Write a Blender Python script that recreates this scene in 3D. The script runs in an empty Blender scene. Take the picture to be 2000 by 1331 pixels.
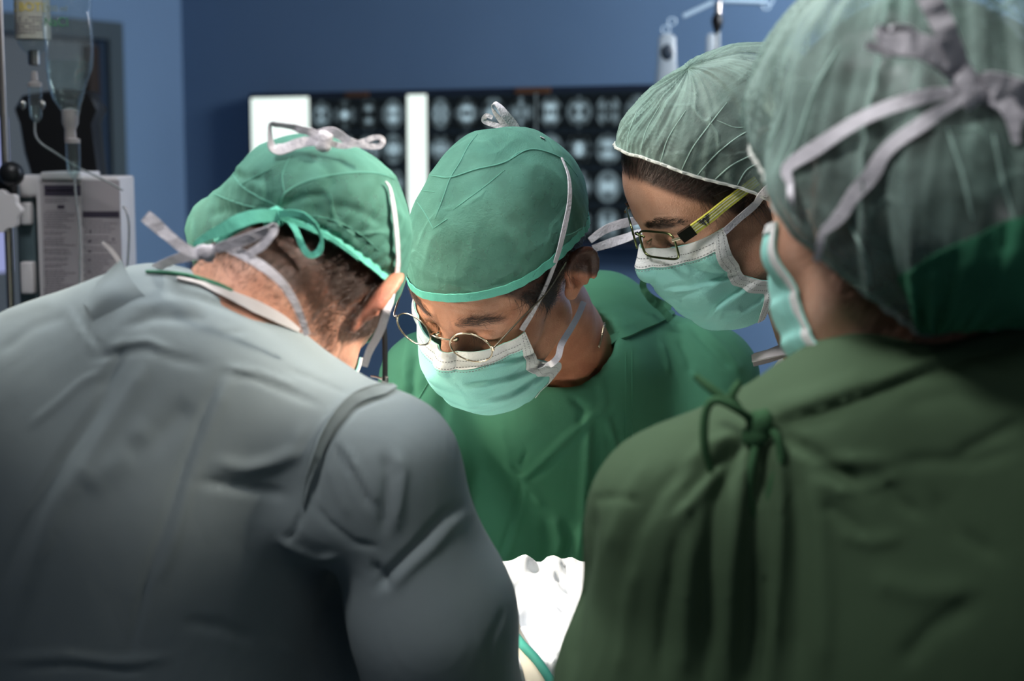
import bpy, bmesh, math, random
import numpy as np
from mathutils import Vector, Matrix
from mathutils.bvhtree import BVHTree

random.seed(7)
rng = np.random.default_rng(7)
scn = bpy.context.scene

# ------------------------------------------------------------------ camera
FPX = 3055.0
PITCH = math.radians(-7.0)
CAM = np.array([0.0, 0.0, 1.68])
CF = np.array([0, math.cos(PITCH), math.sin(PITCH)])
CU = np.array([0, -math.sin(PITCH), math.cos(PITCH)])
CR = np.array([1.0, 0, 0])
cd = bpy.data.cameras.new('camera')
cam = bpy.data.objects.new('camera', cd)
scn.collection.objects.link(cam)
cam.location = CAM
cam.rotation_euler = (math.radians(90) + PITCH, 0, 0)
cd.sensor_width = 36
cd.lens = FPX / 2000 * 36
cd.clip_start = 0.05
cd.dof.use_dof = True
cd.dof.focus_distance = 1.56
cd.dof.aperture_fstop = 4.8
scn.camera = cam

# ------------------------------------------------------------------ world, lamps, exposure
world = bpy.data.worlds.new('world')
scn.world = world
world.use_nodes = True
world.node_tree.nodes['Background'].inputs[0].default_value = (0.55, 0.68, 0.85, 1)
world.node_tree.nodes['Background'].inputs[1].default_value = 0.07
scn.view_settings.view_transform = 'Standard'
scn.view_settings.look = 'None'
scn.view_settings.gamma = 1
scn.view_settings.use_curve_mapping = False
scn.view_settings.exposure = 0.15


def light(name, typ, loc, target, energy, color, size=0.3, size_y=None, spot=None, blend=0.3):
    l = bpy.data.lights.new(name, typ)
    l.energy = energy
    l.color = color
    if typ == 'AREA':
        l.shape = 'RECTANGLE' if size_y else 'DISK'
        l.size = size
        if size_y:
            l.size_y = size_y
    else:
        l.shadow_soft_size = size
    if typ == 'SPOT':
        l.spot_size = math.radians(spot)
        l.spot_blend = blend
    o = bpy.data.objects.new(name, l)
    scn.collection.objects.link(o)
    o.location = loc
    o.rotation_euler = (Vector(target) - Vector(loc)).to_track_quat('-Z', 'Y').to_euler()
    return o


# surgical lamps for the field and a ceiling panel, then added fill lights
light('surgical_lamp_light', 'SPOT', (-0.95, 1.55, 2.20), (-0.16, 1.47, 1.28), 250, (1.0, 0.92, 0.80), 0.12, spot=30, blend=0.9)
light('second_lamp_light', 'SPOT', (0.85, 0.93, 2.38), (-0.10, 1.31, 1.52), 230, (1.0, 0.92, 0.83), 0.10, spot=17, blend=0.8)
light('ceiling_panel_light', 'AREA', (-0.35, 1.45, 2.78), (-0.3, 1.3, 1.2), 16, (0.95, 0.97, 1.0), 0.5, 0.5)
light('frontal_fill_light', 'SPOT', (-0.60, 0.45, 2.75), (0.12, 1.20, 1.85), 70, (0.98, 0.97, 1.0), 0.16, spot=58, blend=1.0)  # added spot for frontal fill, its cone fading out over the lower backs
light('face_fill_light', 'SPOT', (-1.35, 1.20, 1.74), (0.04, 1.56, 1.52), 70, (1.0, 0.88, 0.72), 0.15, spot=26, blend=1.0)  # added warm spot that brightens the faces from the left
light('rear_fill_light', 'AREA', (0.6, -0.6, 2.7), (0.2, 1.0, 1.3), 2.5, (0.95, 0.97, 1.0), 0.8, 0.8)  # added weak fill from above and behind the camera
light('wall_fill_light', 'AREA', (1.75, 2.9, 2.75), (1.25, 4.4, 2.2), 150, (0.92, 0.96, 1.0), 0.6, 1.2)  # added to brighten the back wall towards its upper right


# ------------------------------------------------------------------ projection helpers
def W(px, py, Y):
    d = CF + CR * (px - 1000) / FPX + CU * (665.5 - py) / FPX
    return CAM + d * ((Y - CAM[1]) / d[1])


def raydir(px, py):
    d = CF + CR * (px - 1000) / FPX + CU * (665.5 - py) / FPX
    return d / np.linalg.norm(d)


def proj(X):
    d = X - CAM
    z = d @ CF
    return np.stack([1000 + FPX * (d @ CR) / z, 665.5 - FPX * (d @ CU) / z], -1)


def nrm(v):
    v = np.asarray(v, float)
    return v / (np.linalg.norm(v, axis=-1, keepdims=True) + 1e-12)


def sstep(a, b, x):
    t = np.clip((x - a) / (b - a), 0, 1)
    return t * t * (3 - 2 * t)


# ------------------------------------------------------------------ numpy noise
def _h(i, j, k, s):
    n = (i * 374761393 + j * 668265263 + k * 2147483647 + s * 974634777) & 0xFFFFFFFF
    n = ((n ^ (n >> 13)) * 1274126177) & 0xFFFFFFFF
    n = n ^ (n >> 16)
    return (n & 0xFFFF) / 32767.5 - 1.0


def noise3(P, seed=0):
    P = np.asarray(P, float)
    I = np.floor(P).astype(np.int64)
    f = P - I
    u = f * f * f * (f * (f * 6 - 15) + 10)
    r = 0
    for dx in (0, 1):
        for dy in (0, 1):
            for dz in (0, 1):
                w = (u[:, 0] if dx else 1 - u[:, 0]) * (u[:, 1] if dy else 1 - u[:, 1]) * (u[:, 2] if dz else 1 - u[:, 2])
                r = r + w * _h(I[:, 0] + dx, I[:, 1] + dy, I[:, 2] + dz, seed)
    return r


def fbm(P, seed=0, octv=3):
    r = 0
    a = 1.0
    for o in range(octv):
        r = r + a * noise3(P * (2 ** o), seed + o)
        a *= 0.5
    return r


def ridge(P, seed=0):
    """sharp creases: 1 on the crease, falling away"""
    return 1 - np.abs(noise3(P, seed)) * 2.2


# ------------------------------------------------------------------ signed distances
def s_ell(P, c, r, R=None):
    q = P - np.asarray(c, np.float32)
    if R is not None:
        q = q @ np.asarray(R, np.float32)
    r = np.asarray(r, np.float32)
    q1 = q / r
    k0 = np.sqrt((q1 * q1).sum(-1))
    q2 = q1 / r
    k1 = np.sqrt((q2 * q2).sum(-1)) + 1e-9
    return k0 * (k0 - 1) / k1


def s_cap(P, a, b, ra, rb=None):
    rb = ra if rb is None else rb
    a = np.asarray(a, np.float32)
    b = np.asarray(b, np.float32)
    ab = b - a
    t = np.clip(((P - a) @ ab) / float(ab @ ab), 0, 1)
    q = P - a - t[..., None] * ab
    return np.sqrt((q * q).sum(-1)) - (ra + (rb - ra) * t)


def smin(a, b, k):
    h = np.clip(0.5 + 0.5 * (b - a) / k, 0, 1)
    return b + (a - b) * h - k * h * (1 - h)


def smax(a, b, k):
    return -smin(-a, -b, k)


def surface_net(f, xs, ys, zs):
    ins = f < 0
    c = [(0, 0, 0), (1, 0, 0), (0, 1, 0), (1, 1, 0), (0, 0, 1), (1, 0, 1), (0, 1, 1), (1, 1, 1)]
    n = np.array(f.shape) - 1
    cnt = sum(ins[a:a + n[0], b:b + n[1], e:e + n[2]].astype(np.int8) for a, b, e in c)
    act = (cnt > 0) & (cnt < 8)
    idx = np.argwhere(act)
    lut = -np.ones(tuple(n), np.int64)
    lut[act] = np.arange(len(idx))
    vals = [f[idx[:, 0] + a, idx[:, 1] + b, idx[:, 2] + e] for a, b, e in c]
    pos = [np.stack([xs[idx[:, 0] + a], ys[idx[:, 1] + b], zs[idx[:, 2] + e]], -1) for a, b, e in c]
    acc = np.zeros((len(idx), 3))
    num = np.zeros(len(idx))
    for p in range(8):
        for q in range(p + 1, 8):
            if sum(abs(c[p][t] - c[q][t]) for t in range(3)) != 1:
                continue
            m = (vals[p] < 0) != (vals[q] < 0)
            t = np.where(m, vals[p] / np.where(m, vals[p] - vals[q], 1), 0)[:, None]
            acc += m[:, None] * (pos[p] + t * (pos[q] - pos[p]))
            num += m
    V = acc / num[:, None]
    Q = []
    for ax in range(3):
        s = [slice(None)] * 3
        s2 = [slice(None)] * 3
        s[ax] = slice(0, -1)
        s2[ax] = slice(1, None)
        A = ins[tuple(s)]
        B = ins[tuple(s2)]
        e = np.argwhere(A != B)
        o1, o2 = [t for t in range(3) if t != ax]
        ok = (e[:, o1] > 0) & (e[:, o2] > 0) & (e[:, o1] < n[o1]) & (e[:, o2] < n[o2])
        e = e[ok]
        fl = A[e[:, 0], e[:, 1], e[:, 2]]
        if ax == 1:
            fl = ~fl
        quad = []
        for d1, d2 in ((-1, -1), (0, -1), (0, 0), (-1, 0)):
            t = e.copy()
            t[:, o1] += d1
            t[:, o2] += d2
            quad.append(lut[t[:, 0], t[:, 1], t[:, 2]])
        quad = np.stack(quad, 1)
        quad[~fl] = quad[~fl][:, ::-1]
        Q.append(quad)
    return V, np.concatenate(Q)


def eval_grid(fn, xs, ys, zs):
    P = np.stack(np.meshgrid(xs, ys, zs, indexing='ij'), -1).astype(np.float32)
    return fn(P.reshape(-1, 3)).reshape(P.shape[:3])


def axis(lo, hi, h, flo=None, fhi=None, hf=None):
    if flo is None:
        return np.arange(lo, hi + h, h)
    a = np.arange(flo, lo - h, -h)[::-1][:-1] if lo < flo else np.array([])
    m = np.arange(flo, fhi, hf)
    b = np.arange(m[-1] + h, hi + h, h)
    return np.concatenate([a, m, b])


# ------------------------------------------------------------------ mesh helpers
def new_mesh(name, V, Fc, mat=None, smooth=True):
    me = bpy.data.meshes.new(name)
    V = np.asarray(V, float)
    if isinstance(Fc, np.ndarray):
        k = Fc.shape[1]
        me.vertices.add(len(V))
        me.vertices.foreach_set('co', V.ravel())
        me.loops.add(Fc.size)
        me.loops.foreach_set('vertex_index', Fc.ravel().astype(np.int32))
        me.polygons.add(len(Fc))
        me.polygons.foreach_set('loop_start', np.arange(0, Fc.size, k, dtype=np.int32))
        me.update(calc_edges=True)
        me.validate()
    else:
        me.from_pydata([tuple(v) for v in V], [], [tuple(f) for f in Fc])
        me.update()
    if smooth:
        me.polygons.foreach_set('use_smooth', np.ones(len(me.polygons), bool))
    if mat:
        for m in (mat if isinstance(mat, (list, tuple)) else [mat]):
            me.materials.append(m)
    return me


def link(name, me, parent=None, **props):
    o = bpy.data.objects.new(name, me)
    scn.collection.objects.link(o)
    if parent is not None:
        o.parent = parent
        o.matrix_parent_inverse = Matrix.Identity(4)
    for k, v in props.items():
        o[k] = v
    return o


def root(name, label, category, group=None, loc=(0, 0, 0)):
    """every thing is an Empty at its base; children hold world coordinates relative to it"""
    o = bpy.data.objects.new(name, None)
    scn.collection.objects.link(o)
    o.location = loc
    o['label'] = label
    o['category'] = category
    if group:
        o['group'] = group
    return o


def part(name, me, parent, label=None, kind=None):
    """parent a world-space mesh under a root placed anywhere"""
    o = bpy.data.objects.new(name, me)
    scn.collection.objects.link(o)
    o.parent = parent
    top = parent
    off = Vector((0, 0, 0))
    while top is not None:
        off += top.location
        top = top.parent
    o.location = -off
    if isinstance(me, bpy.types.Mesh) and name not in ('body', 'gown', 'hair_bun') and len(me.polygons):
        me.set_sharp_from_angle(angle=math.radians(55))
    if label:
        o['label'] = label
    if kind:
        o['kind'] = kind
    return o


def coords(me):
    a = np.empty(len(me.vertices) * 3)
    me.vertices.foreach_get('co', a)
    return a.reshape(-1, 3)


def set_coords(me, V):
    me.vertices.foreach_set('co', np.asarray(V, float).ravel())
    me.update()


def normals(me):
    a = np.empty(len(me.vertices) * 3, np.float32)
    me.vertex_normals.foreach_get('vector', a)
    return a.reshape(-1, 3).astype(float)


def subdivide(me, levels=1):
    o = bpy.data.objects.new('tmp', me)
    scn.collection.objects.link(o)
    m = o.modifiers.new('s', 'SUBSURF')
    m.levels = levels
    m.render_levels = levels
    dg = bpy.context.evaluated_depsgraph_get()
    dg.update()
    r = bpy.data.meshes.new_from_object(o.evaluated_get(dg))
    bpy.data.objects.remove(o)
    return r


def solidify(me, t, off=-1):
    o = bpy.data.objects.new('tmp', me)
    scn.collection.objects.link(o)
    m = o.modifiers.new('s', 'SOLIDIFY')
    m.thickness = t
    m.offset = off
    dg = bpy.context.evaluated_depsgraph_get()
    dg.update()
    r = bpy.data.meshes.new_from_object(o.evaluated_get(dg))
    bpy.data.objects.remove(o)
    return r


def vcol(me, name, A):
    at = me.attributes.new(name, 'FLOAT_COLOR', 'POINT')
    C4 = np.ones((len(me.vertices), 4), np.float32)
    C4[:, :A.shape[1]] = A
    at.data.foreach_set('color', C4.ravel())


def bvh_of(me):
    return BVHTree.FromPolygons([v.co[:] for v in me.vertices], [p.vertices[:] for p in me.polygons])


def grid_faces(nu, nv, wrap=False):
    f = []
    for j in range(nv - 1):
        for i in range(nu if wrap else nu - 1):
            i2 = (i + 1) % nu
            f.append((j * nu + i, j * nu + i2, (j + 1) * nu + i2, (j + 1) * nu + i))
    return np.array(f)


def catmull(P, n=8):
    P = np.asarray(P, float)
    if len(P) < 3:
        return np.array([P[0] + (P[-1] - P[0]) * t for t in np.linspace(0, 1, n)])
    Q = np.vstack([2 * P[0] - P[1], P, 2 * P[-1] - P[-2]])
    out = []
    for i in range(1, len(Q) - 2):
        for t in np.linspace(0, 1, n, endpoint=False):
            a, b, c, d = Q[i - 1:i + 3]
            out.append(0.5 * ((2 * b) + (-a + c) * t + (2 * a - 5 * b + 4 * c - d) * t ** 2 + (-a + 3 * b - 3 * c + d) * t ** 3))
    out.append(P[-1])
    return np.array(out)


def tube(P, r, n=8, closed=False, squash=None):
    """swept tube along points; r scalar or per point; squash=(normal dir, factor) flattens"""
    P = np.asarray(P, float)
    m = len(P)
    r = np.broadcast_to(r, (m,))
    T = nrm(np.roll(P, -1, 0) - np.roll(P, 1, 0)) if closed else nrm(np.gradient(P, axis=0))
    up = np.array([0, 0, 1.0]) if abs(T[0][2]) < 0.9 else np.array([1.0, 0, 0])
    A = []
    a = nrm(np.cross(T[0], up))
    for t in T:
        a = nrm(a - t * (a @ t))
        A.append(a)
    A = np.array(A)
    B = np.cross(T, A)
    V = []
    for i in range(m):
        for k in range(n):
            th = 2 * math.pi * k / n
            V.append(P[i] + r[i] * (math.cos(th) * A[i] + math.sin(th) * B[i]))
    Fc = []
    for i in range(m if closed else m - 1):
        i2 = (i + 1) % m
        for k in range(n):
            k2 = (k + 1) % n
            Fc.append((i * n + k, i * n + k2, i2 * n + k2, i2 * n + k))
    if not closed:
        Fc.append(tuple(range(n))[::-1])
        Fc.append(tuple((m - 1) * n + k for k in range(n)))
    return V, Fc


def ribbon(P, N, w, th=0.0008, crumple=0.0, seed=0, nw=5):
    """a thin band along P, its flat side facing N, w wide"""
    P = np.asarray(P, float)
    m = len(P)
    N = np.broadcast_to(np.asarray(N, float), (m, 3))
    w = np.broadcast_to(w, (m,))
    T = nrm(np.gradient(P, axis=0))
    B = nrm(np.cross(T, N))
    Nn = nrm(np.cross(B, T))
    V = []
    for side in (0.5, -0.5):
        for i in range(m):
            for k in range(nw):
                u = k / (nw - 1) - 0.5
                V.append(P[i] + B[i] * u * w[i] + Nn[i] * side * th)
    V = np.array(V)
    if crumple:
        d = fbm(P[np.tile(np.repeat(np.arange(m), nw), 2)] * 60 + V * 90, seed, 2) * crumple
        V += Nn[np.tile(np.repeat(np.arange(m), nw), 2)] * d[:, None]
    f = []
    S = m * nw
    for i in range(m - 1):
        for k in range(nw - 1):
            a = i * nw + k
            f.append((a, a + 1, a + nw + 1, a + nw))
            f.append((S + a, S + a + nw, S + a + nw + 1, S + a + 1))
        for k, fl in ((0, 1), (nw - 1, 0)):
            a = i * nw + k
            q = (a, a + nw, S + a + nw, S + a)
            f.append(q if fl else q[::-1])
    for i in (0, m - 1):
        for k in range(nw - 1):
            a = i * nw + k
            q = (a, S + a, S + a + 1, a + 1)
            f.append(q if i == 0 else q[::-1])
    return V, f


def merge(*vf):
    V = []
    Fc = []
    n = 0
    for v, f in vf:
        V += [tuple(x) for x in v]
        Fc += [tuple(int(i) + n for i in q) for q in f]
        n += len(v)
    return V, Fc


def box(cx, cy, cz, sx, sy, sz, bev=0.0, R=None):
    """bevelled box"""
    bm = bmesh.new()
    bmesh.ops.create_cube(bm, size=1)
    for v in bm.verts:
        v.co = Vector((v.co.x * sx, v.co.y * sy, v.co.z * sz))
    if bev:
        bmesh.ops.bevel(bm, geom=bm.edges[:], offset=bev, segments=3, affect='EDGES', profile=0.5)
    M = R if R is not None else np.eye(3)
    V = [np.asarray(M) @ np.array(v.co) + np.array([cx, cy, cz]) for v in bm.verts]
    bm.verts.index_update()
    Fc = [tuple(v.index for v in f.verts) for f in bm.faces]
    bm.free()
    return V, Fc


def lathe(prof, c, axis_dir=(0, 0, 1), n=20, squash=1.0):
    """profile [(r,h)...] spun round axis_dir through c"""
    a = nrm(axis_dir)
    u = nrm(np.cross(a, [0, 1, 0] if abs(a[1]) < 0.9 else [1, 0, 0]))
    v = np.cross(a, u)
    V = []
    for r, h in prof:
        for k in range(n):
            t = 2 * math.pi * k / n
            V.append(np.array(c) + a * h + r * (math.cos(t) * u + squash * math.sin(t) * v))
    f = [tuple(q) for q in grid_faces(n, len(prof), True)]
    f.append(tuple(range(n))[::-1])
    f.append(tuple((len(prof) - 1) * n + k for k in range(n)))
    return V, f


# ------------------------------------------------------------------ materials
def mat(name, base, rough=0.8, spec=0.3, **kw):
    m = bpy.data.materials.new(name)
    m.use_nodes = True
    nt = m.node_tree
    b = nt.nodes['Principled BSDF']
    b.inputs['Base Color'].default_value = (*base, 1)
    b.inputs['Roughness'].default_value = rough
    b.inputs['Specular IOR Level'].default_value = spec
    for k, v in kw.items():
        k = k.replace('_', ' ')
        b.inputs[k].default_value = (*v, 1) if isinstance(v, tuple) and len(v) == 3 and 'Radius' not in k else v
    return m


def nd(m, typ, **kw):
    n = m.node_tree.nodes.new(typ)
    for k, v in kw.items():
        if hasattr(n, k) and k not in ('location',):
            setattr(n, k, v)
        else:
            n.inputs[k.replace('_', ' ')].default_value = v
    return n


def lk(m, a, ao, b, bi):
    m.node_tree.links.new(a.outputs[ao], b.inputs[bi])


def add_bump(m, nodes_heights, dist=0.001):
    """nodes_heights: list of (node, output, strength)"""
    b = m.node_tree.nodes['Principled BSDF']
    last = None
    for n, o, s in nodes_heights:
        bp = nd(m, 'ShaderNodeBump')
        bp.inputs['Strength'].default_value = s
        bp.inputs['Distance'].default_value = dist
        lk(m, n, o, bp, 'Height')
        if last:
            lk(m, last, 'Normal', bp, 'Normal')
        last = bp
    lk(m, last, 'Normal', b, 'Normal')


def vary(m, c1, c2, scale, detail=3, lo=0.35, hi=0.65, coord=None):
    n = nd(m, 'ShaderNodeTexNoise')
    n.inputs['Scale'].default_value = scale
    n.inputs['Detail'].default_value = detail
    tc = nd(m, 'ShaderNodeTexCoord')
    lk(m, tc, 'Object', n, 'Vector')
    r = nd(m, 'ShaderNodeValToRGB')
    r.color_ramp.elements[0].position = lo
    r.color_ramp.elements[1].position = hi
    r.color_ramp.elements[0].color = (*c1, 1)
    r.color_ramp.elements[1].color = (*c2, 1)
    lk(m, n, 'Fac', r, 'Fac')
    lk(m, r, 'Color', m.node_tree.nodes['Principled BSDF'], 'Base Color')
    return tc, n, r


def fabric(name, c1, c2, weave=900, bump=0.25, rough=0.85, transp=0.0, translu=0.0, fibre=False, sheen=0.0, crumple=2.2):
    m = mat(name, c1, rough, 0.25)
    b = m.node_tree.nodes['Principled BSDF']
    b.inputs['Sheen Weight'].default_value = sheen
    tc, n, r = vary(m, c1, c2, 9, 5)
    w = nd(m, 'ShaderNodeTexNoise')
    w.inputs['Scale'].default_value = weave
    w.inputs['Detail'].default_value = 2
    lk(m, tc, 'Object', w, 'Vector')
    w2 = nd(m, 'ShaderNodeTexNoise')
    w2.inputs['Scale'].default_value = 70
    w2.inputs['Detail'].default_value = 4
    lk(m, tc, 'Object', w2, 'Vector')
    # soft crumples: folded noise stretched down the cloth
    mp = nd(m, 'ShaderNodeMapping')
    mp.inputs['Scale'].default_value = (1.0, 1.0, 0.42)
    lk(m, tc, 'Object', mp, 'Vector')
    w3 = nd(m, 'ShaderNodeTexNoise')
    w3.inputs['Scale'].default_value = 11
    w3.inputs['Detail'].default_value = 3
    w3.inputs['Distortion'].default_value = 0.5
    lk(m, mp, 'Vector', w3, 'Vector')
    ab_ = nd(m, 'ShaderNodeMath', operation='SUBTRACT')
    lk(m, w3, 'Fac', ab_, 0)
    ab_.inputs[1].default_value = 0.5
    ab2 = nd(m, 'ShaderNodeMath', operation='ABSOLUTE')
    lk(m, ab_, 'Value', ab2, 0)
    ab3 = nd(m, 'ShaderNodeMath', operation='POWER')
    lk(m, ab2, 'Value', ab3, 0)
    ab3.inputs[1].default_value = 0.9
    ab4 = nd(m, 'ShaderNodeMath', operation='MULTIPLY')
    lk(m, ab3, 'Value', ab4, 0)
    ab4.inputs[1].default_value = crumple
    add_bump(m, [(ab4, 'Value', 0.6), (w2, 'Fac', bump * 0.8), (w, 'Fac', bump)], 0.0015)
    if transp or translu:
        out = m.node_tree.nodes['Material Output']
        sh = b
        so = 'BSDF'
        if translu:
            tl = nd(m, 'ShaderNodeBsdfTranslucent')
            lk(m, r, 'Color', tl, 'Color')
            mx = nd(m, 'ShaderNodeMixShader')
            mx.inputs[0].default_value = translu
            lk(m, b, 'BSDF', mx, 1)
            lk(m, tl, 'BSDF', mx, 2)
            sh, so = mx, 'Shader'
        if transp:
            tp = nd(m, 'ShaderNodeBsdfTransparent')
            mx = nd(m, 'ShaderNodeMixShader')
            # thin nonwoven: cloudy fibre density
            fn = nd(m, 'ShaderNodeTexNoise')
            fn.inputs['Scale'].default_value = 45
            fn.inputs['Detail'].default_value = 6
            lk(m, tc, 'Object', fn, 'Vector')
            mr = nd(m, 'ShaderNodeMapRange')
            mr.inputs['From Min'].default_value = 0.3
            mr.inputs['From Max'].default_value = 0.7
            mr.inputs['To Min'].default_value = max(0, transp - 0.14)
            mr.inputs['To Max'].default_value = min(1, transp + 0.14)
            lk(m, fn, 'Fac', mr, 'Value')
            # creases where the cloth doubles: thin, more opaque, raised
            wn = nd(m, 'ShaderNodeTexNoise')
            wn.inputs['Scale'].default_value = 9
            lk(m, tc, 'Object', wn, 'Vector')
            wa = nd(m, 'ShaderNodeVectorMath', operation='MULTIPLY_ADD')
            lk(m, wn, 'Color', wa, 0)
            wa.inputs[1].default_value = (0.16, 0.16, 0.16)
            lk(m, tc, 'Object', wa, 2)
            vo = nd(m, 'ShaderNodeTexVoronoi', feature='DISTANCE_TO_EDGE')
            vo.inputs['Scale'].default_value = 11
            lk(m, wa, 'Vector', vo, 'Vector')
            cr_ = nd(m, 'ShaderNodeMapRange')
            cr_.inputs['From Min'].default_value = 0.0
            cr_.inputs['From Max'].default_value = 0.05
            cr_.inputs['To Min'].default_value = 1.0
            cr_.inputs['To Max'].default_value = 0.0
            lk(m, vo, 'Distance', cr_, 'Value')
            kn = nd(m, 'ShaderNodeTexNoise')
            kn.inputs['Scale'].default_value = 16
            lk(m, wa, 'Vector', kn, 'Vector')
            km = nd(m, 'ShaderNodeMapRange')
            km.inputs['From Min'].default_value = 0.45
            km.inputs['From Max'].default_value = 0.62
            lk(m, kn, 'Fac', km, 'Value')
            kk = nd(m, 'ShaderNodeMath', operation='MULTIPLY')
            lk(m, cr_, 'Result', kk, 0)
            lk(m, km, 'Result', kk, 1)
            bl = b.inputs['Normal'].links[0].from_node
            bp = nd(m, 'ShaderNodeBump')
            bp.inputs['Strength'].default_value = 0.5
            bp.inputs['Distance'].default_value = 0.002
            lk(m, kk, 'Value', bp, 'Height')
            lk(m, bl, 'Normal', bp, 'Normal')
            lk(m, bp, 'Normal', b, 'Normal')
            lw = nd(m, 'ShaderNodeLayerWeight')
            lw.inputs['Blend'].default_value = 0.35
            sub = nd(m, 'ShaderNodeMath', operation='MULTIPLY_ADD')
            lk(m, lw, 'Facing', sub, 0)
            sub.inputs[1].default_value = -0.9 * transp
            lk(m, mr, 'Result', sub, 2)
            sub.use_clamp = True
            s2 = nd(m, 'ShaderNodeMath', operation='MULTIPLY_ADD')
            lk(m, kk, 'Value', s2, 0)
            s2.inputs[1].default_value = -0.22
            lk(m, sub, 'Value', s2, 2)
            s2.use_clamp = True
            lk(m, s2, 'Value', mx, 0)
            lk(m, sh, so, mx, 1)
            lk(m, tp, 'BSDF', mx, 2)
            sh, so = mx, 'Shader'
        lk(m, sh, so, out, 'Surface')
    return m


def skin_mat(name, base, deep):
    m = mat(name, base, 0.5, 0.45)
    b = m.node_tree.nodes['Principled BSDF']
    at = nd(m, 'ShaderNodeAttribute', attribute_name='tint')
    tc = nd(m, 'ShaderNodeTexCoord')
    n = nd(m, 'ShaderNodeTexNoise')
    n.inputs['Scale'].default_value = 60
    n.inputs['Detail'].default_value = 6
    lk(m, tc, 'Object', n, 'Vector')
    r = nd(m, 'ShaderNodeValToRGB')
    r.color_ramp.elements[0].position = 0.3
    r.color_ramp.elements[1].position = 0.7
    r.color_ramp.elements[0].color = (*deep, 1)
    r.color_ramp.elements[1].color = (*base, 1)
    lk(m, n, 'Fac', r, 'Fac')
    mx = nd(m, 'ShaderNodeMix', data_type='RGBA', blend_type='MULTIPLY')
    mx.inputs['Factor'].default_value = 1
    m.node_tree.links.new(r.outputs['Color'], mx.inputs[6])
    m.node_tree.links.new(at.outputs['Color'], mx.inputs[7])
    m.node_tree.links.new(mx.outputs[2], b.inputs['Base Color'])
    b.inputs['Subsurface Weight'].default_value = 0.07
    b.inputs['Subsurface Radius'].default_value = (1.0, 0.35, 0.2)
    b.inputs['Subsurface Scale'].default_value = 0.006
    v = nd(m, 'ShaderNodeTexVoronoi')
    v.inputs['Scale'].default_value = 700
    lk(m, tc, 'Object', v, 'Vector')
    n2 = nd(m, 'ShaderNodeTexNoise')
    n2.inputs['Scale'].default_value = 260
    n2.inputs['Detail'].default_value = 4
    lk(m, tc, 'Object', n2, 'Vector')
    add_bump(m, [(v, 'Distance', 0.22), (n2, 'Fac', 0.3)], 0.0012)
    return m


M = {}
M['wall'] = mat('blue_wall_paint', (0.115, 0.19, 0.31), 0.45, 0.3)
vary(M['wall'], (0.110, 0.185, 0.305), (0.122, 0.200, 0.325), 2.0)
M['wall_light'] = mat('side_wall_paint', (0.14, 0.23, 0.37), 0.5, 0.3)
M['floor'] = mat('floor_vinyl', (0.10, 0.14, 0.17), 0.35)
vary(M['floor'], (0.09, 0.12, 0.15), (0.12, 0.16, 0.19), 60)
M['ceiling'] = mat('ceiling_paint', (0.30, 0.36, 0.42), 0.9)
M['door_frame'] = mat('door_frame_grey', (0.05, 0.07, 0.085), 0.5)
M['door'] = mat('door_grey', (0.11, 0.125, 0.14), 0.5)
M['door_brown'] = mat('door_edge_brown', (0.028, 0.02, 0.018), 0.5)
M['black'] = mat('black_plastic', (0.008, 0.008, 0.009), 0.4)
M['blackcloth'] = mat('black_vinyl', (0.007, 0.007, 0.008), 0.55)
M['steel'] = mat('steel', (0.55, 0.5, 0.46), 0.22, Metallic=1.0)
M['steel_warm'] = mat('brushed_steel_pole', (0.42, 0.36, 0.32), 0.3, Metallic=1.0)
M['white_plastic'] = mat('white_plastic', (0.62, 0.58, 0.58), 0.45)
M['grey_plastic'] = mat('grey_plastic', (0.22, 0.25, 0.27), 0.45)
M['gown_grey'] = fabric('grey_surgical_gown', (0.225, 0.270, 0.280), (0.255, 0.30, 0.30), 1300, 0.12, 0.82)
M['gown_green'] = fabric('green_cotton_gown', (0.055, 0.190, 0.112), (0.064, 0.215, 0.126), 1500, 0.2, 0.85)
M['gown_dark'] = fabric('dark_green_gown', (0.062, 0.104, 0.054), (0.072, 0.120, 0.062), 1300, 0.15, 0.88)
M['gown_beige'] = fabric('beige_gown', (0.40, 0.36, 0.34), (0.46, 0.42, 0.40), 1300, 0.15, 0.8)
M['lining'] = fabric('white_collar_lining', (0.62, 0.58, 0.57), (0.68, 0.64, 0.62), 1300, 0.15, 0.8)
M['cap_green'] = fabric('green_nonwoven_cap', (0.092, 0.265, 0.20), (0.13, 0.32, 0.24), 650, 0.4, 0.75, transp=0.42, translu=0.15, crumple=5.0)
M['cap_band'] = fabric('green_nonwoven_band', (0.10, 0.42, 0.31), (0.13, 0.48, 0.36), 650, 0.3, 0.7)
M['bouffant'] = fabric('sheer_green_bouffant', (0.24, 0.37, 0.31), (0.36, 0.48, 0.42), 650, 0.3, 0.65, transp=0.76, translu=0.1, crumple=5.0)
M['cap_seam'] = fabric('cap_seam', (0.095, 0.28, 0.215), (0.12, 0.33, 0.25), 650, 0.3, 0.75)
M['bouffant_crease'] = fabric('doubled_sheer_crease', (0.38, 0.55, 0.47), (0.46, 0.62, 0.54), 650, 0.3, 0.65, transp=0.35)
M['bouffant_band'] = fabric('elastic_band', (0.55, 0.56, 0.50), (0.62, 0.63, 0.57), 500, 0.5, 0.8)
M['mask'] = fabric('mint_mask', (0.30, 0.70, 0.60), (0.38, 0.76, 0.66), 800, 0.25, 0.75, translu=0.15)
M['mask_white'] = fabric('white_mask_band', (0.72, 0.72, 0.68), (0.78, 0.78, 0.74), 500, 0.4, 0.8)
M['stitch'] = mat('stitch_dents', (0.20, 0.20, 0.19), 0.9)
M['tape'] = fabric('white_woven_tape', (0.60, 0.57, 0.60), (0.68, 0.65, 0.67), 420, 0.7, 0.8)
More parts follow.
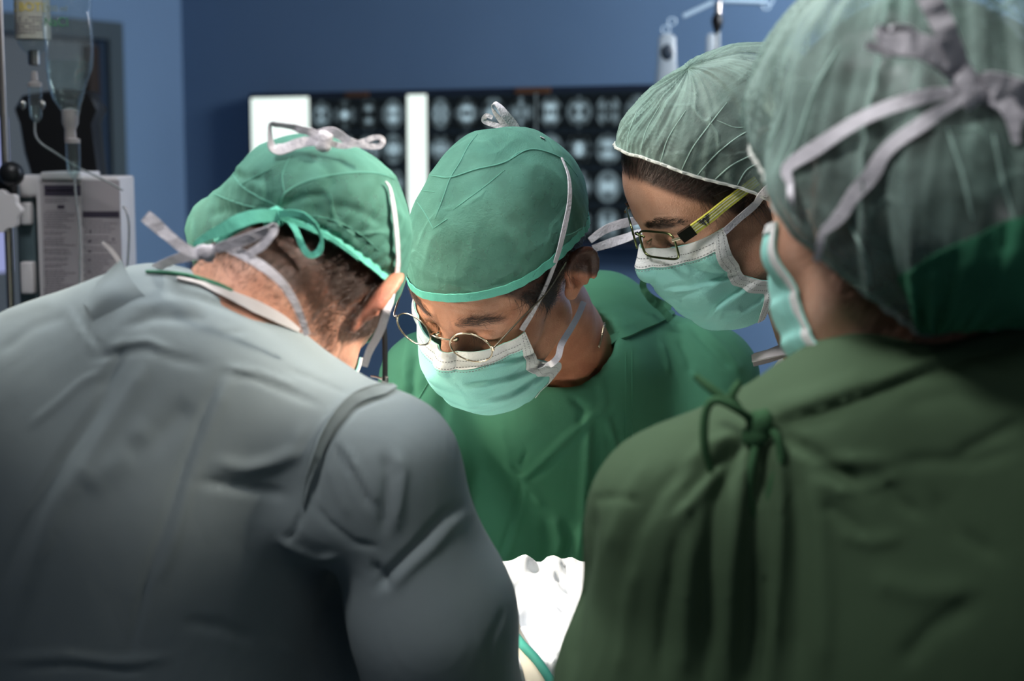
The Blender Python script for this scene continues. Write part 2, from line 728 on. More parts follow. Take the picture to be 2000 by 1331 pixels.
M['drape'] = fabric('white_drape', (0.78, 0.80, 0.84), (0.82, 0.84, 0.87), 900, 0.15, 0.7)
M['drape_beige'] = fabric('beige_drape', (0.50, 0.45, 0.36), (0.56, 0.52, 0.42), 900, 0.15, 0.7)
M['drape_green'] = fabric('green_drape', (0.03, 0.22, 0.17), (0.04, 0.26, 0.2), 900, 0.15, 0.7)
M['skin_c'] = skin_mat('tanned_skin', (0.56, 0.275, 0.165), (0.44, 0.19, 0.105))
M['skin_l'] = skin_mat('ruddy_skin', (0.60, 0.33, 0.225), (0.50, 0.24, 0.155))
M['skin_w'] = skin_mat('smooth_skin', (0.52, 0.285, 0.185), (0.46, 0.235, 0.145))
M['skin_n'] = skin_mat('fair_skin', (0.55, 0.31, 0.21), (0.47, 0.24, 0.15))
M['gold'] = mat('gold_wire', (0.50, 0.42, 0.30), 0.22, Metallic=1.0)
M['gunmetal'] = mat('dark_metal_frame', (0.10, 0.09, 0.08), 0.25, Metallic=1.0)
M['olive_metal'] = mat('olive_metal_frame', (0.20, 0.23, 0.10), 0.22, Metallic=1.0)
M['yellow'] = mat('yellow_acetate', (0.62, 0.60, 0.10), 0.35)
M['yellow_white'] = mat('pale_stripe', (0.80, 0.76, 0.55), 0.35)
M['navy'] = mat('navy_print', (0.02, 0.02, 0.05), 0.5)
M['glove'] = mat('latex_glove', (0.62, 0.55, 0.42), 0.45, Subsurface_Weight=0.1)


def hair_mat(name, c, r=0.35):
    m = bpy.data.materials.new(name)
    m.use_nodes = True
    b = m.node_tree.nodes['Principled BSDF']
    b.inputs['Base Color'].default_value = (*c, 1)
    b.inputs['Roughness'].default_value = r
    b.inputs['Specular IOR Level'].default_value = 0.5
    return m


M['hair_dark'] = hair_mat('dark_brown_hair', (0.018, 0.011, 0.008))
M['hair_brown'] = hair_mat('brown_hair', (0.05, 0.026, 0.016))
M['hair_grey'] = hair_mat('greying_hair', (0.13, 0.11, 0.10))
M['hair_light'] = hair_mat('light_brown_hair', (0.16, 0.075, 0.035))


def glass_thin(name, tint=(1, 1, 1), gloss=0.12, rough=0.02, clear=1.0):
    m = bpy.data.materials.new(name)
    m.use_nodes = True
    nt = m.node_tree
    nt.nodes.remove(nt.nodes['Principled BSDF'])
    out = nt.nodes['Material Output']
    tp = nd(m, 'ShaderNodeBsdfTransparent')
    tp.inputs[0].default_value = (*tint, 1)
    gl = nd(m, 'ShaderNodeBsdfGlossy')
    gl.inputs['Roughness'].default_value = rough
    lw = nd(m, 'ShaderNodeLayerWeight')
    lw.inputs['Blend'].default_value = gloss
    mx = nd(m, 'ShaderNodeMixShader')
    pw = nd(m, 'ShaderNodeMath', operation='POWER')
    lk(m, lw, 'Facing', pw, 0)
    pw.inputs[1].default_value = 2.2
    ma = nd(m, 'ShaderNodeMath', operation='MULTIPLY_ADD')
    lk(m, pw, 'Value', ma, 0)
    ma.inputs[1].default_value = 0.55
    ma.inputs[2].default_value = 0.045
    lk(m, ma, 'Value', mx, 0)
    lk(m, tp, 'BSDF', mx, 1)
    lk(m, gl, 'BSDF', mx, 2)
    last = mx
    if clear < 1:
        df = nd(m, 'ShaderNodeBsdfDiffuse')
        df.inputs[0].default_value = (*[0.55 * t for t in tint], 1)
        mx2 = nd(m, 'ShaderNodeMixShader')
        mx2.inputs[0].default_value = 1 - clear
        lk(m, mx, 'Shader', mx2, 1)
        lk(m, df, 'BSDF', mx2, 2)
        last = mx2
    lk(m, last, 'Shader', out, 'Surface')
    return m


M['lens'] = glass_thin('clear_lens', (0.97, 0.98, 0.97), 0.25)
M['lens_dark'] = glass_thin('bluish_lens', (0.80, 0.86, 0.88), 0.4)
M['bag'] = glass_thin('clear_bag_film', (0.90, 0.94, 0.94), 0.35, 0.10, clear=0.95)
M['fluid'] = glass_thin('clear_fluid', (0.88, 0.94, 0.93), 0.3, 0.05, clear=0.97)


def emit(name, c, s):
    m = bpy.data.materials.new(name)
    m.use_nodes = True
    nt = m.node_tree
    nt.nodes.remove(nt.nodes['Principled BSDF'])
    e = nd(m, 'ShaderNodeEmission')
    e.inputs[0].default_value = (*c, 1)
    e.inputs[1].default_value = s
    lk(m, e, 'Emission', nt.nodes['Material Output'], 'Surface')
    return m


# ================================================================== THE ROOM
KC = np.array([-1.195, 5.75])           # the corner of the two visible walls
DR = nrm([1.32, -0.80])                 # along the wall with the film viewer
DL = np.array([-DR[1] * -1, -DR[0]]) if False else np.array([DR[1], -DR[0]])   # along the side wall, towards the camera
HC = 2.9


def wall_box(name, p, d, n_out, length, z0, z1, th, m):
    c = p + d * length / 2 + n_out * th / 2
    R = np.array([[d[0], n_out[0], 0], [d[1], n_out[1], 0], [0, 0, 1]])
    v, f = box(c[0], c[1], (z0 + z1) / 2, length, th, z1 - z0, 0, R)
    return link(name, new_mesh(name, v, f, m, False), kind='structure')


wall_box('wall_back', KC, DR, -DL, 5.2, 0, HC, 0.1, M['wall'])
# side wall with a doorway between t = DT0 and DT1
DT0, DT1, DZ = 0.375, 1.25, 2.05
wall_box('wall_left', KC, DL, -DR, DT0, 0, HC, 0.1, M['wall_light'])
wall_box('wall_left', KC + DL * DT1, DL, -DR, 5.4, 0, HC, 0.1, M['wall_light'])
wall_box('wall_left', KC + DL * DT0, DL, -DR, DT1 - DT0, DZ, HC, 0.1, M['wall_light'])
v, f = box(0.9, 2.2, -0.05, 11, 9.5, 0.1)
link('floor', new_mesh('floor', v, f, M['floor'], False), kind='structure')
v, f = box(0.9, 2.2, HC + 0.05, 11, 9.5, 0.1)
link('ceiling', new_mesh('ceiling', v, f, M['ceiling'], False), kind='structure')


def on_wall(o2, d, n_in, u0, u1, z0, z1, off, th):
    """box lying on a wall: u along d, standing off the plane by off..off+th"""
    c = o2 + d * (u0 + u1) / 2 + n_in * (off + th / 2)
    R = np.array([[d[0], n_in[0], 0], [d[1], n_in[1], 0], [0, 0, 1]])
    return box(c[0], c[1], (z0 + z1) / 2, abs(u1 - u0), th, abs(z1 - z0), 0.0, R)


dr = link('door_1', bpy.data.meshes.new('door_1'), kind='structure')
bpy.data.objects.remove(dr)
v, f = on_wall(KC, DL, DR, DT0 + 0.005, DT1 - 0.005, 0.01, DZ - 0.005, -0.085, 0.035)
door = link('door_1', new_mesh('door_1', v, f, M['door'], False), kind='structure')
parts_ = []
for a, b, z0, z1 in ((DT0 - 0.065, DT0 + 0.0, 0, DZ + 0.06), (DT1, DT1 + 0.06, 0, DZ + 0.06), (DT0, DT1, DZ, DZ + 0.06)):
    parts_.append(on_wall(KC, DL, DR, a, b, z0, z1, -0.002, 0.022))
part('door_frame', new_mesh('door_frame', *merge(*parts_), M['door_frame'], False), door)
v, f = on_wall(KC, DL, DR, DT0 + 0.01, DT0 + 0.06, 0.01, DZ - 0.02, -0.05, 0.03)
part('door_edge', new_mesh('door_edge', v, f, M['door_brown'], False), door)
M['lit_pane'] = emit('lit_pane', (0.36, 0.40, 0.72), 0.75)
v, f = on_wall(KC, DL, DR, DT0 + 0.40, DT0 + 0.75, 1.28, 1.78, -0.052, 0.006)
part('pane', new_mesh('pane', v, f, M['lit_pane'], False), door, 'lavender lit glass pane')

# ------------------------------------------------------------------ film viewer on the back wall
LB_OFF = 0.07


def wall_uz(px, py, off=LB_OFF):
    d = raydir(px, py)
    o = KC + DL * off
    # solve CAM + t d = o + u DR (2D)
    A = np.array([[d[0], -DR[0]], [d[1], -DR[1]]])
    t, u = np.linalg.solve(A, o - CAM[:2])
    return u, CAM[2] + t * d[2]


lbx = {k: wall_uz(k, 200)[0] for k in (487, 491, 603, 606, 793, 796, 833, 836, 1046, 1049)}
zt = wall_uz(487, 183)[1]
zb = wall_uz(1180, 483)[1]
u_end = lbx[1049] + (lbx[1046] - lbx[836]) * 2 + 0.05
lb = root('light_box', 'long dark film viewer on the blue wall with two blank lit strips and brain scans', 'film viewer', loc=(*(KC + DR * (lbx[487] + u_end) / 2), zb))
LF = (KC, DR, DL)
v, f = on_wall(*LF, lbx[487], u_end, zb, zt, 0.0, LB_OFF)
M['viewer'] = mat('viewer_housing', (0.012, 0.018, 0.035), 0.5)
part('housing', new_mesh('housing', v, f, M['viewer'], False), lb)
M['lit_white'] = emit('lit_white', (0.86, 1.0, 0.94), 1.15)
zt2, zb2 = zt - 0.016, zb + 0.02
for a, b in ((491, 603), (796, 833)):
    v, f = on_wall(*LF, lbx[a], lbx[b], zb2, zt2, LB_OFF, 0.002)
    part('light_panel', new_mesh('light_panel', v, f, M['lit_white'], False), lb, 'bright blank backlit panel')
M['film'] = mat('film_black', (0.006, 0.009, 0.012), 0.3)
M['film'].node_tree.nodes['Principled BSDF'].inputs['Emission Color'].default_value = (0.3, 0.5, 0.7, 1)
M['film'].node_tree.nodes['Principled BSDF'].inputs['Emission Strength'].default_value = 0.012
M['seam'] = emit('seam_glow', (0.5, 0.65, 0.7), 0.25)
M['clip'] = mat('brown_clip', (0.10, 0.045, 0.02), 0.5)


def scan_material():
    m = bpy.data.materials.new('backlit_scan')
    m.use_nodes = True
    nt = m.node_tree
    nt.nodes.remove(nt.nodes['Principled BSDF'])
    tc = nd(m, 'ShaderNodeTexCoord')
    oi = nd(m, 'ShaderNodeObjectInfo')
    sep = nd(m, 'ShaderNodeVectorMath', operation='MULTIPLY')
    sep.inputs[1].default_value = (1.0, 0.0, 0.86)
    lk(m, tc, 'Object', sep, 0)
    ln = nd(m, 'ShaderNodeVectorMath', operation='LENGTH')
    lk(m, sep, 'Vector', ln, 0)
    # symmetric organ pattern: |x| folded coordinates, offset per object
    ab = nd(m, 'ShaderNodeVectorMath', operation='ABSOLUTE')
    lk(m, tc, 'Object', ab, 0)
    ofs = nd(m, 'ShaderNodeVectorMath', operation='SCALE')
    ofs.inputs[0].default_value = (0.31, 0.7, 0.23)
    lk(m, oi, 'Random', ofs, 'Scale')
    add = nd(m, 'ShaderNodeVectorMath', operation='ADD')
    lk(m, ab, 'Vector', add, 0)
    lk(m, ofs, 'Vector', add, 1)
    n = nd(m, 'ShaderNodeTexNoise')
    n.inputs['Scale'].default_value = 42
    n.inputs['Detail'].default_value = 3
    lk(m, add, 'Vector', n, 'Vector')
    core = nd(m, 'ShaderNodeMapRange')
    core.inputs['From Min'].default_value = 0.034
    core.inputs['From Max'].default_value = 0.010
    lk(m, ln, 'Value', core, 'Value')
    body = nd(m, 'ShaderNodeMath', operation='MULTIPLY')
    lk(m, core, 'Result', body, 0)
    mr = nd(m, 'ShaderNodeMapRange')
    mr.inputs['From Min'].default_value = 0.38
    mr.inputs['From Max'].default_value = 0.62
    lk(m, n, 'Fac', mr, 'Value')
    lk(m, mr, 'Result', body, 1)
    ring = nd(m, 'ShaderNodeValToRGB')
    cr = ring.color_ramp
    cr.elements[0].position = 0.0
    cr.elements[0].color = (0, 0, 0, 1)
    cr.elements[1].position = 1.0
    cr.elements[1].color = (0, 0, 0, 1)
    for p, c in ((0.60, 0.0), (0.72, 0.30), (0.80, 0.25), (0.88, 0.0)):
        e = cr.elements.new(p)
        e.color = (c, c, c, 1)
    sc = nd(m, 'ShaderNodeMath', operation='MULTIPLY')
    sc.inputs[1].default_value = 20.0
    lk(m, ln, 'Value', sc, 0)
    lk(m, sc, 'Value', ring, 'Fac')
    tot = nd(m, 'ShaderNodeMath', operation='MULTIPLY_ADD')
    lk(m, body, 'Value', tot, 0)
    tot.inputs[1].default_value = 1.25
    rg = nd(m, 'ShaderNodeMath', operation='MULTIPLY')
    lk(m, ring, 'Color', rg, 0)
    lk(m, mr, 'Result', rg, 1)
    lk(m, rg, 'Value', tot, 2)
    e = nd(m, 'ShaderNodeEmission')
    e.inputs[0].default_value = (0.40, 0.56, 0.64, 1)
    a2 = nd(m, 'ShaderNodeMath', operation='ADD')
    a2.inputs[1].default_value = 0.012
    lk(m, tot, 'Value', a2, 0)
    lk(m, a2, 'Value', e, 'Strength')
    lk(m, e, 'Emission', nt.nodes['Material Output'], 'Surface')
    return m


M['scan'] = scan_material()
CW, CHh = 0.098, 0.108
v, f = box(0, 0, 0, CW * 0.93, 0.0015, CHh * 0.93)
scan_me = new_mesh('scan_image', v, f, M['scan'], False)
ang = math.atan2(DR[1], DR[0])
fw = lbx[793] - lbx[606]
for a, w_ in ((lbx[606], fw), (lbx[836], lbx[1046] - lbx[836]), (lbx[1049], lbx[1046] - lbx[836]), (lbx[1049] + (lbx[1046] - lbx[836]) + 0.01, lbx[1046] - lbx[836])):
    v, f = on_wall(*LF, a, a + w_, zb2, zt2, LB_OFF, 0.002)
    fs = part('film_sheet', new_mesh('film_sheet', v, f, M['film'], False), lb)
    nrow = 4
    for r in range(nrow):
        for c in range(4):
            uu = a + w_ * (c + 0.5) / 4
            zz = zt2 - 0.062 - r * ((zt2 - zb2) / nrow)
            o = bpy.data.objects.new('scan_image', scan_me)
            scn.collection.objects.link(o)
            o.parent = fs
            p = KC + DR * uu + DL * (LB_OFF + 0.003)
            o.location = Vector((p[0], p[1], zz)) - lb.location
            o.location = (p[0] - lb.location.x - fs.location.x, p[1] - lb.location.y - fs.location.y, zz - lb.location.z - fs.location.z)
            o.rotation_euler = (0, 0, ang)
            o.scale = (w_ / 4 / CW, 1, 1)
v, f = on_wall(*LF, lbx[1046], lbx[1049], zb2, zt2, LB_OFF, 0.001)
part('seam_light', new_mesh('seam_light', v, f, M['seam'], False), lb)
for x0, x1 in ((676, 720), (1008, 1075)):
    a, b = wall_uz(x0, 190)[0], wall_uz(x1, 190)[0]
    v, f = on_wall(*LF, a, b, zt2 - 0.004, zt - 0.002, LB_OFF, 0.006)
    part('film_clip', new_mesh('film_clip', v, f, M['clip'], False), lb, 'brown film clip')

# ================================================================== PEOPLE: shared builders
def rot_head(yaw, pitch, roll):
    y, p, r = map(math.radians, (yaw, pitch, roll))
    cy, sy, cp, sp, c, s = math.cos(y), math.sin(y), math.cos(p), math.sin(p), math.cos(r), math.sin(r)
    Z = np.array([[cy, -sy, 0], [sy, cy, 0], [0, 0, 1]])
    X = np.array([[1, 0, 0], [0, cp, -sp], [0, sp, cp]])
    Y = np.array([[c, 0, s], [0, 1, 0], [-s, 0, c]])
    return Z @ X @ Y


class Head:
    """head frame: +x the person's right, +y out of the face, +z up, origin between the ears"""
    def __init__(s, pos, yaw, pitch, roll, scale=1.0, female=False):
        s.o = np.array(pos, float)
        s.R = rot_head(yaw, pitch, roll)
        s.k = scale
        s.female = female

    def w(s, L):
        return np.asarray(L, float) * s.k @ s.R.T + s.o

    def l(s, Wd):
        return (np.asarray(Wd) - s.o) @ s.R / s.k

    def d(s, v):
        return np.asarray(v, float) @ s.R.T

    def plane(s, px, py, ax, val):
        """head-frame point where the ray through a pixel meets the head's plane coordinate[ax] = val"""
        a = s.l(CAM)
        b = s.l(CAM + raydir(px, py))
        t = (val - a[ax]) / (b - a)[ax]
        return a + (b - a) * t


def ear_frame(sx):
    """columns: outward normal, backward, up (head frame)"""
    u = nrm([0.10 * sx, -0.22, 1.0])
    b = nrm([0.50 * sx, -0.86, 0])
    b = nrm(b - u * (b @ u))
    n = np.cross(b, u) * (-sx)
    n = nrm(n) * (1 if (n[0] * sx) > 0 else -1)
    return np.stack([n, b, u], 1)


def head_sdf(P, h):
    """P in the head frame (metres)"""
    fem = h.female
    d = s_ell(P, (0, -0.012, 0.045), (0.0755, 0.098, 0.083))
    d = smin(d, s_ell(P, (0, 0.032, 0.045), (0.064, 0.063, 0.056)), 0.03)
    d = smin(d, s_ell(P, (0, 0.030, -0.022), (0.060, 0.062, 0.080)), 0.03)
    for s in (1, -1):
        d = smin(d, s_cap(P, (s * 0.050, -0.002, -0.045), (s * 0.018, 0.064, -0.090), 0.017 if fem else 0.021, 0.019), 0.025)
        d = smin(d, s_ell(P, (s * 0.044, 0.056, -0.014), (0.024, 0.024, 0.019)), 0.02)
    d = smin(d, s_ell(P, (0, 0.072, -0.094), (0.020, 0.018, 0.018)), 0.018)
    # eye sockets
    for s in (1, -1):
        d = smax(d, -s_ell(P, (s * 0.032, 0.101, 0.009), (0.021, 0.017, 0.014)), 0.014)
    # brow ridge
    br = 0.0085 if fem else 0.0115
    for s in (1, -1):
        d = smin(d, s_cap(P, (s * 0.046, 0.070, 0.027), (s * 0.012, 0.086, 0.029), br * 0.9, br), 0.012)
    # closed, downcast eyes: lids over the eyeball
    for s in (1, -1):
        d = smin(d, s_ell(P, (s * 0.032, 0.0745, 0.0085), (0.0155, 0.0145, 0.0135)), 0.005)
        d = smax(d, -s_cap(P, (s * 0.045, 0.082, 0.0015), (s * 0.020, 0.0885, 0.0015), 0.0013), 0.003)
        d = smax(d, -s_cap(P, (s * 0.045, 0.084, 0.0175), (s * 0.020, 0.0885, 0.0185), 0.0012), 0.004)
    # nose
    n0 = s_cap(P, (0, 0.084, 0.024), (0, 0.112, -0.018), 0.0075, 0.0105)
    n0 = smin(n0, s_ell(P, (0, 0.111, -0.022), (0.0125, 0.011, 0.010)), 0.008)
    for s in (1, -1):
        n0 = smin(n0, s_ell(P, (s * 0.0125, 0.100, -0.025), (0.0075, 0.011, 0.0085)), 0.006)
        n0 = smax(n0, -s_ell(P, (s * 0.0065, 0.106, -0.034), (0.0038, 0.006, 0.005)), 0.003)
    d = smin(d, n0, 0.013)
    # mouth
    lp = smin(s_ell(P, (0, 0.086, -0.053), (0.023, 0.011, 0.0055)), s_ell(P, (0, 0.085, -0.062), (0.020, 0.011, 0.0065)), 0.002)
    d = smin(d, lp, 0.006)
    # ears
    for s in (1, -1):
        E_ = ear_frame(s)
        c = np.array([s * 0.079, -0.018, 0.006])
        q = (P - c.astype(np.float32)) @ E_.astype(np.float32)
        # shell: flat ellipse, wider at the top
        e = s_ell(q, (0.000, 0.004, 0.010), (0.0058, 0.0165, 0.024))
        e = smin(e, s_ell(q, (-0.001, -0.003, -0.018), (0.0048, 0.0085, 0.0125)), 0.008)
        # helix rim
        t = np.linspace(-0.6, 4.0, 12)
        pr = None
        for a, b in zip(t[:-1], t[1:]):
            A = (0.0045, 0.005 + 0.0165 * math.cos(a), 0.010 + 0.0245 * math.sin(a))
            B = (0.0045, 0.005 + 0.0165 * math.cos(b), 0.010 + 0.0245 * math.sin(b))
            cc = s_cap(q, A, B, 0.0032)
            pr = cc if pr is None else np.minimum(pr, cc)
        e = smin(e, pr, 0.004)
        # antihelix
        e = smin(e, s_cap(q, (0.0055, 0.009, -0.008), (0.0055, 0.010, 0.016), 0.0028), 0.004)
        # concha and scapha hollows
        e = smax(e, -s_ell(q, (0.009, 0.000, -0.001), (0.0085, 0.0075, 0.010)), 0.004)
        e = smax(e, -s_ell(q, (0.0085, 0.0145, 0.013), (0.0045, 0.0028, 0.015)), 0.003)
        # tragus
        e = smin(e, s_ell(q, (0.005, -0.0085, -0.003), (0.0035, 0.004, 0.006)), 0.003)
        d = smin(d, e, 0.006)
    return d


def make_body(name, h, J, fine, mat_skin, person, tintfn, extra=None):
    """one continuous skin: head, neck, torso, arms, legs"""
    R32 = h.R.astype(np.float32)
    o32 = h.o.astype(np.float32)

    def body(P):
        d = s_cap(P, J['neck0'], J['neck1'], 0.060 * J.get('nk', 1), 0.053 * J.get('nk', 1))
        d = smin(d, s_cap(P, J['neck0'], J['shL'], 0.036, 0.030), 0.04)
        d = smin(d, s_cap(P, J['neck0'], J['shR'], 0.036, 0.030), 0.04)
        d = smin(d, s_cap(P, J['chest'], J['neck0'], 0.080, 0.050), 0.04)
        d = smin(d, s_cap(P, J['chest'], J['pelvis'], 0.085, 0.072), 0.05)
        for s in 'LR':
            d = smin(d, s_cap(P, J['sh' + s], J['el' + s], 0.038, 0.034), 0.03)
            d = smin(d, s_cap(P, J['el' + s], J['wr' + s], 0.034, 0.025), 0.015)
            hp = J['pelvis'] + J['side'] * (0.06 if s == 'R' else -0.06) + np.array([0, 0, -0.05])
            kn = hp + np.array([0, 0, -0.42])
            ft = kn + np.array([0, 0, -0.42])
            kn[2] = max(kn[2], 0.45)
            ft[2] = 0.08
            d = smin(d, s_cap(P, hp, kn, 0.062, 0.050), 0.03)
            d = smin(d, s_cap(P, kn, ft, 0.055, 0.04), 0.02)
            d = smin(d, s_cap(P, ft, ft + J['fwd'] * 0.15 + np.array([0, 0, -0.035]), 0.042, 0.032), 0.02)
        return d

    pts = np.array([J[k] for k in J if isinstance(J[k], np.ndarray) and k not in ('side', 'fwd')])
    lo = np.minimum(pts.min(0) - 0.18, h.o - 0.2)
    hi = np.maximum(pts.max(0) + 0.18, h.o + 0.2)
    lo[2] = -0.0
    fl, fh = h.o - np.array(fine[1]), h.o + np.array(fine[2])
    ax = [axis(lo[i], hi[i], 0.022, fl[i], fh[i], fine[0]) for i in range(3)]
    D = eval_grid(body, *ax)
    sl = tuple(slice(int(np.searchsorted(ax[i], fl[i] - 1e-6)), int(np.searchsorted(ax[i], fh[i]))) for i in range(3))
    sub = [ax[i][sl[i]] for i in range(3)]

    def hf(P):
        return head_sdf(((P - o32) @ R32) / np.float32(h.k), h) * np.float32(h.k)
    H_ = eval_grid(hf, *sub)
    D[sl] = smin(D[sl], H_, 0.022)
    V, Q = surface_net(D, *ax)
    me = new_mesh(name, V, Q, mat_skin)
    V = coords(me)
    L = h.l(V)
    N = normals(me)
    if extra is not None:
        V = V + N * extra(L, V)[:, None]
        set_coords(me, V)
    vcol(me, 'tint', tintfn(L, V, h.d(np.eye(3)).T if False else N))
    ob = part('body', me, person)
    return ob, me, L


def scalp_mask(L, hairline_front=0.078, nape=-0.045, low=0.0):
    """1 where hair grows, in the head frame: above a line from forehead over the ears to the nape"""
    y, z = L[:, 1], L[:, 2]
    # hairline height as a function of y
    hl = np.interp(y, [-0.12, -0.08, -0.045, -0.03, 0.005, 0.02, 0.035, 0.06, 0.085, 0.11],
                   [nape, nape, nape + 0.012, 0.0, 0.035, -0.004, 0.022, 0.045, hairline_front, hairline_front + 0.01])
    hl = hl + low
    return sstep(-0.006, 0.006, z - hl)


def hair_strands(name, me, h, mask, length, mat_h, person, flow, n, rad=0.00012, seed=1, lift=0.25, facing=True, jitter=0.3, label=None, step=6, under=None):
    """real strands rooted on the skin"""
    r = np.random.default_rng(seed)
    V = coords(me)
    N = normals(me)
    L = h.l(V)
    m = mask(L, V, N)
    if facing:
        m = m * ((N * nrm(CAM - V)).sum(1) > -0.45)
    F_ = np.array([p.vertices[:] for p in me.polygons if len(p.vertices) == 4])
    fm = m[F_].mean(1)
    ar = np.linalg.norm(np.cross(V[F_[:, 1]] - V[F_[:, 0]], V[F_[:, 3]] - V[F_[:, 0]]), axis=1)
    pw = fm * ar
    if pw.sum() <= 0:
        return None
    pick = r.choice(len(F_), n, p=pw / pw.sum())
    a, b = r.random(n)[:, None], r.random(n)[:, None]
    q = F_[pick]
    p0 = (V[q[:, 0]] * (1 - a) + V[q[:, 1]] * a) * (1 - b) + (V[q[:, 3]] * (1 - a) + V[q[:, 2]] * a) * b
    nn = nrm(N[q].mean(1))
    fl = flow(h.l(p0))
    fl = fl @ h.R.T
    fl = fl + r.normal(0, jitter, fl.shape) * np.linalg.norm(fl, axis=1, keepdims=True)
    fl = nrm(fl - nn * (fl * nn).sum(1, keepdims=True))
    ln = (length(h.l(p0)) if callable(length) else np.full(n, length)) * r.uniform(0.6, 1.15, n)
    pts = np.zeros((n, step, 3))
    d = nrm(fl + nn * lift)
    p = p0 - nn * 0.0005
    for i in range(step):
        pts[:, i] = p
        d = nrm(d - nn * (lift * 1.5 / step) + r.normal(0, 0.05, d.shape))
        p = p + d * (ln / (step - 1))[:, None]
    cu = bpy.data.hair_curves.new(name)
    cu.add_curves([step] * n)
    off = np.array([0, 0, 0])
    cu.attributes['position'].data.foreach_set('vector', pts.reshape(-1).astype(np.float32))
    ra = cu.attributes.new('radius', 'FLOAT', 'POINT')
    rr = np.tile(np.linspace(1, 0.35, step), n) * rad
    ra.data.foreach_set('value', rr.astype(np.float32))
    cu.materials.append(mat_h)
    ob = part(name, cu, person, label, kind='stuff')
    return ob


STROKE_GAIN = 0.62


# ---- folds pressed into cloth along lines read off the picture, as real relief on the mesh
def brush(V, N, strokes, front_only=True):
    P2 = proj(V)
    face = ((N * nrm(CAM - V)).sum(1) > 0.0) if front_only else np.ones(len(V), bool)
    D = np.zeros(len(V))
    for pts, w, amp, kind in strokes:
        pts = np.array(pts, float)
        lo = pts.min(0) - 3 * w
        hi = pts.max(0) + 3 * w
        sel = np.where(face & (P2[:, 0] > lo[0]) & (P2[:, 0] < hi[0]) & (P2[:, 1] > lo[1]) & (P2[:, 1] < hi[1]))[0]
        if len(sel) == 0:
            continue
        q = P2[sel]
        best = np.full(len(sel), 1e9)
        side = np.zeros(len(sel))
        tt = np.zeros(len(sel))
        nseg = len(pts) - 1
        for i in range(nseg):
            a, b = pts[i], pts[i + 1]
            ab = b - a
            L2 = ab @ ab
            t = np.clip(((q - a) @ ab) / L2, 0, 1)
            c = a + t[:, None] * ab
            dd = np.linalg.norm(q - c, axis=1)
            m = dd < best
            best[m] = dd[m]
            cr = (ab[0] * (q[:, 1] - a[1]) - ab[1] * (q[:, 0] - a[0])) / math.sqrt(L2)
            side[m] = cr[m]
            tt[m] = (i + t[m]) / nseg
        taper = np.clip(np.minimum(tt, 1 - tt) * 5 + 0.25, 0, 1)
        g = np.exp(-(best / w) ** 2)
        amp = amp * STROKE_GAIN
        if kind == 'step':          # a lap: one side stands proud of the other
            s = side / w
            D[sel] += amp * taper * np.tanh(s * 2.5) * np.exp(-(best / (2.2 * w)) ** 2)
        elif kind == 'sharp':
            D[sel] += amp * taper * np.exp(-np.sqrt(best ** 2 + 4) / max(w, 6))
        else:
            D[sel] += amp * taper * g
    return D


def cloth_noise(V, amp, f1=7.0, seed=0, aniso=(1, 1, 0.45)):
    A = np.array(aniso)
    w = np.stack([noise3(V * 4 + 11, seed + 5), noise3(V * 4 + 23, seed + 6), noise3(V * 4 + 31, seed + 7)], -1) * 0.06
    r = ridge((V + w) * f1 * A, seed)
    r2 = ridge((V + w) * f1 * 2.3 * A[[1, 0, 2]], seed + 1)
    r3 = fbm((V + w) * f1 * 1.1 * A, seed + 2, 3)
    return amp * (0.55 * r + 0.22 * r2 + 0.35 * r3)


def make_gown(name, fn, lo, hi, step, material, person, strokes=(), noise=None, cut=None, levels=1, label=None, hem=0.42, th=0.0012):
    ax = [np.arange(lo[i], hi[i] + step, step) for i in range(3)]
    ax[2] = np.concatenate([np.arange(lo[2], hi[2] - 0.75, step * 2.4), np.arange(hi[2] - 0.75, hi[2] + step, step)]) if hi[2] - lo[2] > 0.9 else ax[2]
    V, Q = surface_net(eval_grid(fn, *ax), *ax)
    me = new_mesh(name, V, Q)
    bm = bmesh.new()
    bm.from_mesh(me)
    # open hem
    bmesh.ops.delete(bm, geom=[f for f in bm.faces if f.calc_center_median().z < hem], context='FACES')
    for co, no, centre, rad in (cut or ()):
        co, no = Vector(co), Vector(no)
        cc = Vector(centre)
        fs = [f for f in bm.faces if (f.calc_center_median() - cc).length < rad]
        vs = {v for f in fs for v in f.verts}
        es = {e for f in fs for e in f.edges}
        bmesh.ops.bisect_plane(bm, geom=fs + list(vs) + list(es), plane_co=co, plane_no=no, dist=1e-5)
        dl = [f for f in bm.faces if (f.calc_center_median() - cc).length < rad * 1.05 and (f.calc_center_median() - co).dot(no) > 0]
        bmesh.ops.delete(bm, geom=dl, context='FACES')
    bm.to_mesh(me)
    bm.free()
    me = subdivide(me, levels)
    for it in range(1):
        V = coords(me)
        N = normals(me)
        d = np.zeros(len(V))
        if noise is not None:
            d = d + noise(V, N)
        V = V + N * d[:, None]
        set_coords(me, V)
    V = coords(me)
    N = normals(me)
    if strokes:
        V = V + N * brush(V, N, strokes)[:, None]
        set_coords(me, V)
    bv = None
    me2 = solidify(me, th, -1)
    me2.materials.clear()
    me2.materials.append(material)
    me2.polygons.foreach_set('use_smooth', np.ones(len(me2.polygons), bool))
    me2.polygons.foreach_set('material_index', np.zeros(len(me2.polygons), np.int32))
    ob = part(name, me2, person, label)
    return ob, me2


def hit(bvs, px, py, lift=0.0):
    """surface point under a pixel (first of several meshes), lifted off along its normal; returns point, normal"""
    o = Vector(CAM)
    d = Vector(raydir(px, py))
    best = None
    for b in bvs:
        loc, n, i, dist = b.ray_cast(o, d)
        if loc is not None and (best is None or dist < best[2]):
            if n.dot(d) > 0:
                n = -n
            best = (np.array(loc), np.array(n), dist)
    if best is None:
        return None, None
    return best[0] + best[1] * lift, best[1]


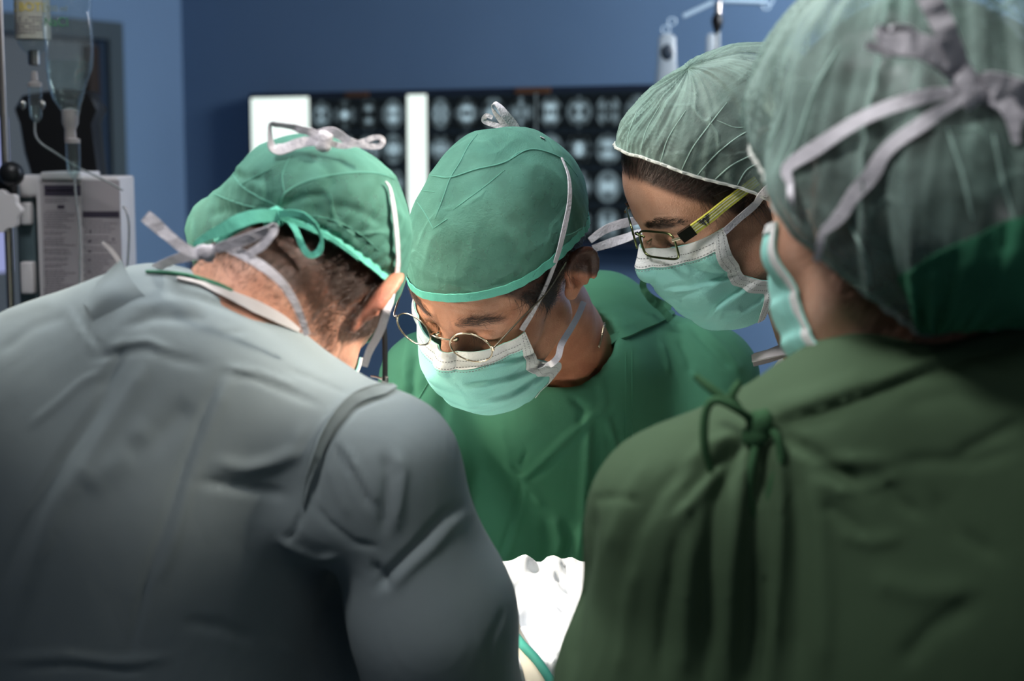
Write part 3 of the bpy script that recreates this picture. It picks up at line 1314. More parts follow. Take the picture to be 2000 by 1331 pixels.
def tape(name, ctrl, w_px, bvs, person, mat_t, twist=None, lift=0.002, n=8, label=None, crumple=0.0, th=0.0009, nfix=None):
    """ribbon whose control points are (px,py) on a surface or (px,py,Y) in the air"""
    P, Nn = [], []
    if all(len(c) == 2 for c in ctrl) and twist is None:
        ctrl = [tuple(c) for c in catmull([(a, b, 0) for a, b in ctrl], 5)[:, :2]]
        n = 3
    for c in ctrl:
        if len(c) == 2:
            p, nv = hit(bvs, c[0], c[1], lift)
            if p is None:
                p = W(c[0], c[1], P[-1][1] if P else 1.5)
                nv = nrm(CAM - p)
        else:
            p = W(*c[:3])
            nv = nrm(CAM - p)
        P.append(p)
        Nn.append(nv)
    P = np.array(P)
    Nn = np.array(Nn)
    if n == 3:
        for it in range(3):
            P[1:-1] = 0.25 * P[:-2] + 0.5 * P[1:-1] + 0.25 * P[2:]
            Nn[1:-1] = 0.25 * Nn[:-2] + 0.5 * Nn[1:-1] + 0.25 * Nn[2:]
        Nn = nrm(Nn)
    if twist is not None:
        T = nrm(np.gradient(P, axis=0))
        for i, t in enumerate(twist):
            a = math.radians(t)
            k = T[i]
            v = Nn[i]
            Nn[i] = v * math.cos(a) + np.cross(k, v) * math.sin(a) + k * (k @ v) * (1 - math.cos(a))
    Pc = catmull(P, n)
    Nc = nrm(catmull(Nn, n))
    depth = (Pc - CAM) @ CF
    wpx = np.interp(np.linspace(0, 1, len(Pc)), np.linspace(0, 1, len(np.atleast_1d(w_px))), np.atleast_1d(w_px)) if not np.isscalar(w_px) else np.full(len(Pc), w_px)
    wm = wpx * depth / FPX
    V, f = ribbon(Pc, Nc, wm, th, crumple, seed=len(name))
    me = new_mesh(name, V, f, mat_t)
    return part(name, me, person, label)


# ---- caps: a shell over the skull from a rim curve to the crown
def cap_surface(h, rim, crown_c, rad, bulge, folds, nu=220, nv=90, apex=(0, -0.02, 1.0), rim_in=0.0):
    """rim: function(theta) -> z in head frame of the lower edge; rad: (rx, ry, rz) of the shell; bulge(dir)->extra metres; folds(theta,t,L)->metres"""
    th = np.linspace(0, 2 * math.pi, nu, endpoint=False)
    t = np.linspace(0, 1, nv)
    TH, T = np.meshgrid(th, t)
    # direction from crown centre: elevation from rim to 90 deg
    c = np.array(crown_c)
    ux, uy = np.sin(TH), np.cos(TH)           # theta 0 = forehead
    zr = rim(TH)
    # the rim point lies on the shell at height zr
    rel = np.clip((zr - c[2]) / rad[2], -0.95, 0.95)
    el0 = np.arcsin(rel)
    el = el0 + (math.pi / 2 - el0) * T
    D = np.stack([ux * np.cos(el), uy * np.cos(el), np.sin(el)], -1)
    S = np.array(rad)
    L = c + D * S
    ex = bulge(TH, T, D) + folds(TH, T, L)
    nr = nrm(D / S)
    L = L + nr * ex[..., None]
    return L.reshape(-1, 3), TH.ravel(), T.ravel(), nr.reshape(-1, 3)


def cap_mesh(name, h, L, nu, nv, material, person, th=0.0006, label=None, strokes=(), flip=False, gap=0.0016):
    # never inside the head: ride over brow, ears and skull
    no = nrm(L - np.array([0, -0.012, 0.03]))
    sd = head_sdf(L.astype(np.float32), h)
    L += no * (0.0022 * np.log1p(np.exp(np.clip((gap - sd) / 0.0022, -30, 30))))[:, None]
    sd = head_sdf(L.astype(np.float32), h)
    L += no * np.maximum(0, 0.0012 - sd)[:, None]
    V = h.w(L)
    f = grid_faces(nu, nv, True)
    # close the crown
    me = new_mesh(name, V, f if not flip else f[:, ::-1], None)
    N = normals(me)
    out = (N * (V - h.w((0, 0, 0.04)))).sum() < 0
    if out:
        me = new_mesh(name, V, f[:, ::-1], None)
        N = normals(me)
    if strokes:
        V = V + N * brush(V, N, strokes)[:, None]
        set_coords(me, V)
    me2 = solidify(me, th, -1)
    me2.materials.clear()
    me2.materials.append(material)
    me2.polygons.foreach_set('use_smooth', np.ones(len(me2.polygons), bool))
    ob = part(name, me2, person, label)
    return ob, me2


def band_from_rim(h, rimpts, w, th, material, person, name='cap_band', out=0.0012, crumple=0.0004, label=None):
    P = h.w(rimpts)
    c = P.mean(0)
    N = nrm(P - c)
    T = nrm(np.roll(P, -1, 0) - np.roll(P, 1, 0))
    P2 = np.vstack([P, P[:1]])
    N2 = np.vstack([N, N[:1]])
    V, f = ribbon(P2 + N2 * out, N2, w, th, crumple, 3)
    return part(name, new_mesh(name, V, f, material), person, label)


# ---- surgical mask: a pleated sheet from edge to edge round the face
def mask_surface(top, bot, nu=90, nv=70, pleats=((0.30, 0.004), (0.55, 0.005), (0.78, 0.005)), bulge=0.0):
    """top, bot: functions(u in -1..1) -> head-frame points; sides follow"""
    return None

# ---- mask builder -------------------------------------------------
def interp3(v, vs, pts):
    pts = np.array(pts, float)
    return np.stack([np.interp(v, vs, pts[:, i]) for i in range(3)], -1)


def smooth3(v, vs, pts, n=400):
    """smooth interpolation through pts at parameters vs"""
    tt = np.linspace(0, 1, n)
    A = interp3(tt, vs, pts)
    k = np.exp(-np.linspace(-2, 2, 41) ** 2)
    k /= k.sum()
    P = np.pad(A, ((20, 20), (0, 0)), mode='reflect', reflect_type='odd')
    S = np.stack([np.convolve(P[:, i], k, 'valid') for i in range(3)], -1)
    return np.stack([np.interp(v, tt, S[:, i]) for i in range(3)], -1)


def build_mask(h, person, edge, front, strokes=(), pleats=(0.36, 0.58, 0.78), seed=0, band_v=0.125, NU=121, NV=90, bc=8):
    u = np.linspace(-1, 1, NU)
    v = np.linspace(0, 1, NV)
    U, Vv = np.meshgrid(u, v)
    E_ = smooth3(Vv, edge[0], edge[1])
    F_ = smooth3(Vv, front[0], front[1])
    au = np.abs(U)
    cs = np.cos(U * math.pi / 2)
    b = np.interp(Vv, [0, 0.25, 0.6, 1], [1.15, 0.95, 0.85, 0.9])
    k = np.clip(cs, 0, 1) ** b
    x = E_[..., 0] * np.sign(U) * np.sin(au * math.pi / 2) ** np.interp(Vv, [0, 0.3, 1], [0.95, 0.9, 0.95])
    y = E_[..., 1] + (F_[..., 1] - E_[..., 1]) * k
    z = E_[..., 2] + (F_[..., 2] - E_[..., 2]) * (1 - (1 - np.clip(cs, 0, 1)) ** 1.3)
    L = np.stack([x, y, z], -1)
    # pleats: laps running edge to edge, gathered at the sides
    nrm_out = nrm(np.stack([x * 0.9, np.maximum(y, 0.02), (z + 0.05) * 0.5], -1))
    d = np.zeros_like(x)
    for i, pv in enumerate(pleats):
        s = (Vv - pv - 0.03 * np.cos(U * 2.2)) / 0.035
        d += 0.0016 * (np.tanh(s * 1.6) * np.exp(-(s / 2.6) ** 2)) * (0.5 + 0.8 * au)
    P3 = L.reshape(-1, 3)
    d += (0.0016 * ridge(P3 * np.array([28, 28, 14]), seed + 3) + 0.0012 * fbm(P3 * 34, seed, 2)).reshape(x.shape) * np.clip(Vv * 4, 0.1, 1)
    L = L + nrm_out * d[..., None]
    L = L.reshape(-1, 3)
    no = nrm_out.reshape(-1, 3)
    for it in range(3):
        sd = head_sdf(L.astype(np.float32), h)
        L = L + no * np.maximum(0, 0.0028 - sd)[:, None]
    Wd = h.w(L)
    f = grid_faces(NU, NV)
    me = new_mesh('mask', Wd, f)
    N = normals(me)
    if (N * (Wd - h.w((0, 0.02, -0.04)))).sum() < 0:
        f = f[:, ::-1]
        me = new_mesh('mask', Wd, f)
        N = normals(me)
    if strokes:
        Wd = Wd + N * brush(Wd, N, strokes)[:, None]
        set_coords(me, Wd)
        N = normals(me)
    m2 = solidify(me, 0.0012, -1)
    m2.materials.clear()
    m2.materials.append(M['mask'])
    m2.polygons.foreach_set('use_smooth', np.ones(len(m2.polygons), bool))
    mask = part('mask', m2, person, 'mint green pleated surgical mask')
    G = Wd.reshape(NV, NU, 3)
    GN = N.reshape(NV, NU, 3)
    # white band along the top
    nb = max(3, int(round(band_v * NV)))
    bp = (G[:nb] + GN[:nb] * 0.0007).reshape(-1, 3)
    bm_ = solidify(new_mesh('top_band', bp, grid_faces(NU, nb)), 0.0006, 0)
    bm_.materials.clear()
    bm_.materials.append(M['mask_white'])
    part('top_band', bm_, mask, 'white top band')
    # side bands
    for s, cols in ((0, slice(0, bc)), (1, slice(NU - bc, NU))):
        g = (G[:, cols] + GN[:, cols] * 0.0011)
        sb = solidify(new_mesh('side_band', g.reshape(-1, 3), grid_faces(bc, NV)), 0.0007, 0)
        sb.materials.clear()
        sb.materials.append(M['mask_white'])
        part('side_band', sb, mask, 'white stitched edge band')
    # stitching: short pressed dents
    vf = []

    def stitch(line, nl, count, lw, wid):
        L_ = np.linspace(0, 1, count * 2 + 1)
        seg = np.linalg.norm(np.diff(line, axis=0), axis=1)
        cum = np.concatenate([[0], np.cumsum(seg)])
        cum /= cum[-1]
        for i in range(count):
            a = np.array([np.interp(L_[2 * i], cum, line[:, k]) for k in range(3)])
            b_ = np.array([np.interp(L_[2 * i] + (L_[1] * lw), cum, line[:, k]) for k in range(3)])
            n_ = nrm(np.array([np.interp(L_[2 * i], cum, nl[:, k]) for k in range(3)]))
            t = nrm(b_ - a)
            s_ = np.cross(n_, t) * wid
            o = n_ * 0.0002
            vf.append(([a - s_ + o, b_ - s_ + o, b_ + s_ + o, a + s_ + o], [(0, 1, 2, 3)]))
    for fr in (0.52, 0.90, 1.06):
        r = min(NV - 1, int(round((nb - 1) * fr)))
        ln = G[r] + GN[r] * 0.0012
        stitch(ln, GN[r], 62, 1.25, 0.00035)
    for c in (2, 5, NU - 6, NU - 3):
        ln = G[:, c] + GN[:, c] * 0.0016
        stitch(ln, GN[:, c], 55, 0.9, 0.0003)
    part('stitching', new_mesh('stitching', *merge(*vf), M['stitch'], False), mask, 'grey stitch dents', kind='stuff')
    return mask, m2, G, GN


def rim_from_px(h, pts, c, rad, extra=()):
    """pixels on the cap's lower edge -> (theta, z) on the shell; mirrored to the far side unless given"""
    out = []
    for px, py in pts:
        a = (h.l(CAM) - c) / rad
        b = (h.l(CAM + raydir(px, py)) - c) / rad
        d = b - a
        A, B, C_ = d @ d, 2 * a @ d, a @ a - 1
        disc = B * B - 4 * A * C_
        t = (-B - math.sqrt(max(0, disc))) / (2 * A)
        p = (a + d * t) * rad + c
        out.append((math.atan2((p[0] - c[0]) / rad[0], (p[1] - c[1]) / rad[1]), p[2]))
    return out + list(extra)


def rim_fn(pairs, mirror=True):
    pr = list(pairs)
    if mirror:
        pr += [(-t, z) for t, z in pairs if abs(t) > 0.15 and abs(t) < 3.0]
    pr = sorted((t % (2 * math.pi), z) for t, z in pr)
    t = np.array([p[0] for p in pr])
    z = np.array([p[1] for p in pr])
    g = np.linspace(0, 2 * math.pi, 361)
    y = np.interp(g, t, z, period=2 * math.pi)
    k = np.exp(-np.linspace(-2, 2, 21) ** 2)
    k /= k.sum()
    y = np.convolve(np.concatenate([y[-11:-1], y, y[1:11]]), k, 'valid')
    return lambda th: np.interp(th % (2 * math.pi), g, y)


def ear_push(L, sides=(1, -1), amp=0.018):
    # the fabric rides over the ears
    r = 0
    for s in sides:
        r = r + amp * np.exp(-((L[..., 1] + 0.022) / 0.030) ** 2 - ((L[..., 2] - 0.008) / 0.036) ** 2) * (L[..., 0] * s > 0)
    return r


def crease_lines(lines, bvs, parent, m, r=0.0006, name='seam'):
    # stitched seams and doubled creases: slender raised cords of cloth
    for pts, k in lines:
        P, Nn = edge_on(pts, bvs, 0.0002)
        if len(P) < 3:
            continue
        rr = r * k * np.clip(np.sin(np.linspace(0.05, 0.95, len(P)) * math.pi) * 2.2, 0.3, 1)
        part(name, new_mesh(name, *tube(P, rr, 6), m), parent)


def knot(name, c, ax_, r, person, m):
    # a small crumpled lump of wrapped tape
    v, f = lathe([(0.15 * r, -1.1 * r), (0.62 * r, -0.9 * r), (0.8 * r, -0.45 * r), (0.66 * r, -0.1 * r), (0.85 * r, 0.25 * r), (0.70 * r, 0.8 * r), (0.15 * r, 1.1 * r)], c, ax_, 12, 0.62)
    v = np.array(v)
    v = v + (v - np.array(c)) * (0.28 * fbm(v * 160, 77, 2))[:, None]
    return part(name, new_mesh(name, v, f, m), person)


def loop_bow(name, pts, wpx, person, m, twist=None, n=10, crumple=0.0006):
    return tape(name, pts, wpx, [], person, m, twist=twist, n=n, crumple=crumple)


def tubes(name, lines, m, person, n=6, label=None):
    vf = []
    for P, r in lines:
        vf.append(tube(P, r, n))
    return part(name, new_mesh(name, *merge(*vf), m), person, label)


def glove(name, wrist, tip_dir, palm_n, person, side=1, curl=0.5, label=None):
    """gloved hand: palm, four unequal fingers, thumb from the palm's side"""
    f = nrm(tip_dir)
    n = nrm(np.array(palm_n) - f * (np.array(palm_n) @ f))
    s = np.cross(f, n) * side
    w0 = np.array(wrist)

    def pt(a, b, c):
        return w0 + f * a + s * b + n * c
    segs = [(pt(-0.05, 0, 0), pt(0.01, 0, 0), 0.030, 0.026)]
    for i, (b, ln) in enumerate(((0.030, 0.070), (0.011, 0.079), (-0.009, 0.073), (-0.028, 0.058))):
        k0 = pt(0.085 - 0.006 * abs(i - 1), b, 0)
        segs.append((pt(0.015, b * 0.6, 0), k0, 0.015, 0.0125))
        a1 = curl
        d = f
        p = k0
        for j, (fr, da) in enumerate(((0.45, a1 * 0.7), (0.32, a1), (0.23, a1 * 0.8))):
            d = nrm(d * math.cos(da) + n * math.sin(da)) if j == 0 else nrm(d * math.cos(da) + np.cross(np.cross(d, n), d) * math.sin(da))
            q = p + d * ln * fr
            segs.append((p, q, 0.0095 - 0.0008 * j, 0.0088 - 0.0008 * j))
            p = q
    t0 = pt(0.02, 0.030, 0.005)
    t1 = pt(0.055, 0.052, 0.020)
    t2 = pt(0.083, 0.050, 0.034)
    segs += [(pt(0.01, 0.012, 0), t0, 0.019, 0.015), (t0, t1, 0.013, 0.0105), (t1, t2, 0.0105, 0.009)]

    def fn(P):
        d = None
        for a, b, r0, r1 in segs:
            c = s_cap(P, a, b, r0, r1)
            d = c if d is None else smin(d, c, 0.006)
        return d
    A = np.array([q for sg in segs for q in sg[:2]])
    lo, hi = A.min(0) - 0.035, A.max(0) + 0.035
    ax = [np.arange(lo[i], hi[i], 0.004) for i in range(3)]
    V, Q = surface_net(eval_grid(fn, *ax), *ax)
    return part(name, new_mesh(name, V, Q, M['glove']), person, label)


def gown_arms(P, J, r=(0.062, 0.062, 0.05)):
    d = None
    for s in 'LR':
        a = s_cap(P, J['sh' + s], J['el' + s], r[0], r[1])
        a = smin(a, s_cap(P, J['el' + s], J['wr' + s], r[1], r[2]), 0.02)
        d = a if d is None else np.minimum(d, a)
    return d


def skirt(P, J, r0, r1, k=0.08):
    """torso from chest to hem"""
    pv = J['pelvis']
    low = np.array([pv[0], pv[1], 0.35])
    return smin(s_ell(P, pv + np.array([0, 0, 0.0]), r0), s_cap(P, pv, low, r1, r1 * 1.15), k)


def cloth_collar(name, P, wv, m, person, N=None, th=0.002, label=None):
    V, f = ribbon(P, N if N is not None else nrm(P - P.mean(0)), wv, th, 0.0004, 2)
    return part(name, new_mesh(name, V, f, m), person, label)


def tint_base(L):
    n = len(L)
    T = np.ones((n, 3))
    return T


def blend_tint(T, m, col):
    return T * (1 - m[:, None]) + np.array(col) * m[:, None]


def ear_mask(L):
    c = np.array([0.082, -0.022, 0.006])
    q = np.abs(L) * np.array([1, 0, 0]) + L * np.array([0, 1, 1])
    return sstep(0.046, 0.037, np.linalg.norm((q - c) / np.array([0.9, 0.8, 1.05]), axis=1)) * sstep(0.072, 0.080, np.abs(L[:, 0]))


frontC = ([0, 0.12, 0.3, 0.5, 0.7, 0.88, 1.0], [(0, 0.108, -0.001), (0, 0.121, -0.016), (0, 0.128, -0.040), (0, 0.124, -0.068), (0, 0.113, -0.092), (0, 0.098, -0.113), (0, 0.080, -0.122)])


def lens_ring(c, a, b, ra, rb, n=40):
    t = np.linspace(0, 2 * math.pi, n, endpoint=False)
    return np.array(c) + np.outer(np.cos(t) * ra, a) + np.outer(np.sin(t) * rb, b)


def edge_on(pts, bvs, lift, n=10):
    out, nn = [], []
    for c in catmull([(a, b, 0) for a, b in pts], n)[:, :2]:
        p, nv = hit(bvs, c[0], c[1], lift)
        if p is None:
            continue
        out.append(p)
        nn.append(nv)
    k = np.array([0.25, 0.5, 0.25])
    P, Q = np.array(out), np.array(nn)
    for it in range(4):
        P[1:-1] = 0.25 * P[:-2] + 0.5 * P[1:-1] + 0.25 * P[2:]
        Q[1:-1] = 0.25 * Q[:-2] + 0.5 * Q[1:-1] + 0.25 * Q[2:]
    return P, nrm(Q)


def brow_mask(L, V, N, x0=0.031, zz=0.032, wx=0.021, wz=0.0052):
    q = np.sqrt(((np.abs(L[:, 0]) - x0) / wx) ** 2 + ((L[:, 2] - zz - 0.004 * np.cos((np.abs(L[:, 0]) - x0) * 70)) / wz) ** 2)
    return sstep(1.15, 0.8, q) * (L[:, 1] > 0.055)


# ================================================================== SURGEON IN THE GREEN GOWN (faces the camera)
HC2 = Head((-0.011, 1.595, 1.554), 140, -39.9, -16)
pc = root('person', 'surgeon in bright green gown with round wire glasses and green cap, facing the camera', 'person', loc=(0.10, 1.85, 0))
JC = dict(neck0=W(1145, 760, 1.82), neck1=HC2.w((0, -0.040, -0.05)), nk=0.90, shL=W(1378, 735, 1.84), shR=W(845, 745, 1.78),
          elL=W(1455, 1330, 1.76), elR=W(745, 1300, 1.70), wrL=W(1150, 1440, 1.60), wrR=W(900, 1440, 1.54),
          chest=W(1110, 950, 1.84), pelvis=np.array([0.11, 1.96, 0.98]), side=np.array([-0.98, -0.15, 0]), fwd=np.array([-0.15, -0.98, 0]))


def tint_c(L, V, N):
    T = tint_base(L)
    n1 = fbm(L * 30, 4, 3)
    T = T * (1 + 0.08 * n1[:, None])
    T = blend_tint(T, ear_mask(L) * 0.5, (1.05, 0.72, 0.62))
    # ruddy neck and chest
    nk = sstep(-0.05, -0.12, L[:, 2])
    T = blend_tint(T, nk * 0.45, (0.92, 0.55, 0.45))
    # beard shadow
    bs = sstep(0.0, -0.03, L[:, 2]) * sstep(-0.02, 0.02, L[:, 1]) * sstep(-0.13, -0.1, L[:, 2])
    T = blend_tint(T, bs * 0.4, (0.62, 0.58, 0.58))
    sc = scalp_mask(L)
    T = blend_tint(T, sc * 0.93, (0.07, 0.05, 0.045))
    # brows
    for s in (1, -1):
        q = (L - np.array([s * 0.031, 0.088, 0.0315])) / np.array([0.021, 0.03, 0.0050])
        T = blend_tint(T, sstep(1.2, 0.5, np.linalg.norm(q, axis=1)) * 0.35, (0.35, 0.27, 0.22))
    # lash line
    for s in (1, -1):
        q = (L - np.array([s * 0.032, 0.088, 0.0008])) / np.array([0.014, 0.03, 0.0016])
        T = blend_tint(T, sstep(1.3, 0.5, np.linalg.norm(q, axis=1)) * 0.7, (0.22, 0.14, 0.12))
    return T


def relief_c(L, V):
    x, y, z = L.T
    d = np.zeros(len(L))
    fr = sstep(0.06, 0.08, y)
    # forehead wrinkles, frown lines, crow's feet
    for z0 in (0.044, 0.052, 0.060):
        d -= 0.0007 * fr * np.exp(-((z - z0 - 0.004 * np.cos(x * 60)) / 0.0013) ** 2) * sstep(0.05, 0.03, np.abs(x))
    for s in (1, -1):
        d -= 0.0012 * fr * np.exp(-((x - s * 0.008) / 0.0014) ** 2) * sstep(0.018, 0.026, z) * sstep(0.045, 0.036, z)
    ax = np.abs(x)
    for a in (-0.5, -0.15, 0.2, 0.5):
        t = ax - 0.047
        d -= 0.0009 * np.exp(-((z - 0.008 - a * t) / 0.0010) ** 2) * sstep(0.0, 0.004, t) * sstep(0.022, 0.012, t) * sstep(0.03, 0.05, y)
    # bags under the eyes
    q = np.sqrt(((ax - 0.032) / 0.018) ** 2 + ((z + 0.010) / 0.006) ** 2)
    d += 0.0012 * np.exp(-(q ** 2)) * fr
    d -= 0.0010 * np.exp(-((q - 1.25) / 0.25) ** 2) * fr * (z < -0.008)
    # tendons and folds of the neck
    nk = sstep(-0.07, -0.12, z)
    d += nk * 0.0008 * ridge(V * np.array([55, 55, 12]), 3)
    return d


body, bme_c, Lc = make_body('body', HC2, JC, (0.0024, (0.13, 0.14, 0.16), (0.15, 0.16, 0.17)), M['skin_c'], pc, tint_c, relief_c)


# gown
def gown_c(P):
    d = s_cap(P, W(1185, 655, 1.86), W(1378, 742, 1.84), 0.050, 0.050)
    d = smin(d, s_cap(P, W(1120, 700, 1.84), W(838, 752, 1.78), 0.060, 0.046), 0.05)
    d = smin(d, s_cap(P, W(1150, 740, 1.83), W(1120, 800, 1.82), 0.085, 0.10), 0.06)
    d = smin(d, s_ell(P, W(1110, 930, 1.86), (0.185, 0.125, 0.20)), 0.06)
    d = smin(d, s_ell(P, W(1100, 1250, 1.87), (0.175, 0.13, 0.25)), 0.06)
    d = smin(d, skirt(P, JC, (0.185, 0.135, 0.2), 0.15), 0.06)
    d = smin(d, gown_arms(P, JC, (0.058, 0.06, 0.05)), 0.035)
    # stand of cloth round the neck, and the opening the neck comes through
    n0, n1 = JC['neck0'], JC['neck1']
    d = smin(d, s_cap(P, W(1160, 740, 1.83), W(1175, 620, 1.85), 0.070, 0.050), 0.04)
    d = smin(d, s_cap(P, W(1040, 800, 1.75), W(1165, 735, 1.76), 0.05, 0.055), 0.05)
    d = smax(d, -s_cap(P, n0 + 0.42 * (n1 - n0), n1 + 0.6 * (n1 - n0), 0.058, 0.070), 0.010)
    return d


def noise_c(V, N):
    return cloth_noise(V, 0.0020, 6.5, 21, (1.2, 1.2, 0.5)) * sstep(0.3, 0.9, V[:, 2])


st_c = [
    # diagonal pull across the chest to the pinch at (1018,940)
    ([(1180, 790), (1100, 860), (1018, 940)], 7, 0.0030, 'bump'),
    ([(1190, 800), (1110, 872), (1026, 948)], 6, -0.0026, 'bump'),
    ([(1018, 940), (1010, 985), (985, 1060), (970, 1105)], 6, -0.0024, 'bump'),
    ([(1024, 945), (1020, 990), (1000, 1060), (985, 1105)], 7, 0.0024, 'bump'),
    ([(975, 830), (985, 860), (996, 895)], 4, 0.0014, 'sharp'),
    ([(1000, 900), (1012, 925), (1022, 900), (1028, 880)], 5, -0.0028, 'bump'),
    ([(1020, 940), (1040, 960), (1060, 990)], 7, 0.0022, 'bump'),
    ([(1020, 935), (1000, 920), (985, 905)], 5, 0.002, 'bump'),
    # long vertical folds right of centre
    ([(1150, 820), (1146, 920), (1140, 1000), (1130, 1100)], 9, 0.0050, 'bump'),
    ([(1165, 820), (1160, 920), (1152, 1000)], 8, -0.0050, 'bump'),
    ([(1185, 815), (1205, 870), (1215, 930)], 8, 0.0045, 'bump'),
    ([(1198, 822), (1212, 880), (1225, 930)], 7, -0.004, 'bump'),
    ([(1175, 740), (1180, 790), (1160, 830)], 7, 0.003, 'bump'),
    ([(1115, 775), (1140, 800), (1130, 830)], 7, -0.003, 'bump'),
    # lower front
    ([(1080, 1010), (1095, 1050), (1085, 1095)], 10, 0.0035, 'bump'),
    ([(1060, 1020), (1070, 1060), (1060, 1100)], 9, -0.0035, 'bump'),
    ([(1105, 1020), (1112, 1060), (1100, 1100)], 8, -0.003, 'bump'),
    # shoulder creases
    ([(1325, 660), (1345, 700), (1350, 730)], 7, -0.0035, 'bump'),
    ([(1290, 670), (1300, 700), (1305, 730)], 6, 0.0025, 'bump'),
    ([(1350, 640), (1400, 690), (1430, 720)], 8, -0.0035, 'bump'),
    ([(1370, 640), (1420, 690), (1450, 730)], 8, 0.003, 'bump'),
    # raglan seam on his right side
    ([(860, 700), (830, 760), (800, 800)], 3, -0.0022, 'sharp'),
    ([(800, 660), (790, 720), (795, 770)], 10, 0.004, 'bump'),
    ([(815, 690), (806, 740), (806, 780)], 8, -0.004, 'bump'),
    ([(870, 760), (860, 840), (880, 900)], 12, -0.003, 'bump'),
    ([(905, 1000), (930, 1040), (950, 1090)], 8, 0.002, 'bump'),
]
ncA, ncB, ncC = W(1165, 545, 1.84), W(1030, 775, 1.71), W(1210, 650, 1.80)
ncn = nrm(np.cross(ncB - ncA, ncC - ncA))
if ncn[2] < 0:
    ncn = -ncn
nc_mid = (ncA + ncB) / 2
lo = np.array([-0.36, 1.46, 0.38])
hi = np.array([0.46, 2.14, 1.62])
STROKE_GAIN = 1.0
gown_ob, gme_c = make_gown('gown', gown_c, lo, hi, 0.0065, M['gown_green'], pc, st_c, noise_c, label='green cotton surgical gown')
STROKE_GAIN = 0.62
bv_body_c, bv_gown_c = bvh_of(bme_c), bvh_of(gme_c)

# cap
c0, rad0 = np.array([0, -0.012, 0.045]), np.array([0.0815, 0.104, 0.090])
rimC = rim_fn([(0, 0.058), (-0.29, 0.061), (-0.6, 0.061), (-0.85, 0.059), (-1.12, 0.057), (-1.4, 0.056), (-1.75, 0.049), (-2.14, 0.028), (-2.6, 0.008), (3.14, -0.01),
               (0.34, 0.050), (0.62, 0.046), (0.9, 0.046), (1.4, 0.048), (2.0, 0.035), (2.6, 0.008)], False)


def bulgeC(TH, T, D):
    return 0.008 * np.clip(D[..., 2], 0, 1) ** 1.5 + 0.008 * np.clip(-D[..., 1], 0, 1) * T + 0.002


def foldsC(TH, T, L):
    P3 = L.reshape(-1, 3)
    r = 0.0024 * ridge(P3 * np.array([14, 14, 20]), 31) + 0.0013 * ridge(P3 * np.array([40, 26, 30]), 33) + 0.0016 * fbm(P3 * 18, 35, 3)
    g = 0.0012 * np.cos(TH * 46 + 4 * np.sin(TH * 3)) * np.exp(-T * 9)
    return r.reshape(T.shape) * sstep(0.0, 0.12, T) + g


Lcap, TH, T, ND = cap_surface(HC2, rimC, c0, rad0, bulgeC, foldsC)
st = [
    ([(796, 335), (840, 342), (880, 346), (930, 330), (1000, 315), (1030, 292), (1075, 300), (1110, 320)], 4, 0.0022, 'sharp'),
    ([(880, 346), (862, 400), (845, 440)], 4, 0.0016, 'sharp'),
    ([(930, 260), (905, 290), (880, 346)], 4, 0.0014, 'sharp'),
    ([(820, 400), (838, 430), (848, 450)], 3, 0.0014, 'sharp'),
    ([(960, 360), (915, 400), (880, 420)], 4, 0.0012, 'sharp'),
    ([(1090, 470), (1130, 450), (1145, 430)], 4, 0.0018, 'sharp'),
    ([(1000, 545), (1060, 500), (1120, 440)], 12, 0.003, 'bump'),
    ([(800, 545), (900, 560), (1000, 548)], 4, -0.0012, 'sharp'),
]
cap_ob, capme_c = cap_mesh('surgical_cap', HC2, Lcap, 220, 90, M['cap_green'], pc, label='translucent green nonwoven cap', strokes=st)
rr = Lcap.reshape(90, 220, 3)[0]
band_from_rim(HC2, Lcap.reshape(90, 220, 3)[3], 0.009, 0.0009, M['cap_band'], cap_ob, 'rim_band')
bv_cap_c = bvh_of(capme_c)

crease_lines([([(797, 338), (820, 342), (850, 344), (880, 347), (930, 331), (985, 318), (1030, 293), (1070, 298), (1105, 316), (1128, 345)], 1.6),
              ([(1030, 293), (1010, 300), (990, 318)], 1.0),
              ([(933, 262), (915, 285), (898, 318), (880, 347), (866, 385), (850, 428)], 1.0),
              ([(815, 395), (832, 420), (846, 447)], 0.9), ([(846, 447), (868, 432), (874, 428)], 0.8),
              ([(986, 332), (950, 362), (915, 388), (885, 410)], 0.8),
              ([(1095, 462), (1118, 456), (1140, 442)], 1.1), ([(812, 360), (824, 372), (850, 375)], 0.7)], [bv_cap_c], cap_ob, M['cap_seam'])
# mask
edgeC = ([0, 0.22, 0.45, 0.75, 1.0], [(0.060, 0.058, 0.001), (0.060, 0.054, -0.028), (0.058, 0.050, -0.056), (0.056, 0.010, -0.108), (0.043, 0.042, -0.126)])
mask_c, mme_c, Gc, GNc = build_mask(HC2, pc, edgeC, frontC, seed=5, strokes=[
    ([(880, 722), (940, 720), (1013, 705), (1040, 694)], 5, 0.0030, 'step'),
    ([(905, 755), (960, 748), (1009, 736), (1060, 716)], 5, 0.0036, 'step'),
    ([(945, 786), (990, 775), (1030, 756), (1070, 728)], 5, 0.0036, 'step'),
    ([(975, 790), (1000, 778), (1040, 765)], 4, 0.002, 'sharp'),
    ([(865, 715), (885, 745), (910, 770)], 6, -0.002, 'bump')])
bvm = bvh_of(mme_c)
allc = [bv_body_c, bv_gown_c, bv_cap_c, bvm]

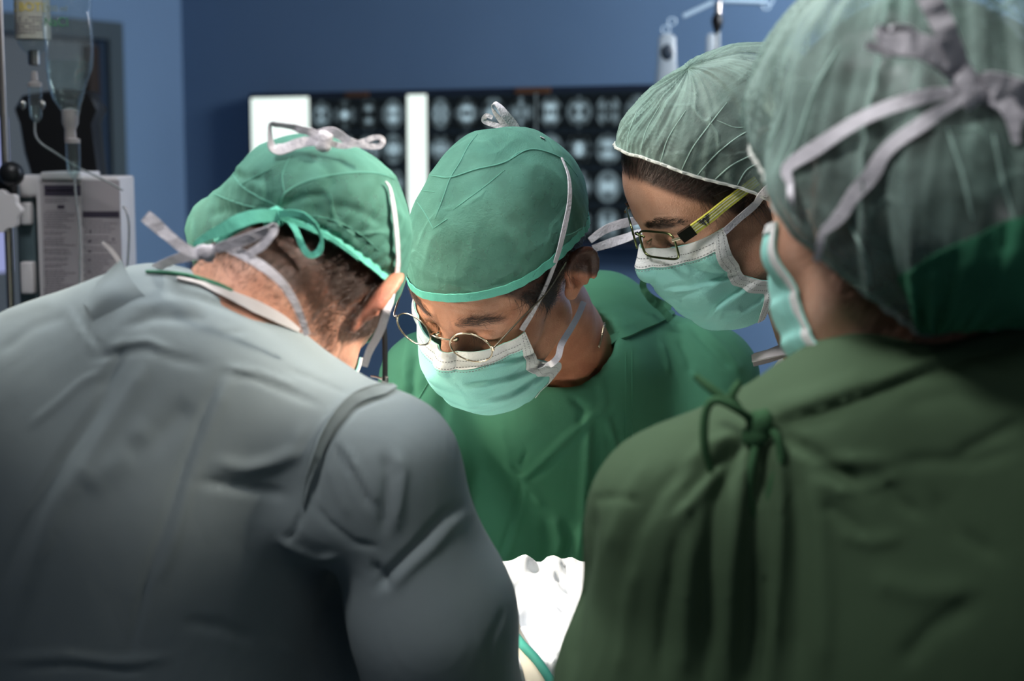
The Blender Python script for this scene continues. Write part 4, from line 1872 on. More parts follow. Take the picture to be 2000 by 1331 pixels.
# upper tie: from the mask's top corner over the cap to the knot at the crown
tape('tie', [(1016, 643), (1040, 600), (1066, 545), (1086, 490), (1101, 430), (1108, 385), (1105, 345), (1092, 312)], [12, 13, 13, 12, 10, 5], allc, mask_c, M['tape'], lift=0.0035, n=10)
tape('tie', [(1058, 272), (1051, 266, 1.66), (1046, 264, 1.66)], [9, 8], allc, mask_c, M['tape'], lift=0.002)
tape('tie', [(1012, 262, 1.655), (1003, 245, 1.65), (985, 222, 1.64), (971, 203, 1.64), (963, 206, 1.645), (968, 222, 1.65), (985, 243, 1.655), (1000, 256, 1.66)], [17, 18, 16, 15, 12, 12], [], mask_c, M['tape'], n=8, crumple=0.0005, twist=[0, 10, 20, 60, 100, 60, 20, 0])
tape('tie', [(1000, 256, 1.66), (975, 247, 1.66), (946, 237, 1.66), (950, 226, 1.655), (962, 230, 1.655)], [12, 10, 9, 8], [], mask_c, M['tape'], n=8, crumple=0.0004)
# lower tie: from the lower corner up behind the ear
tape('tie', [(1052, 714), (1075, 712, 1.53), (1090, 697, 1.535), (1097, 672, 1.55), (1115, 642, 1.59), (1130, 615, 1.625), (1140, 590, 1.66)], [12, 13, 13, 12, 12], allc, mask_c, M['tape'], lift=0.002, n=10)


# glasses: oval wire frames slid down the nose
la = nrm([1, 0, 0])
up = nrm([0, -0.30, 0.95])
cR, cL = np.array([0.0325, 0.1115, 0.0185]), np.array([-0.0355, 0.1120, 0.0195])
rings = []
for c, s in ((cR, 1), (cL, -1)):
    a = nrm([1, -0.16 * s, 0])
    rings.append(lens_ring(c, a, nrm(np.cross(np.cross(a, up), a)), 0.0225, 0.0158))
vf = [tube(HC2.w(r), 0.0009, 8, closed=True) for r in rings]
br = catmull([(0.0105, 0.1130, 0.021), (0.006, 0.1155, 0.0240), (0, 0.1165, 0.0250), (-0.006, 0.1155, 0.0245), (-0.0135, 0.1130, 0.023)], 8)
vf.append(tube(HC2.w(br), 0.0010, 8))
for s in (1, -1):
    np_ = catmull([(s * 0.0125, 0.112, 0.018), (s * 0.0115, 0.107, 0.017), (s * 0.0105, 0.104, 0.013)], 6)
    vf.append(tube(HC2.w(np_), 0.0006, 6))
    v, f = lathe([(0.0005, -0.004), (0.0028, -0.003), (0.0034, 0), (0.0028, 0.003), (0.0005, 0.004)], HC2.w((s * 0.0102, 0.1025, 0.011)), HC2.d((0, 0.3, 1)), 10, 0.4)
    vf.append((v, f))
frame_c = part('glasses', new_mesh('glasses', *merge(*vf), M['gold']), pc, 'thin oval wire-rimmed glasses')
for r, c in zip(rings, (cR, cL)):
    P = HC2.w(r)
    ctr = P.mean(0)
    nn = nrm(np.cross(P[0] - ctr, P[10] - ctr))
    k = len(P)
    V = list(P + nn * 0.0006) + list(P - nn * 0.0006) + [ctr + nn * 0.0014, ctr - nn * 0.0001]
    f = []
    for i in range(k):
        j = (i + 1) % k
        f += [(i, j, 2 * k), (k + j, k + i, 2 * k + 1), (i, k + i, k + j, j)]
    part('lens', new_mesh('lens', V, f, M['lens'] if c[0] < 0 else M['lens_dark']), frame_c)
for s in (1, -1):
    hp = np.array([0.0550 if s > 0 else -0.0580, 0.107, 0.0225])
    v1, f1 = tube(HC2.w(catmull([hp, (s * 0.0600, 0.103, 0.0235), (s * 0.0680, 0.070, 0.028), (s * 0.0765, 0.03, 0.030), (s * 0.0800, -0.006, 0.038)], 10)), 0.0010, 8)
    v2, f2 = lathe([(0.0003, -0.003), (0.0016, -0.0025), (0.0016, 0.0025), (0.0003, 0.003)], HC2.w(hp), HC2.d((0, 0, 1)), 10)
    part('temple', new_mesh('temple', *merge((v1, f1), (v2, f2)), M['gunmetal'] if s > 0 else M['gold']), frame_c)

# hair at the temples and nape, brows, lashes
hair_strands('hair', bme_c, HC2, lambda L, V, N: scalp_mask(L, low=0.0) * sstep(0.06, 0.03, L[:, 2]) * (L[:, 0] < 0.02) * (1 - ear_mask(L)), 0.024, M['hair_dark'], pc,
             lambda L: np.stack([-0.1 * np.ones(len(L)), -0.45 + 0 * L[:, 0], -1 + 0 * L[:, 0]], -1), 5200, 0.00016, 3, lift=0.45, jitter=0.45, label='short dark hair showing below the cap')


hair_strands('eyebrows', bme_c, HC2, brow_mask, 0.0115, M['hair_dark'], pc,
             lambda L: np.stack([np.sign(L[:, 0]) * 1.0, -0.2 + 0 * L[:, 0], 0.25 + 0 * L[:, 0]], -1), 620, 0.00010, 4, lift=0.35, jitter=0.4, label='bushy greying brows')
lash = lambda L, V, N: (np.abs(L[:, 2] - 0.001) < 0.0022) * (np.abs(np.abs(L[:, 0]) - 0.032) < 0.0145) * (L[:, 1] > 0.07)
hair_strands('eyelashes', bme_c, HC2, lash, 0.008, M['hair_dark'], pc, lambda L: np.stack([0 * L[:, 0], 0.7 + 0 * L[:, 0], -0.6 + 0 * L[:, 0]], -1), 160, 0.00009, 6, lift=1.0, jitter=0.15)

# neckline band of the gown and the seam beside it
nk = [(1082, 742), (1110, 728), (1150, 702), (1190, 672), (1240, 642), (1285, 622), (1312, 606)]
P, Nn = edge_on(nk, [bv_gown_c], 0.0016)
V, f = ribbon(P, Nn, 0.013, 0.0045, 0.0003, 1)
part('neck_band', new_mesh('neck_band', V, f, M['gown_green']), gown_ob)
for off in (-0.0052, 0.0052):
    B = nrm(np.cross(nrm(np.gradient(P, axis=0)), Nn))
    part('seam', new_mesh('seam', *tube(P + B * off + Nn * 0.0009, 0.0006, 5), M['gown_green']), gown_ob)
for pts in ([(1222, 688), (1222, 760), (1222, 830), (1224, 880)], [(1234, 684), (1234, 760), (1235, 830), (1237, 880)], [(862, 702), (836, 748), (806, 800)]):
    P, Nn = edge_on(pts, [bv_gown_c], 0.0004)
    part('seam', new_mesh('seam', *tube(P, 0.0007, 5), M['gown_green']), gown_ob)
# fabric tie at his left shoulder
tape('gown_tie', [(1312, 600, 1.80), (1290, 592, 1.80), (1268, 578, 1.79), (1256, 560, 1.79), (1260, 543, 1.78), (1276, 532, 1.78), (1290, 528, 1.79)], [15, 13, 13, 12], [], gown_ob, M['gown_green'], n=8, crumple=0.001)
tape('gown_tie', [(1256, 566, 1.795), (1275, 590, 1.795), (1295, 606, 1.80), (1310, 625, 1.80)], [12, 15], [], gown_ob, M['gown_green'], n=8, crumple=0.001)
# thin chain round the neck
P, Nn = edge_on([(1158, 548), (1168, 572), (1176, 600), (1178, 630), (1174, 655), (1168, 678)], [bv_body_c], 0.0012, 14)
ch = []
for i in range(0, len(P) - 1):
    t = nrm(P[min(i + 1, len(P) - 1)] - P[i])
    s = nrm(np.cross(t, Nn[i])) if i % 2 else Nn[i]
    tt = np.linspace(0, 2 * math.pi, 9)[:-1]
    ch.append(tube(P[i] + np.outer(np.cos(tt), t) * 0.0017 + np.outer(np.sin(tt), s) * 0.0010, 0.00045, 5, closed=True))
part('necklace', new_mesh('necklace', *merge(*ch), M['gold']), pc, 'thin gold chain round the neck', kind='stuff')
glove('glove', JC['wrL'], (-0.75, -0.5, -0.25), (0, 0.2, -1), pc, 1)
glove('glove', JC['wrR'], (0.2, -0.85, -0.2), (0, 0.0, -1), pc, -1)

# ties of the lower tape knotted behind his neck
tape('tie', [(1152, 470, 1.71), (1180, 450, 1.72), (1212, 438, 1.73), (1250, 432, 1.74), (1262, 445, 1.74), (1235, 460, 1.73), (1195, 474, 1.72), (1158, 486, 1.71)], [13, 16, 18, 16, 12, 16, 18, 14], [], mask_c, M['tape'], n=8, crumple=0.0006, twist=[0, 10, 5, 30, 60, 20, 5, 0])

# ================================================================== SURGEON IN THE GREY GOWN (seen from behind)
HL = Head((-0.187, 1.300, 1.563), 3.9, -44.4, 28.2, 0.971)
pl = root('person', 'surgeon seen from behind in grey gown and green tied cap, head bowed over the field', 'person', loc=(-0.27, 1.22, 0))
JL = dict(neck0=W(385, 740, 1.225), neck1=HL.w((0, -0.040, -0.045)), shL=W(-170, 860, 1.26), shR=W(752, 915, 1.20),
          elL=W(-250, 1400, 1.34), elR=W(885, 1480, 1.27), wrL=W(300, 1500, 1.50), wrR=W(960, 1400, 1.46),
          chest=W(310, 1000, 1.26), pelvis=np.array([-0.30, 1.20, 0.95]), side=np.array([0.96, -0.2, 0]), fwd=np.array([0.2, 0.96, 0]))


def tint_l(L, V, N):
    T = tint_base(L)
    T = T * (1 + 0.07 * fbm(L * 34, 14, 3)[:, None])
    T = blend_tint(T, ear_mask(L) * 0.75, (1.12, 0.70, 0.62))
    T = blend_tint(T, sstep(-0.02, -0.12, L[:, 2]) * sstep(0.0, -0.06, L[:, 1]) * 0.45, (0.72, 0.48, 0.38))
    sc = scalp_mask(L, nape=-0.050)
    fade = sstep(-0.075, -0.035, L[:, 2]) * sstep(0.00, -0.02, L[:, 1])
    T = blend_tint(T, np.maximum(sc, fade * 0.75) * 0.92 * (1 - ear_mask(L)), (0.09, 0.055, 0.045))
    bs = sstep(0.0, -0.03, L[:, 2]) * sstep(0.0, 0.03, L[:, 1])
    T = blend_tint(T, bs * 0.35, (0.66, 0.60, 0.58))
    return T


def relief_l(L, V):
    d = np.zeros(len(L))
    nk = sstep(-0.05, -0.09, L[:, 2]) * sstep(0.02, -0.02, L[:, 1])
    d -= nk * 0.0010 * np.exp(-((L[:, 2] + 0.085 + 0.01 * np.cos(L[:, 0] * 40)) / 0.0018) ** 2)
    d += 0.0005 * fbm(L * 60, 9, 2)
    return d


body_l, bme_l, Ll = make_body('body', HL, JL, (0.0027, (0.14, 0.15, 0.16), (0.15, 0.15, 0.16)), M['skin_l'], pl, tint_l, relief_l)


def gown_l(P):
    d = s_cap(P, W(430, 712, 1.21), W(752, 915, 1.20), 0.044, 0.055)
    d = smin(d, s_cap(P, W(290, 650, 1.22), W(-190, 860, 1.26), 0.046, 0.062), 0.05)
    d = smin(d, s_cap(P, W(300, 662, 1.22), W(430, 712, 1.215), 0.044, 0.044), 0.04)
    d = smin(d, s_ell(P, W(300, 900, 1.275), (0.17, 0.135, 0.135)), 0.06)
    d = smin(d, s_ell(P, W(270, 1180, 1.285), (0.155, 0.13, 0.22)), 0.07)
    d = smin(d, skirt(P, JL, (0.17, 0.15, 0.25), 0.15), 0.07)
    a = s_cap(P, JL['shR'], W(845, 1200, 1.22), 0.055, 0.062)
    a = smin(a, s_cap(P, W(845, 1200, 1.22), JL['elR'], 0.062, 0.070), 0.03)
    a = smin(a, s_cap(P, JL['elR'], JL['wrR'], 0.062, 0.045), 0.03)
    d = smin(d, s_ell(P, W(640, 1330, 1.325), (0.115, 0.045, 0.20)), 0.04)
    b = s_cap(P, JL['shL'], JL['elL'], 0.062, 0.062)
    b = smin(b, s_cap(P, JL['elL'], JL['wrL'], 0.062, 0.045), 0.03)
    # slack cloth of the sleeve gathered under the arm
    a = smin(a, s_ell(P, W(640, 1000, 1.20), (0.050, 0.045, 0.036)), 0.03)
    d = smin(d, a, 0.022)
    d = smin(d, b, 0.04)
    return d


def noise_l(V, N):
    return cloth_noise(V, 0.0014, 5.5, 51, (1.1, 1.1, 0.45)) * sstep(0.3, 0.9, V[:, 2])


st_l = [
    # broad soft pull lines down the back
    ([(255, 660), (225, 720), (190, 800), (120, 900), (60, 1010), (10, 1130)], 13, -0.0045, 'bump'),
    ([(300, 690), (260, 760), (190, 870), (120, 980), (60, 1100), (20, 1240)], 22, 0.0050, 'bump'),
    ([(432, 728), (400, 800), (362, 900), (330, 1000), (290, 1120), (250, 1290)], 9, -0.0042, 'bump'),
    ([(450, 735), (420, 810), (385, 900), (352, 1010), (320, 1120)], 14, 0.0040, 'bump'),
    ([(300, 830), (230, 900), (160, 950)], 35, 0.0055, 'bump'),
    ([(380, 790), (300, 860), (240, 890)], 30, -0.0050, 'bump'),
    # creases across the shoulders
    ([(130, 600), (160, 650), (190, 685)], 6, 0.0022, 'sharp'),
    ([(145, 600), (175, 655), (205, 690)], 8, -0.0022, 'bump'),
    ([(180, 700), (235, 690), (285, 680), (340, 700), (400, 715)], 9, -0.0038, 'bump'),
    ([(215, 680), (240, 670), (290, 666), (340, 690)], 9, 0.0030, 'bump'),
    ([(235, 690), (215, 730), (190, 760)], 9, -0.0035, 'bump'),
    ([(60, 830), (110, 790), (160, 745), (200, 725)], 8, 0.0022, 'bump'),
    ([(0, 620), (60, 600), (110, 588)], 12, 0.0035, 'bump'),
    ([(0, 690), (60, 640), (130, 615)], 14, -0.0035, 'bump'),
    ([(240, 640), (300, 620), (380, 622), (400, 630)], 13, -0.0040, 'bump'),
    ([(260, 600), (330, 590), (400, 600)], 12, 0.0025, 'bump'),
    ([(290, 555), (370, 575), (450, 600), (530, 630)], 12, -0.0042, 'bump'),
    ([(330, 560), (420, 580), (500, 610)], 8, 0.0028, 'bump'),
    ([(432, 728), (500, 742), (560, 765), (620, 790)], 7, -0.0030, 'bump'),
    ([(440, 716), (510, 730), (580, 755)], 8, 0.0024, 'bump'),
    ([(428, 655), (460, 650), (480, 648)], 5, -0.0018, 'bump'),
    ([(560, 720), (620, 745), (680, 770)], 7, -0.0020, 'bump'),
    # folds gathered beside the armpit
    ([(420, 905), (480, 915), (540, 905), (600, 880)], 16, 0.0042, 'bump'),
    ([(390, 940), (450, 950), (520, 960), (560, 970)], 14, -0.0045, 'bump'),
    ([(600, 830), (570, 880), (520, 905), (470, 920)], 14, 0.0030, 'bump'),
    # back panel lapping the sleeve
    ([(782, 766), (735, 775), (692, 792), (655, 838), (632, 880), (618, 935), (612, 985)], 9, -0.0065, 'bump'),
    ([(765, 752), (715, 762), (672, 782), (634, 828), (610, 880), (596, 935)], 9, 0.0035, 'bump'),
    # sleeve folds
    ([(655, 870), (680, 915), (705, 960), (722, 990)], 7, -0.0048, 'bump'),
    ([(668, 866), (695, 910), (722, 955), (738, 985)], 7, 0.0035, 'bump'),
    ([(640, 905), (660, 960), (680, 1010)], 8, 0.0028, 'bump'),
    ([(750, 890), (760, 930), (752, 990), (748, 1040)], 10, -0.0045, 'bump'),
    ([(775, 880), (790, 920), (780, 990), (770, 1040)], 10, 0.0035, 'bump'),
    ([(900, 985), (865, 1010), (830, 1050), (795, 1085), (760, 1120), (735, 1150)], 10, -0.0065, 'bump'),
    ([(915, 1000), (880, 1030), (845, 1070), (800, 1110), (760, 1155)], 12, 0.0040, 'bump'),
    ([(590, 1000), (575, 1040), (560, 1055)], 7, -0.0040, 'bump'),
    ([(612, 985), (640, 1020), (690, 1060), (735, 1070)], 8, -0.0030, 'bump'),
    ([(545, 1055), (580, 1075), (620, 1090), (660, 1088)], 8, 0.0055, 'bump'),
    ([(730, 1100), (745, 1130), (760, 1150)], 10, -0.006, 'bump'),
    ([(985, 1190), (960, 1250), (945, 1331)], 9, -0.0030, 'bump'),
    ([(0, 1290), (120, 1280), (220, 1295), (330, 1285)], 12, 0.003, 'bump'),
    ([(40, 1310), (160, 1302), (280, 1315)], 8, -0.003, 'bump'),
    ([(540, 1260), (600, 1290), (640, 1320)], 14, 0.003, 'bump'),
    ([(360, 1215), (430, 1225), (500, 1250)], 16, -0.0022, 'bump'),
]
st_l = [(p_, w_ * 0.85, a_ * (0.85 if max(x for x, y in p_) < 640 and k_ == 'bump' else 0.95), k_) for p_, w_, a_, k_ in st_l]
lo = np.array([-0.72, 1.02, 0.38])
hi = np.array([0.08, 1.62, 1.62])
lcA, lcB = W(330, 548, 1.22), W(690, 735, 1.25)
lcn = nrm(np.cross(lcB - lcA, W(480, 560, 1.33) - lcA))
if lcn[2] < 0:
    lcn = -lcn
lc_mid = W(480, 585, 1.285)
gown_ob_l, gme_l = make_gown('gown', gown_l, lo, hi, 0.0065, M['gown_grey'], pl, st_l, noise_l, label='grey wrap-back surgical gown')
bv_body_l, bv_gown_l = bvh_of(bme_l), bvh_of(gme_l)
# raised collar corner, undershirt edge and white lining at the nape
P, Nn = edge_on([(776, 758), (735, 764), (690, 779), (650, 820), (622, 872), (604, 930), (594, 985)], [bv_gown_l], 0.0020)
wv = np.interp(np.linspace(0, 1, len(P)), [0, 0.1, 0.6, 1], [0.004, 0.010, 0.008, 0.002])
part('panel_edge', new_mesh('panel_edge', *ribbon(P, Nn, wv, 0.0020, 0.0005, 2), M['gown_grey']), gown_ob_l)
for sx in (1,):
    B = nrm(np.cross(nrm(np.gradient(P, axis=0)), Nn))
    part('panel_seam', new_mesh('panel_seam', *tube(P + B * sx * wv[:, None] * 0.42 + Nn * 0.0008, 0.0009, 6), M['gown_grey']), gown_ob_l)
corner = [W(205, 545, 1.21), W(222, 512, 1.20), W(240, 506, 1.20), W(262, 536, 1.20), W(330, 560, 1.19), W(300, 600, 1.18), W(230, 590, 1.185)]


def patch(name, rows, m, parent, label=None, th=0.0015, n=6):
    """smooth sheet through rows of control points"""
    R_ = [catmull(r, n) for r in rows]
    k = len(R_[0])
    cols = [catmull([r[i] for r in R_], n) for i in range(k)]
    G_ = np.array(cols)
    a, b = G_.shape[:2]
    me = new_mesh(name, G_.reshape(-1, 3), grid_faces(b, a))
    me2 = solidify(me, th, 0)
    me2.materials.clear()
    me2.materials.append(m)
    return part(name, me2, parent, label)


patch('collar_flap', [[W(150, 585, 1.215), W(190, 552, 1.205), W(236, 508, 1.20)],
                      [hit([bv_gown_l], 175, 605, 0.003)[0], hit([bv_gown_l], 215, 580, 0.006)[0], hit([bv_gown_l], 262, 560, 0.004)[0]],
                      [hit([bv_gown_l], 185, 640, -0.004)[0], hit([bv_gown_l], 240, 615, -0.004)[0], hit([bv_gown_l], 300, 590, -0.004)[0]]], M['gown_grey'], gown_ob_l, 'raised corner of the collar')
tape('collar_tape', [(243, 528, 1.20), (232, 510, 1.20), (216, 488, 1.20), (200, 473, 1.20)], [8, 9, 9, 5], [], gown_ob_l, M['lining'], crumple=0.0004)
tape('shirt_collar', [(285, 535), (340, 538), (390, 547), (430, 559), (455, 570)], [4, 7, 8, 5], [bv_body_l, bv_gown_l], pl, M['gown_green'], n=8, label='green undershirt edge at the nape', th=0.002)
tape('collar_lining', [(345, 548), (410, 562), (455, 580), (500, 600), (545, 622), (580, 644)], [8, 13, 18, 24, 20, 8], [bv_body_l, bv_gown_l], pl, M['lining'], n=8, label='white lining folded at the nape', th=0.002)

# cap
c0l, radl = np.array([0, -0.012, 0.046]), np.array([0.079, 0.101, 0.085])
rimL = rim_fn([(-1.5, -0.022), (-1.86, -0.022), (-2.13, -0.018), (-2.77, -0.014), (3.13, -0.007), (2.74, -0.002), (2.41, 0.004), (2.07, 0.013), (1.75, 0.026), (1.16, 0.036),
               (0.6, 0.030), (0, 0.035), (-0.6, 0.035), (-1.1, 0.0)], False)


def bulgeL(TH, T, D):
    back = np.clip(-D[..., 1], 0, 1)
    return 0.0015 + 0.002 * np.clip(D[..., 2], 0, 1) + 0.012 * back ** 2 * np.exp(-((T - 0.22) / 0.22) ** 2) - 0.004 * np.exp(-T * 12)


def foldsL(TH, T, L):
    P3 = L.reshape(-1, 3)
    r = 0.0027 * ridge(P3 * np.array([13, 13, 17]), 61) + 0.0012 * ridge(P3 * np.array([34, 30, 22]), 63) + 0.0020 * fbm(P3 * 16, 65, 3)
    g = 0.0018 * np.cos(TH * 38 + 4 * np.sin(TH * 3)) * np.exp(-T * 6) + ear_push(L, (-1,), 0.027)
    return r.reshape(T.shape) * sstep(0.0, 0.10, T) + g


Lcl, TH, T, ND = cap_surface(HL, rimL, c0l, radl, bulgeL, foldsL)
stl = [
    ([(430, 330), (470, 345), (520, 350)], 8, -0.004, 'bump'),
    ([(600, 300), (640, 330), (650, 370)], 8, -0.003, 'bump'),
    ([(760, 400), (790, 430), (800, 470)], 8, 0.003, 'bump'),
    ([(640, 400), (700, 410), (750, 440)], 9, -0.003, 'bump'),
    ([(540, 400), (560, 375), (620, 350), (700, 338), (770, 345), (815, 385)], 5, 0.0030, 'sharp'),
    ([(545, 395), (500, 365), (470, 330), (450, 320)], 6, 0.0026, 'sharp'),
    ([(535, 405), (480, 400), (430, 385), (410, 370)], 6, 0.0030, 'sharp'),
    ([(540, 410), (520, 370), (520, 330)], 8, -0.0050, 'bump'),
    ([(545, 405), (590, 385), (640, 380)], 7, -0.0040, 'bump'),
    ([(548, 410), (600, 420), (660, 450), (720, 500)], 9, 0.0030, 'bump'),
    ([(552, 400), (560, 340), (590, 300)], 6, 0.0020, 'sharp'),
    ([(480, 420), (440, 410), (408, 420)], 8, -0.0040, 'bump'),
    ([(740, 480), (770, 500), (800, 470)], 6, 0.0020, 'sharp'),
    ([(700, 390), (720, 440), (715, 490)], 10, 0.0022, 'bump'),
]
cap_l, capme_l = cap_mesh('surgical_cap', HL, Lcl, 220, 90, M['cap_green'], pl, label='green tie-back cap gathered at the back', strokes=stl)
bv_cap_l = bvh_of(capme_l)
band_from_rim(HL, Lcl.reshape(90, 220, 3)[3], 0.010, 0.0009, M['cap_band'], cap_l, 'rim_band')
crease_lines([([(548, 400), (556, 378), (590, 358), (640, 344), (700, 337), (750, 342), (790, 362)], 1.5),
              ([(540, 402), (505, 385), (470, 362), (450, 332), (446, 310)], 1.3),
              ([(535, 408), (490, 404), (450, 392), (415, 378)], 1.2),
              ([(470, 362), (500, 345), (530, 330)], 0.9), ([(556, 378), (552, 340), (570, 300)], 0.9),
              ([(600, 420), (650, 430), (700, 455), (740, 490)], 0.9), ([(790, 362), (806, 400), (806, 450)], 1.0)], [bv_cap_l], cap_l, M['cap_seam'])
# cap bow over the nape
Kc = (540, 420)
kp, kn = hit([bv_cap_l, bv_body_l], *Kc, 0.004)
kY = kp[1] - 0.006
v, f = lathe([(0.001, -0.010), (0.006, -0.008), (0.0085, 0), (0.006, 0.008), (0.001, 0.010)], kp + kn * 0.002, nrm(HL.d((0.3, -0.2, 1))), 14, 0.7)
part('cap_knot', new_mesh('cap_knot', v, f, M['cap_band']), cap_l)
loop_bow('cap_bow_loop', [(545, 418, kY), (580, 418, kY - .01), (612, 435, kY - .012), (628, 465, kY - .01), (622, 492, kY - .008), (604, 498, kY - .008), (590, 480, kY - .006), (578, 450, kY - .004), (565, 430, kY)], [14, 15, 16, 15, 14, 13, 13, 12, 12], cap_l, M['cap_band'], [0, 25, 55, 70, 30, -10, 10, 20, 0])
loop_bow('cap_bow_tail', [(542, 422, kY), (505, 422, kY - .008), (468, 432, kY - .012), (435, 448, kY - .014), (405, 462, kY - .014), (382, 478, kY - .012), (400, 485, kY - .01), (425, 488, kY - .01)], [24, 27, 30, 24, 16, 10, 12, 8], cap_l, M['cap_band'], [0, 10, 20, 0, 10, 30, 10, 0])
loop_bow('cap_bow_tail', [(540, 416, kY), (500, 428, kY - .004), (465, 445, kY - .006), (440, 462, kY - .006), (425, 480, kY - .004), (437, 492, kY - .004)], [18, 20, 18, 14, 10, 6], cap_l, M['cap_band'], [0, -10, 0, 10, 20, 10])
loop_bow('cap_bow_tail', [(548, 424, kY), (590, 440, kY + .002), (640, 462, kY + .006), (700, 505, kY + .020)], [10, 9, 8, 6], cap_l, M['cap_band'])

# mask, mostly out of sight in front of the face
edgeL = ([0, 0.22, 0.45, 0.75, 1.0], [(0.061, 0.052, 0.000), (0.062, 0.050, -0.028), (0.061, 0.046, -0.056), (0.058, 0.012, -0.100), (0.043, 0.042, -0.126)])
mask_l, mme_l, Gl, GNl = build_mask(HL, pl, edgeL, frontC, seed=15)
kN = W(385, 492, 1.165)
# upper tie: from the corner past the ear, up over the cap to a bow on the crown
tape('tie', [(712, 716, 1.30), (722, 685, 1.29), (742, 648, 1.275), (756, 605, 1.26), (764, 560), (770, 520), (768, 470), (762, 410), (754, 372), (745, 358)], [12, 15, 16, 15, 14, 13, 13, 12, 9, 4], [bv_cap_l], mask_l, M['tape'], lift=0.004, n=10)
bY = hit([bv_cap_l], 640, 300)[0][1]
bY = bY - 0.01
loop_bow('tie', [(640, 288, bY), (612, 276, bY), (580, 282, bY), (548, 292, bY), (530, 285, bY), (527, 245, bY), (545, 243, bY), (585, 252, bY), (615, 262, bY), (640, 280, bY)], [18, 20, 22, 24, 20, 12, 14, 16, 16, 14], mask_l, M['tape'], [0, 20, 30, 30, 50, 70, 50, 30, 10, 0], crumple=0.0009)
loop_bow('tie', [(620, 262, bY), (650, 258, bY), (680, 275, bY), (712, 284, bY), (740, 286, bY), (748, 274, bY), (735, 268, bY), (705, 278, bY), (672, 285, bY), (645, 280, bY)], [16, 20, 16, 12, 11, 10, 10, 11, 12, 12], mask_l, M['tape'], [0, 20, 10, 0, 0, 20, 0, 0, 0, 0], crumple=0.0007)
knot('tie_knot', W(634, 276, bY - 0.004), (0.3, 0, 1), 0.0075, mask_l, M['tape'])
# lower ties: knot behind the nape with two tails and the band down to the jaw
loop_bow('tie', [(600, 655, 1.165), (588, 620, 1.16), (572, 585, 1.155), (548, 550, 1.15), (512, 520, 1.15), (470, 495, 1.155), (430, 480, 1.16)], [13, 14, 15, 17, 20, 20, 14], mask_l, M['tape'], [0, 5, 10, 10, 15, 10, 0], crumple=0.0006)
loop_bow('tie', [(400, 492, 1.17), (440, 480, 1.155), (480, 468, 1.15), (520, 452, 1.15), (536, 442, 1.15), (532, 458, 1.148), (510, 482, 1.15), (482, 498, 1.152)], [16, 20, 22, 20, 14, 16, 18, 14], mask_l, M['tape'], [0, 10, 20, 30, 60, 30, 20, 10], crumple=0.0006)
loop_bow('tie', [(398, 500, 1.16), (360, 485, 1.158), (330, 462, 1.158), (305, 440, 1.16), (284, 422, 1.162)], [18, 22, 22, 26, 26], mask_l, M['tape'], [0, 15, 10, 5, 0], crumple=0.0010)
loop_bow('tie', [(410, 495, 1.17), (360, 502, 1.185), (315, 518, 1.205), (278, 536, 1.225)], [20, 20, 17, 12], mask_l, M['tape'], [0, -10, -10, 0], crumple=0.0005)
knot('tie_knot', W(402, 494, 1.16), (1, 0, -0.3), 0.0075, mask_l, M['tape'])

# glasses: thick black temple with chrome hinge reaching forward from the ear
rings = []
for s in (1, -1):
    c = np.array([s * 0.034, 0.118, -0.006])
    a = nrm([1, -0.12 * s, 0])
    b = nrm(np.cross(np.cross(a, nrm([0, 0.3, 1])), a))
    t = np.linspace(0, 2 * math.pi, 40, endpoint=False)
    e = 0.55
    rings.append(c + np.outer(np.sign(np.cos(t)) * np.abs(np.cos(t)) ** e * 0.026, a) + np.outer(np.sign(np.sin(t)) * np.abs(np.sin(t)) ** e * 0.016, b))
vf = [tube(HL.w(r), 0.0010, 8, closed=True) for r in rings]
vf.append(tube(HL.w(catmull([(0.010, 0.121, 0.0), (0, 0.126, 0.004), (-0.010, 0.121, 0.0)], 8)), 0.0012, 8))
fr_l = part('glasses', new_mesh('glasses', *merge(*vf), M['steel']), pl, 'glasses with black temples and steel rims')
for r in rings:
    P = HL.w(r)
    part('lens', new_mesh('lens', list(P) + [P.mean(0)], [(i, (i + 1) % 40, 40) for i in range(40)], M['lens']), fr_l)
tA, tB = W(752, 738, 1.315), W(751, 560, 1.31)
hpx = HL.l(tA)
for s in (1, -1):
    if s == 1:
        P = catmull([W(752, 742, 1.335), W(752, 700, 1.33), W(751, 650, 1.325), W(748, 600, 1.325), W(735, 575, 1.32)], 6)
    else:
        P = HL.w(catmull([(-0.062, 0.108, -0.004), (-0.072, 0.075, 0.006), (-0.080, 0.0, 0.032)], 6))
    V, f = ribbon(P, HL.d((s, 0, 0)), 0.0062, 0.0022)
    part('temple', new_mesh('temple', V, f, M['black']), fr_l, 'black temple arm')
v, f = box(*W(752, 742, 1.335), 0.006, 0.004, 0.006, 0.001)
v2, f2 = tube(catmull([W(752, 745, 1.335), W(740, 738, 1.34), (W(725, 735, 1.35))], 5), 0.001, 6)
part('hinge', new_mesh('hinge', *merge((v, f), (v2, f2)), M['steel']), fr_l)

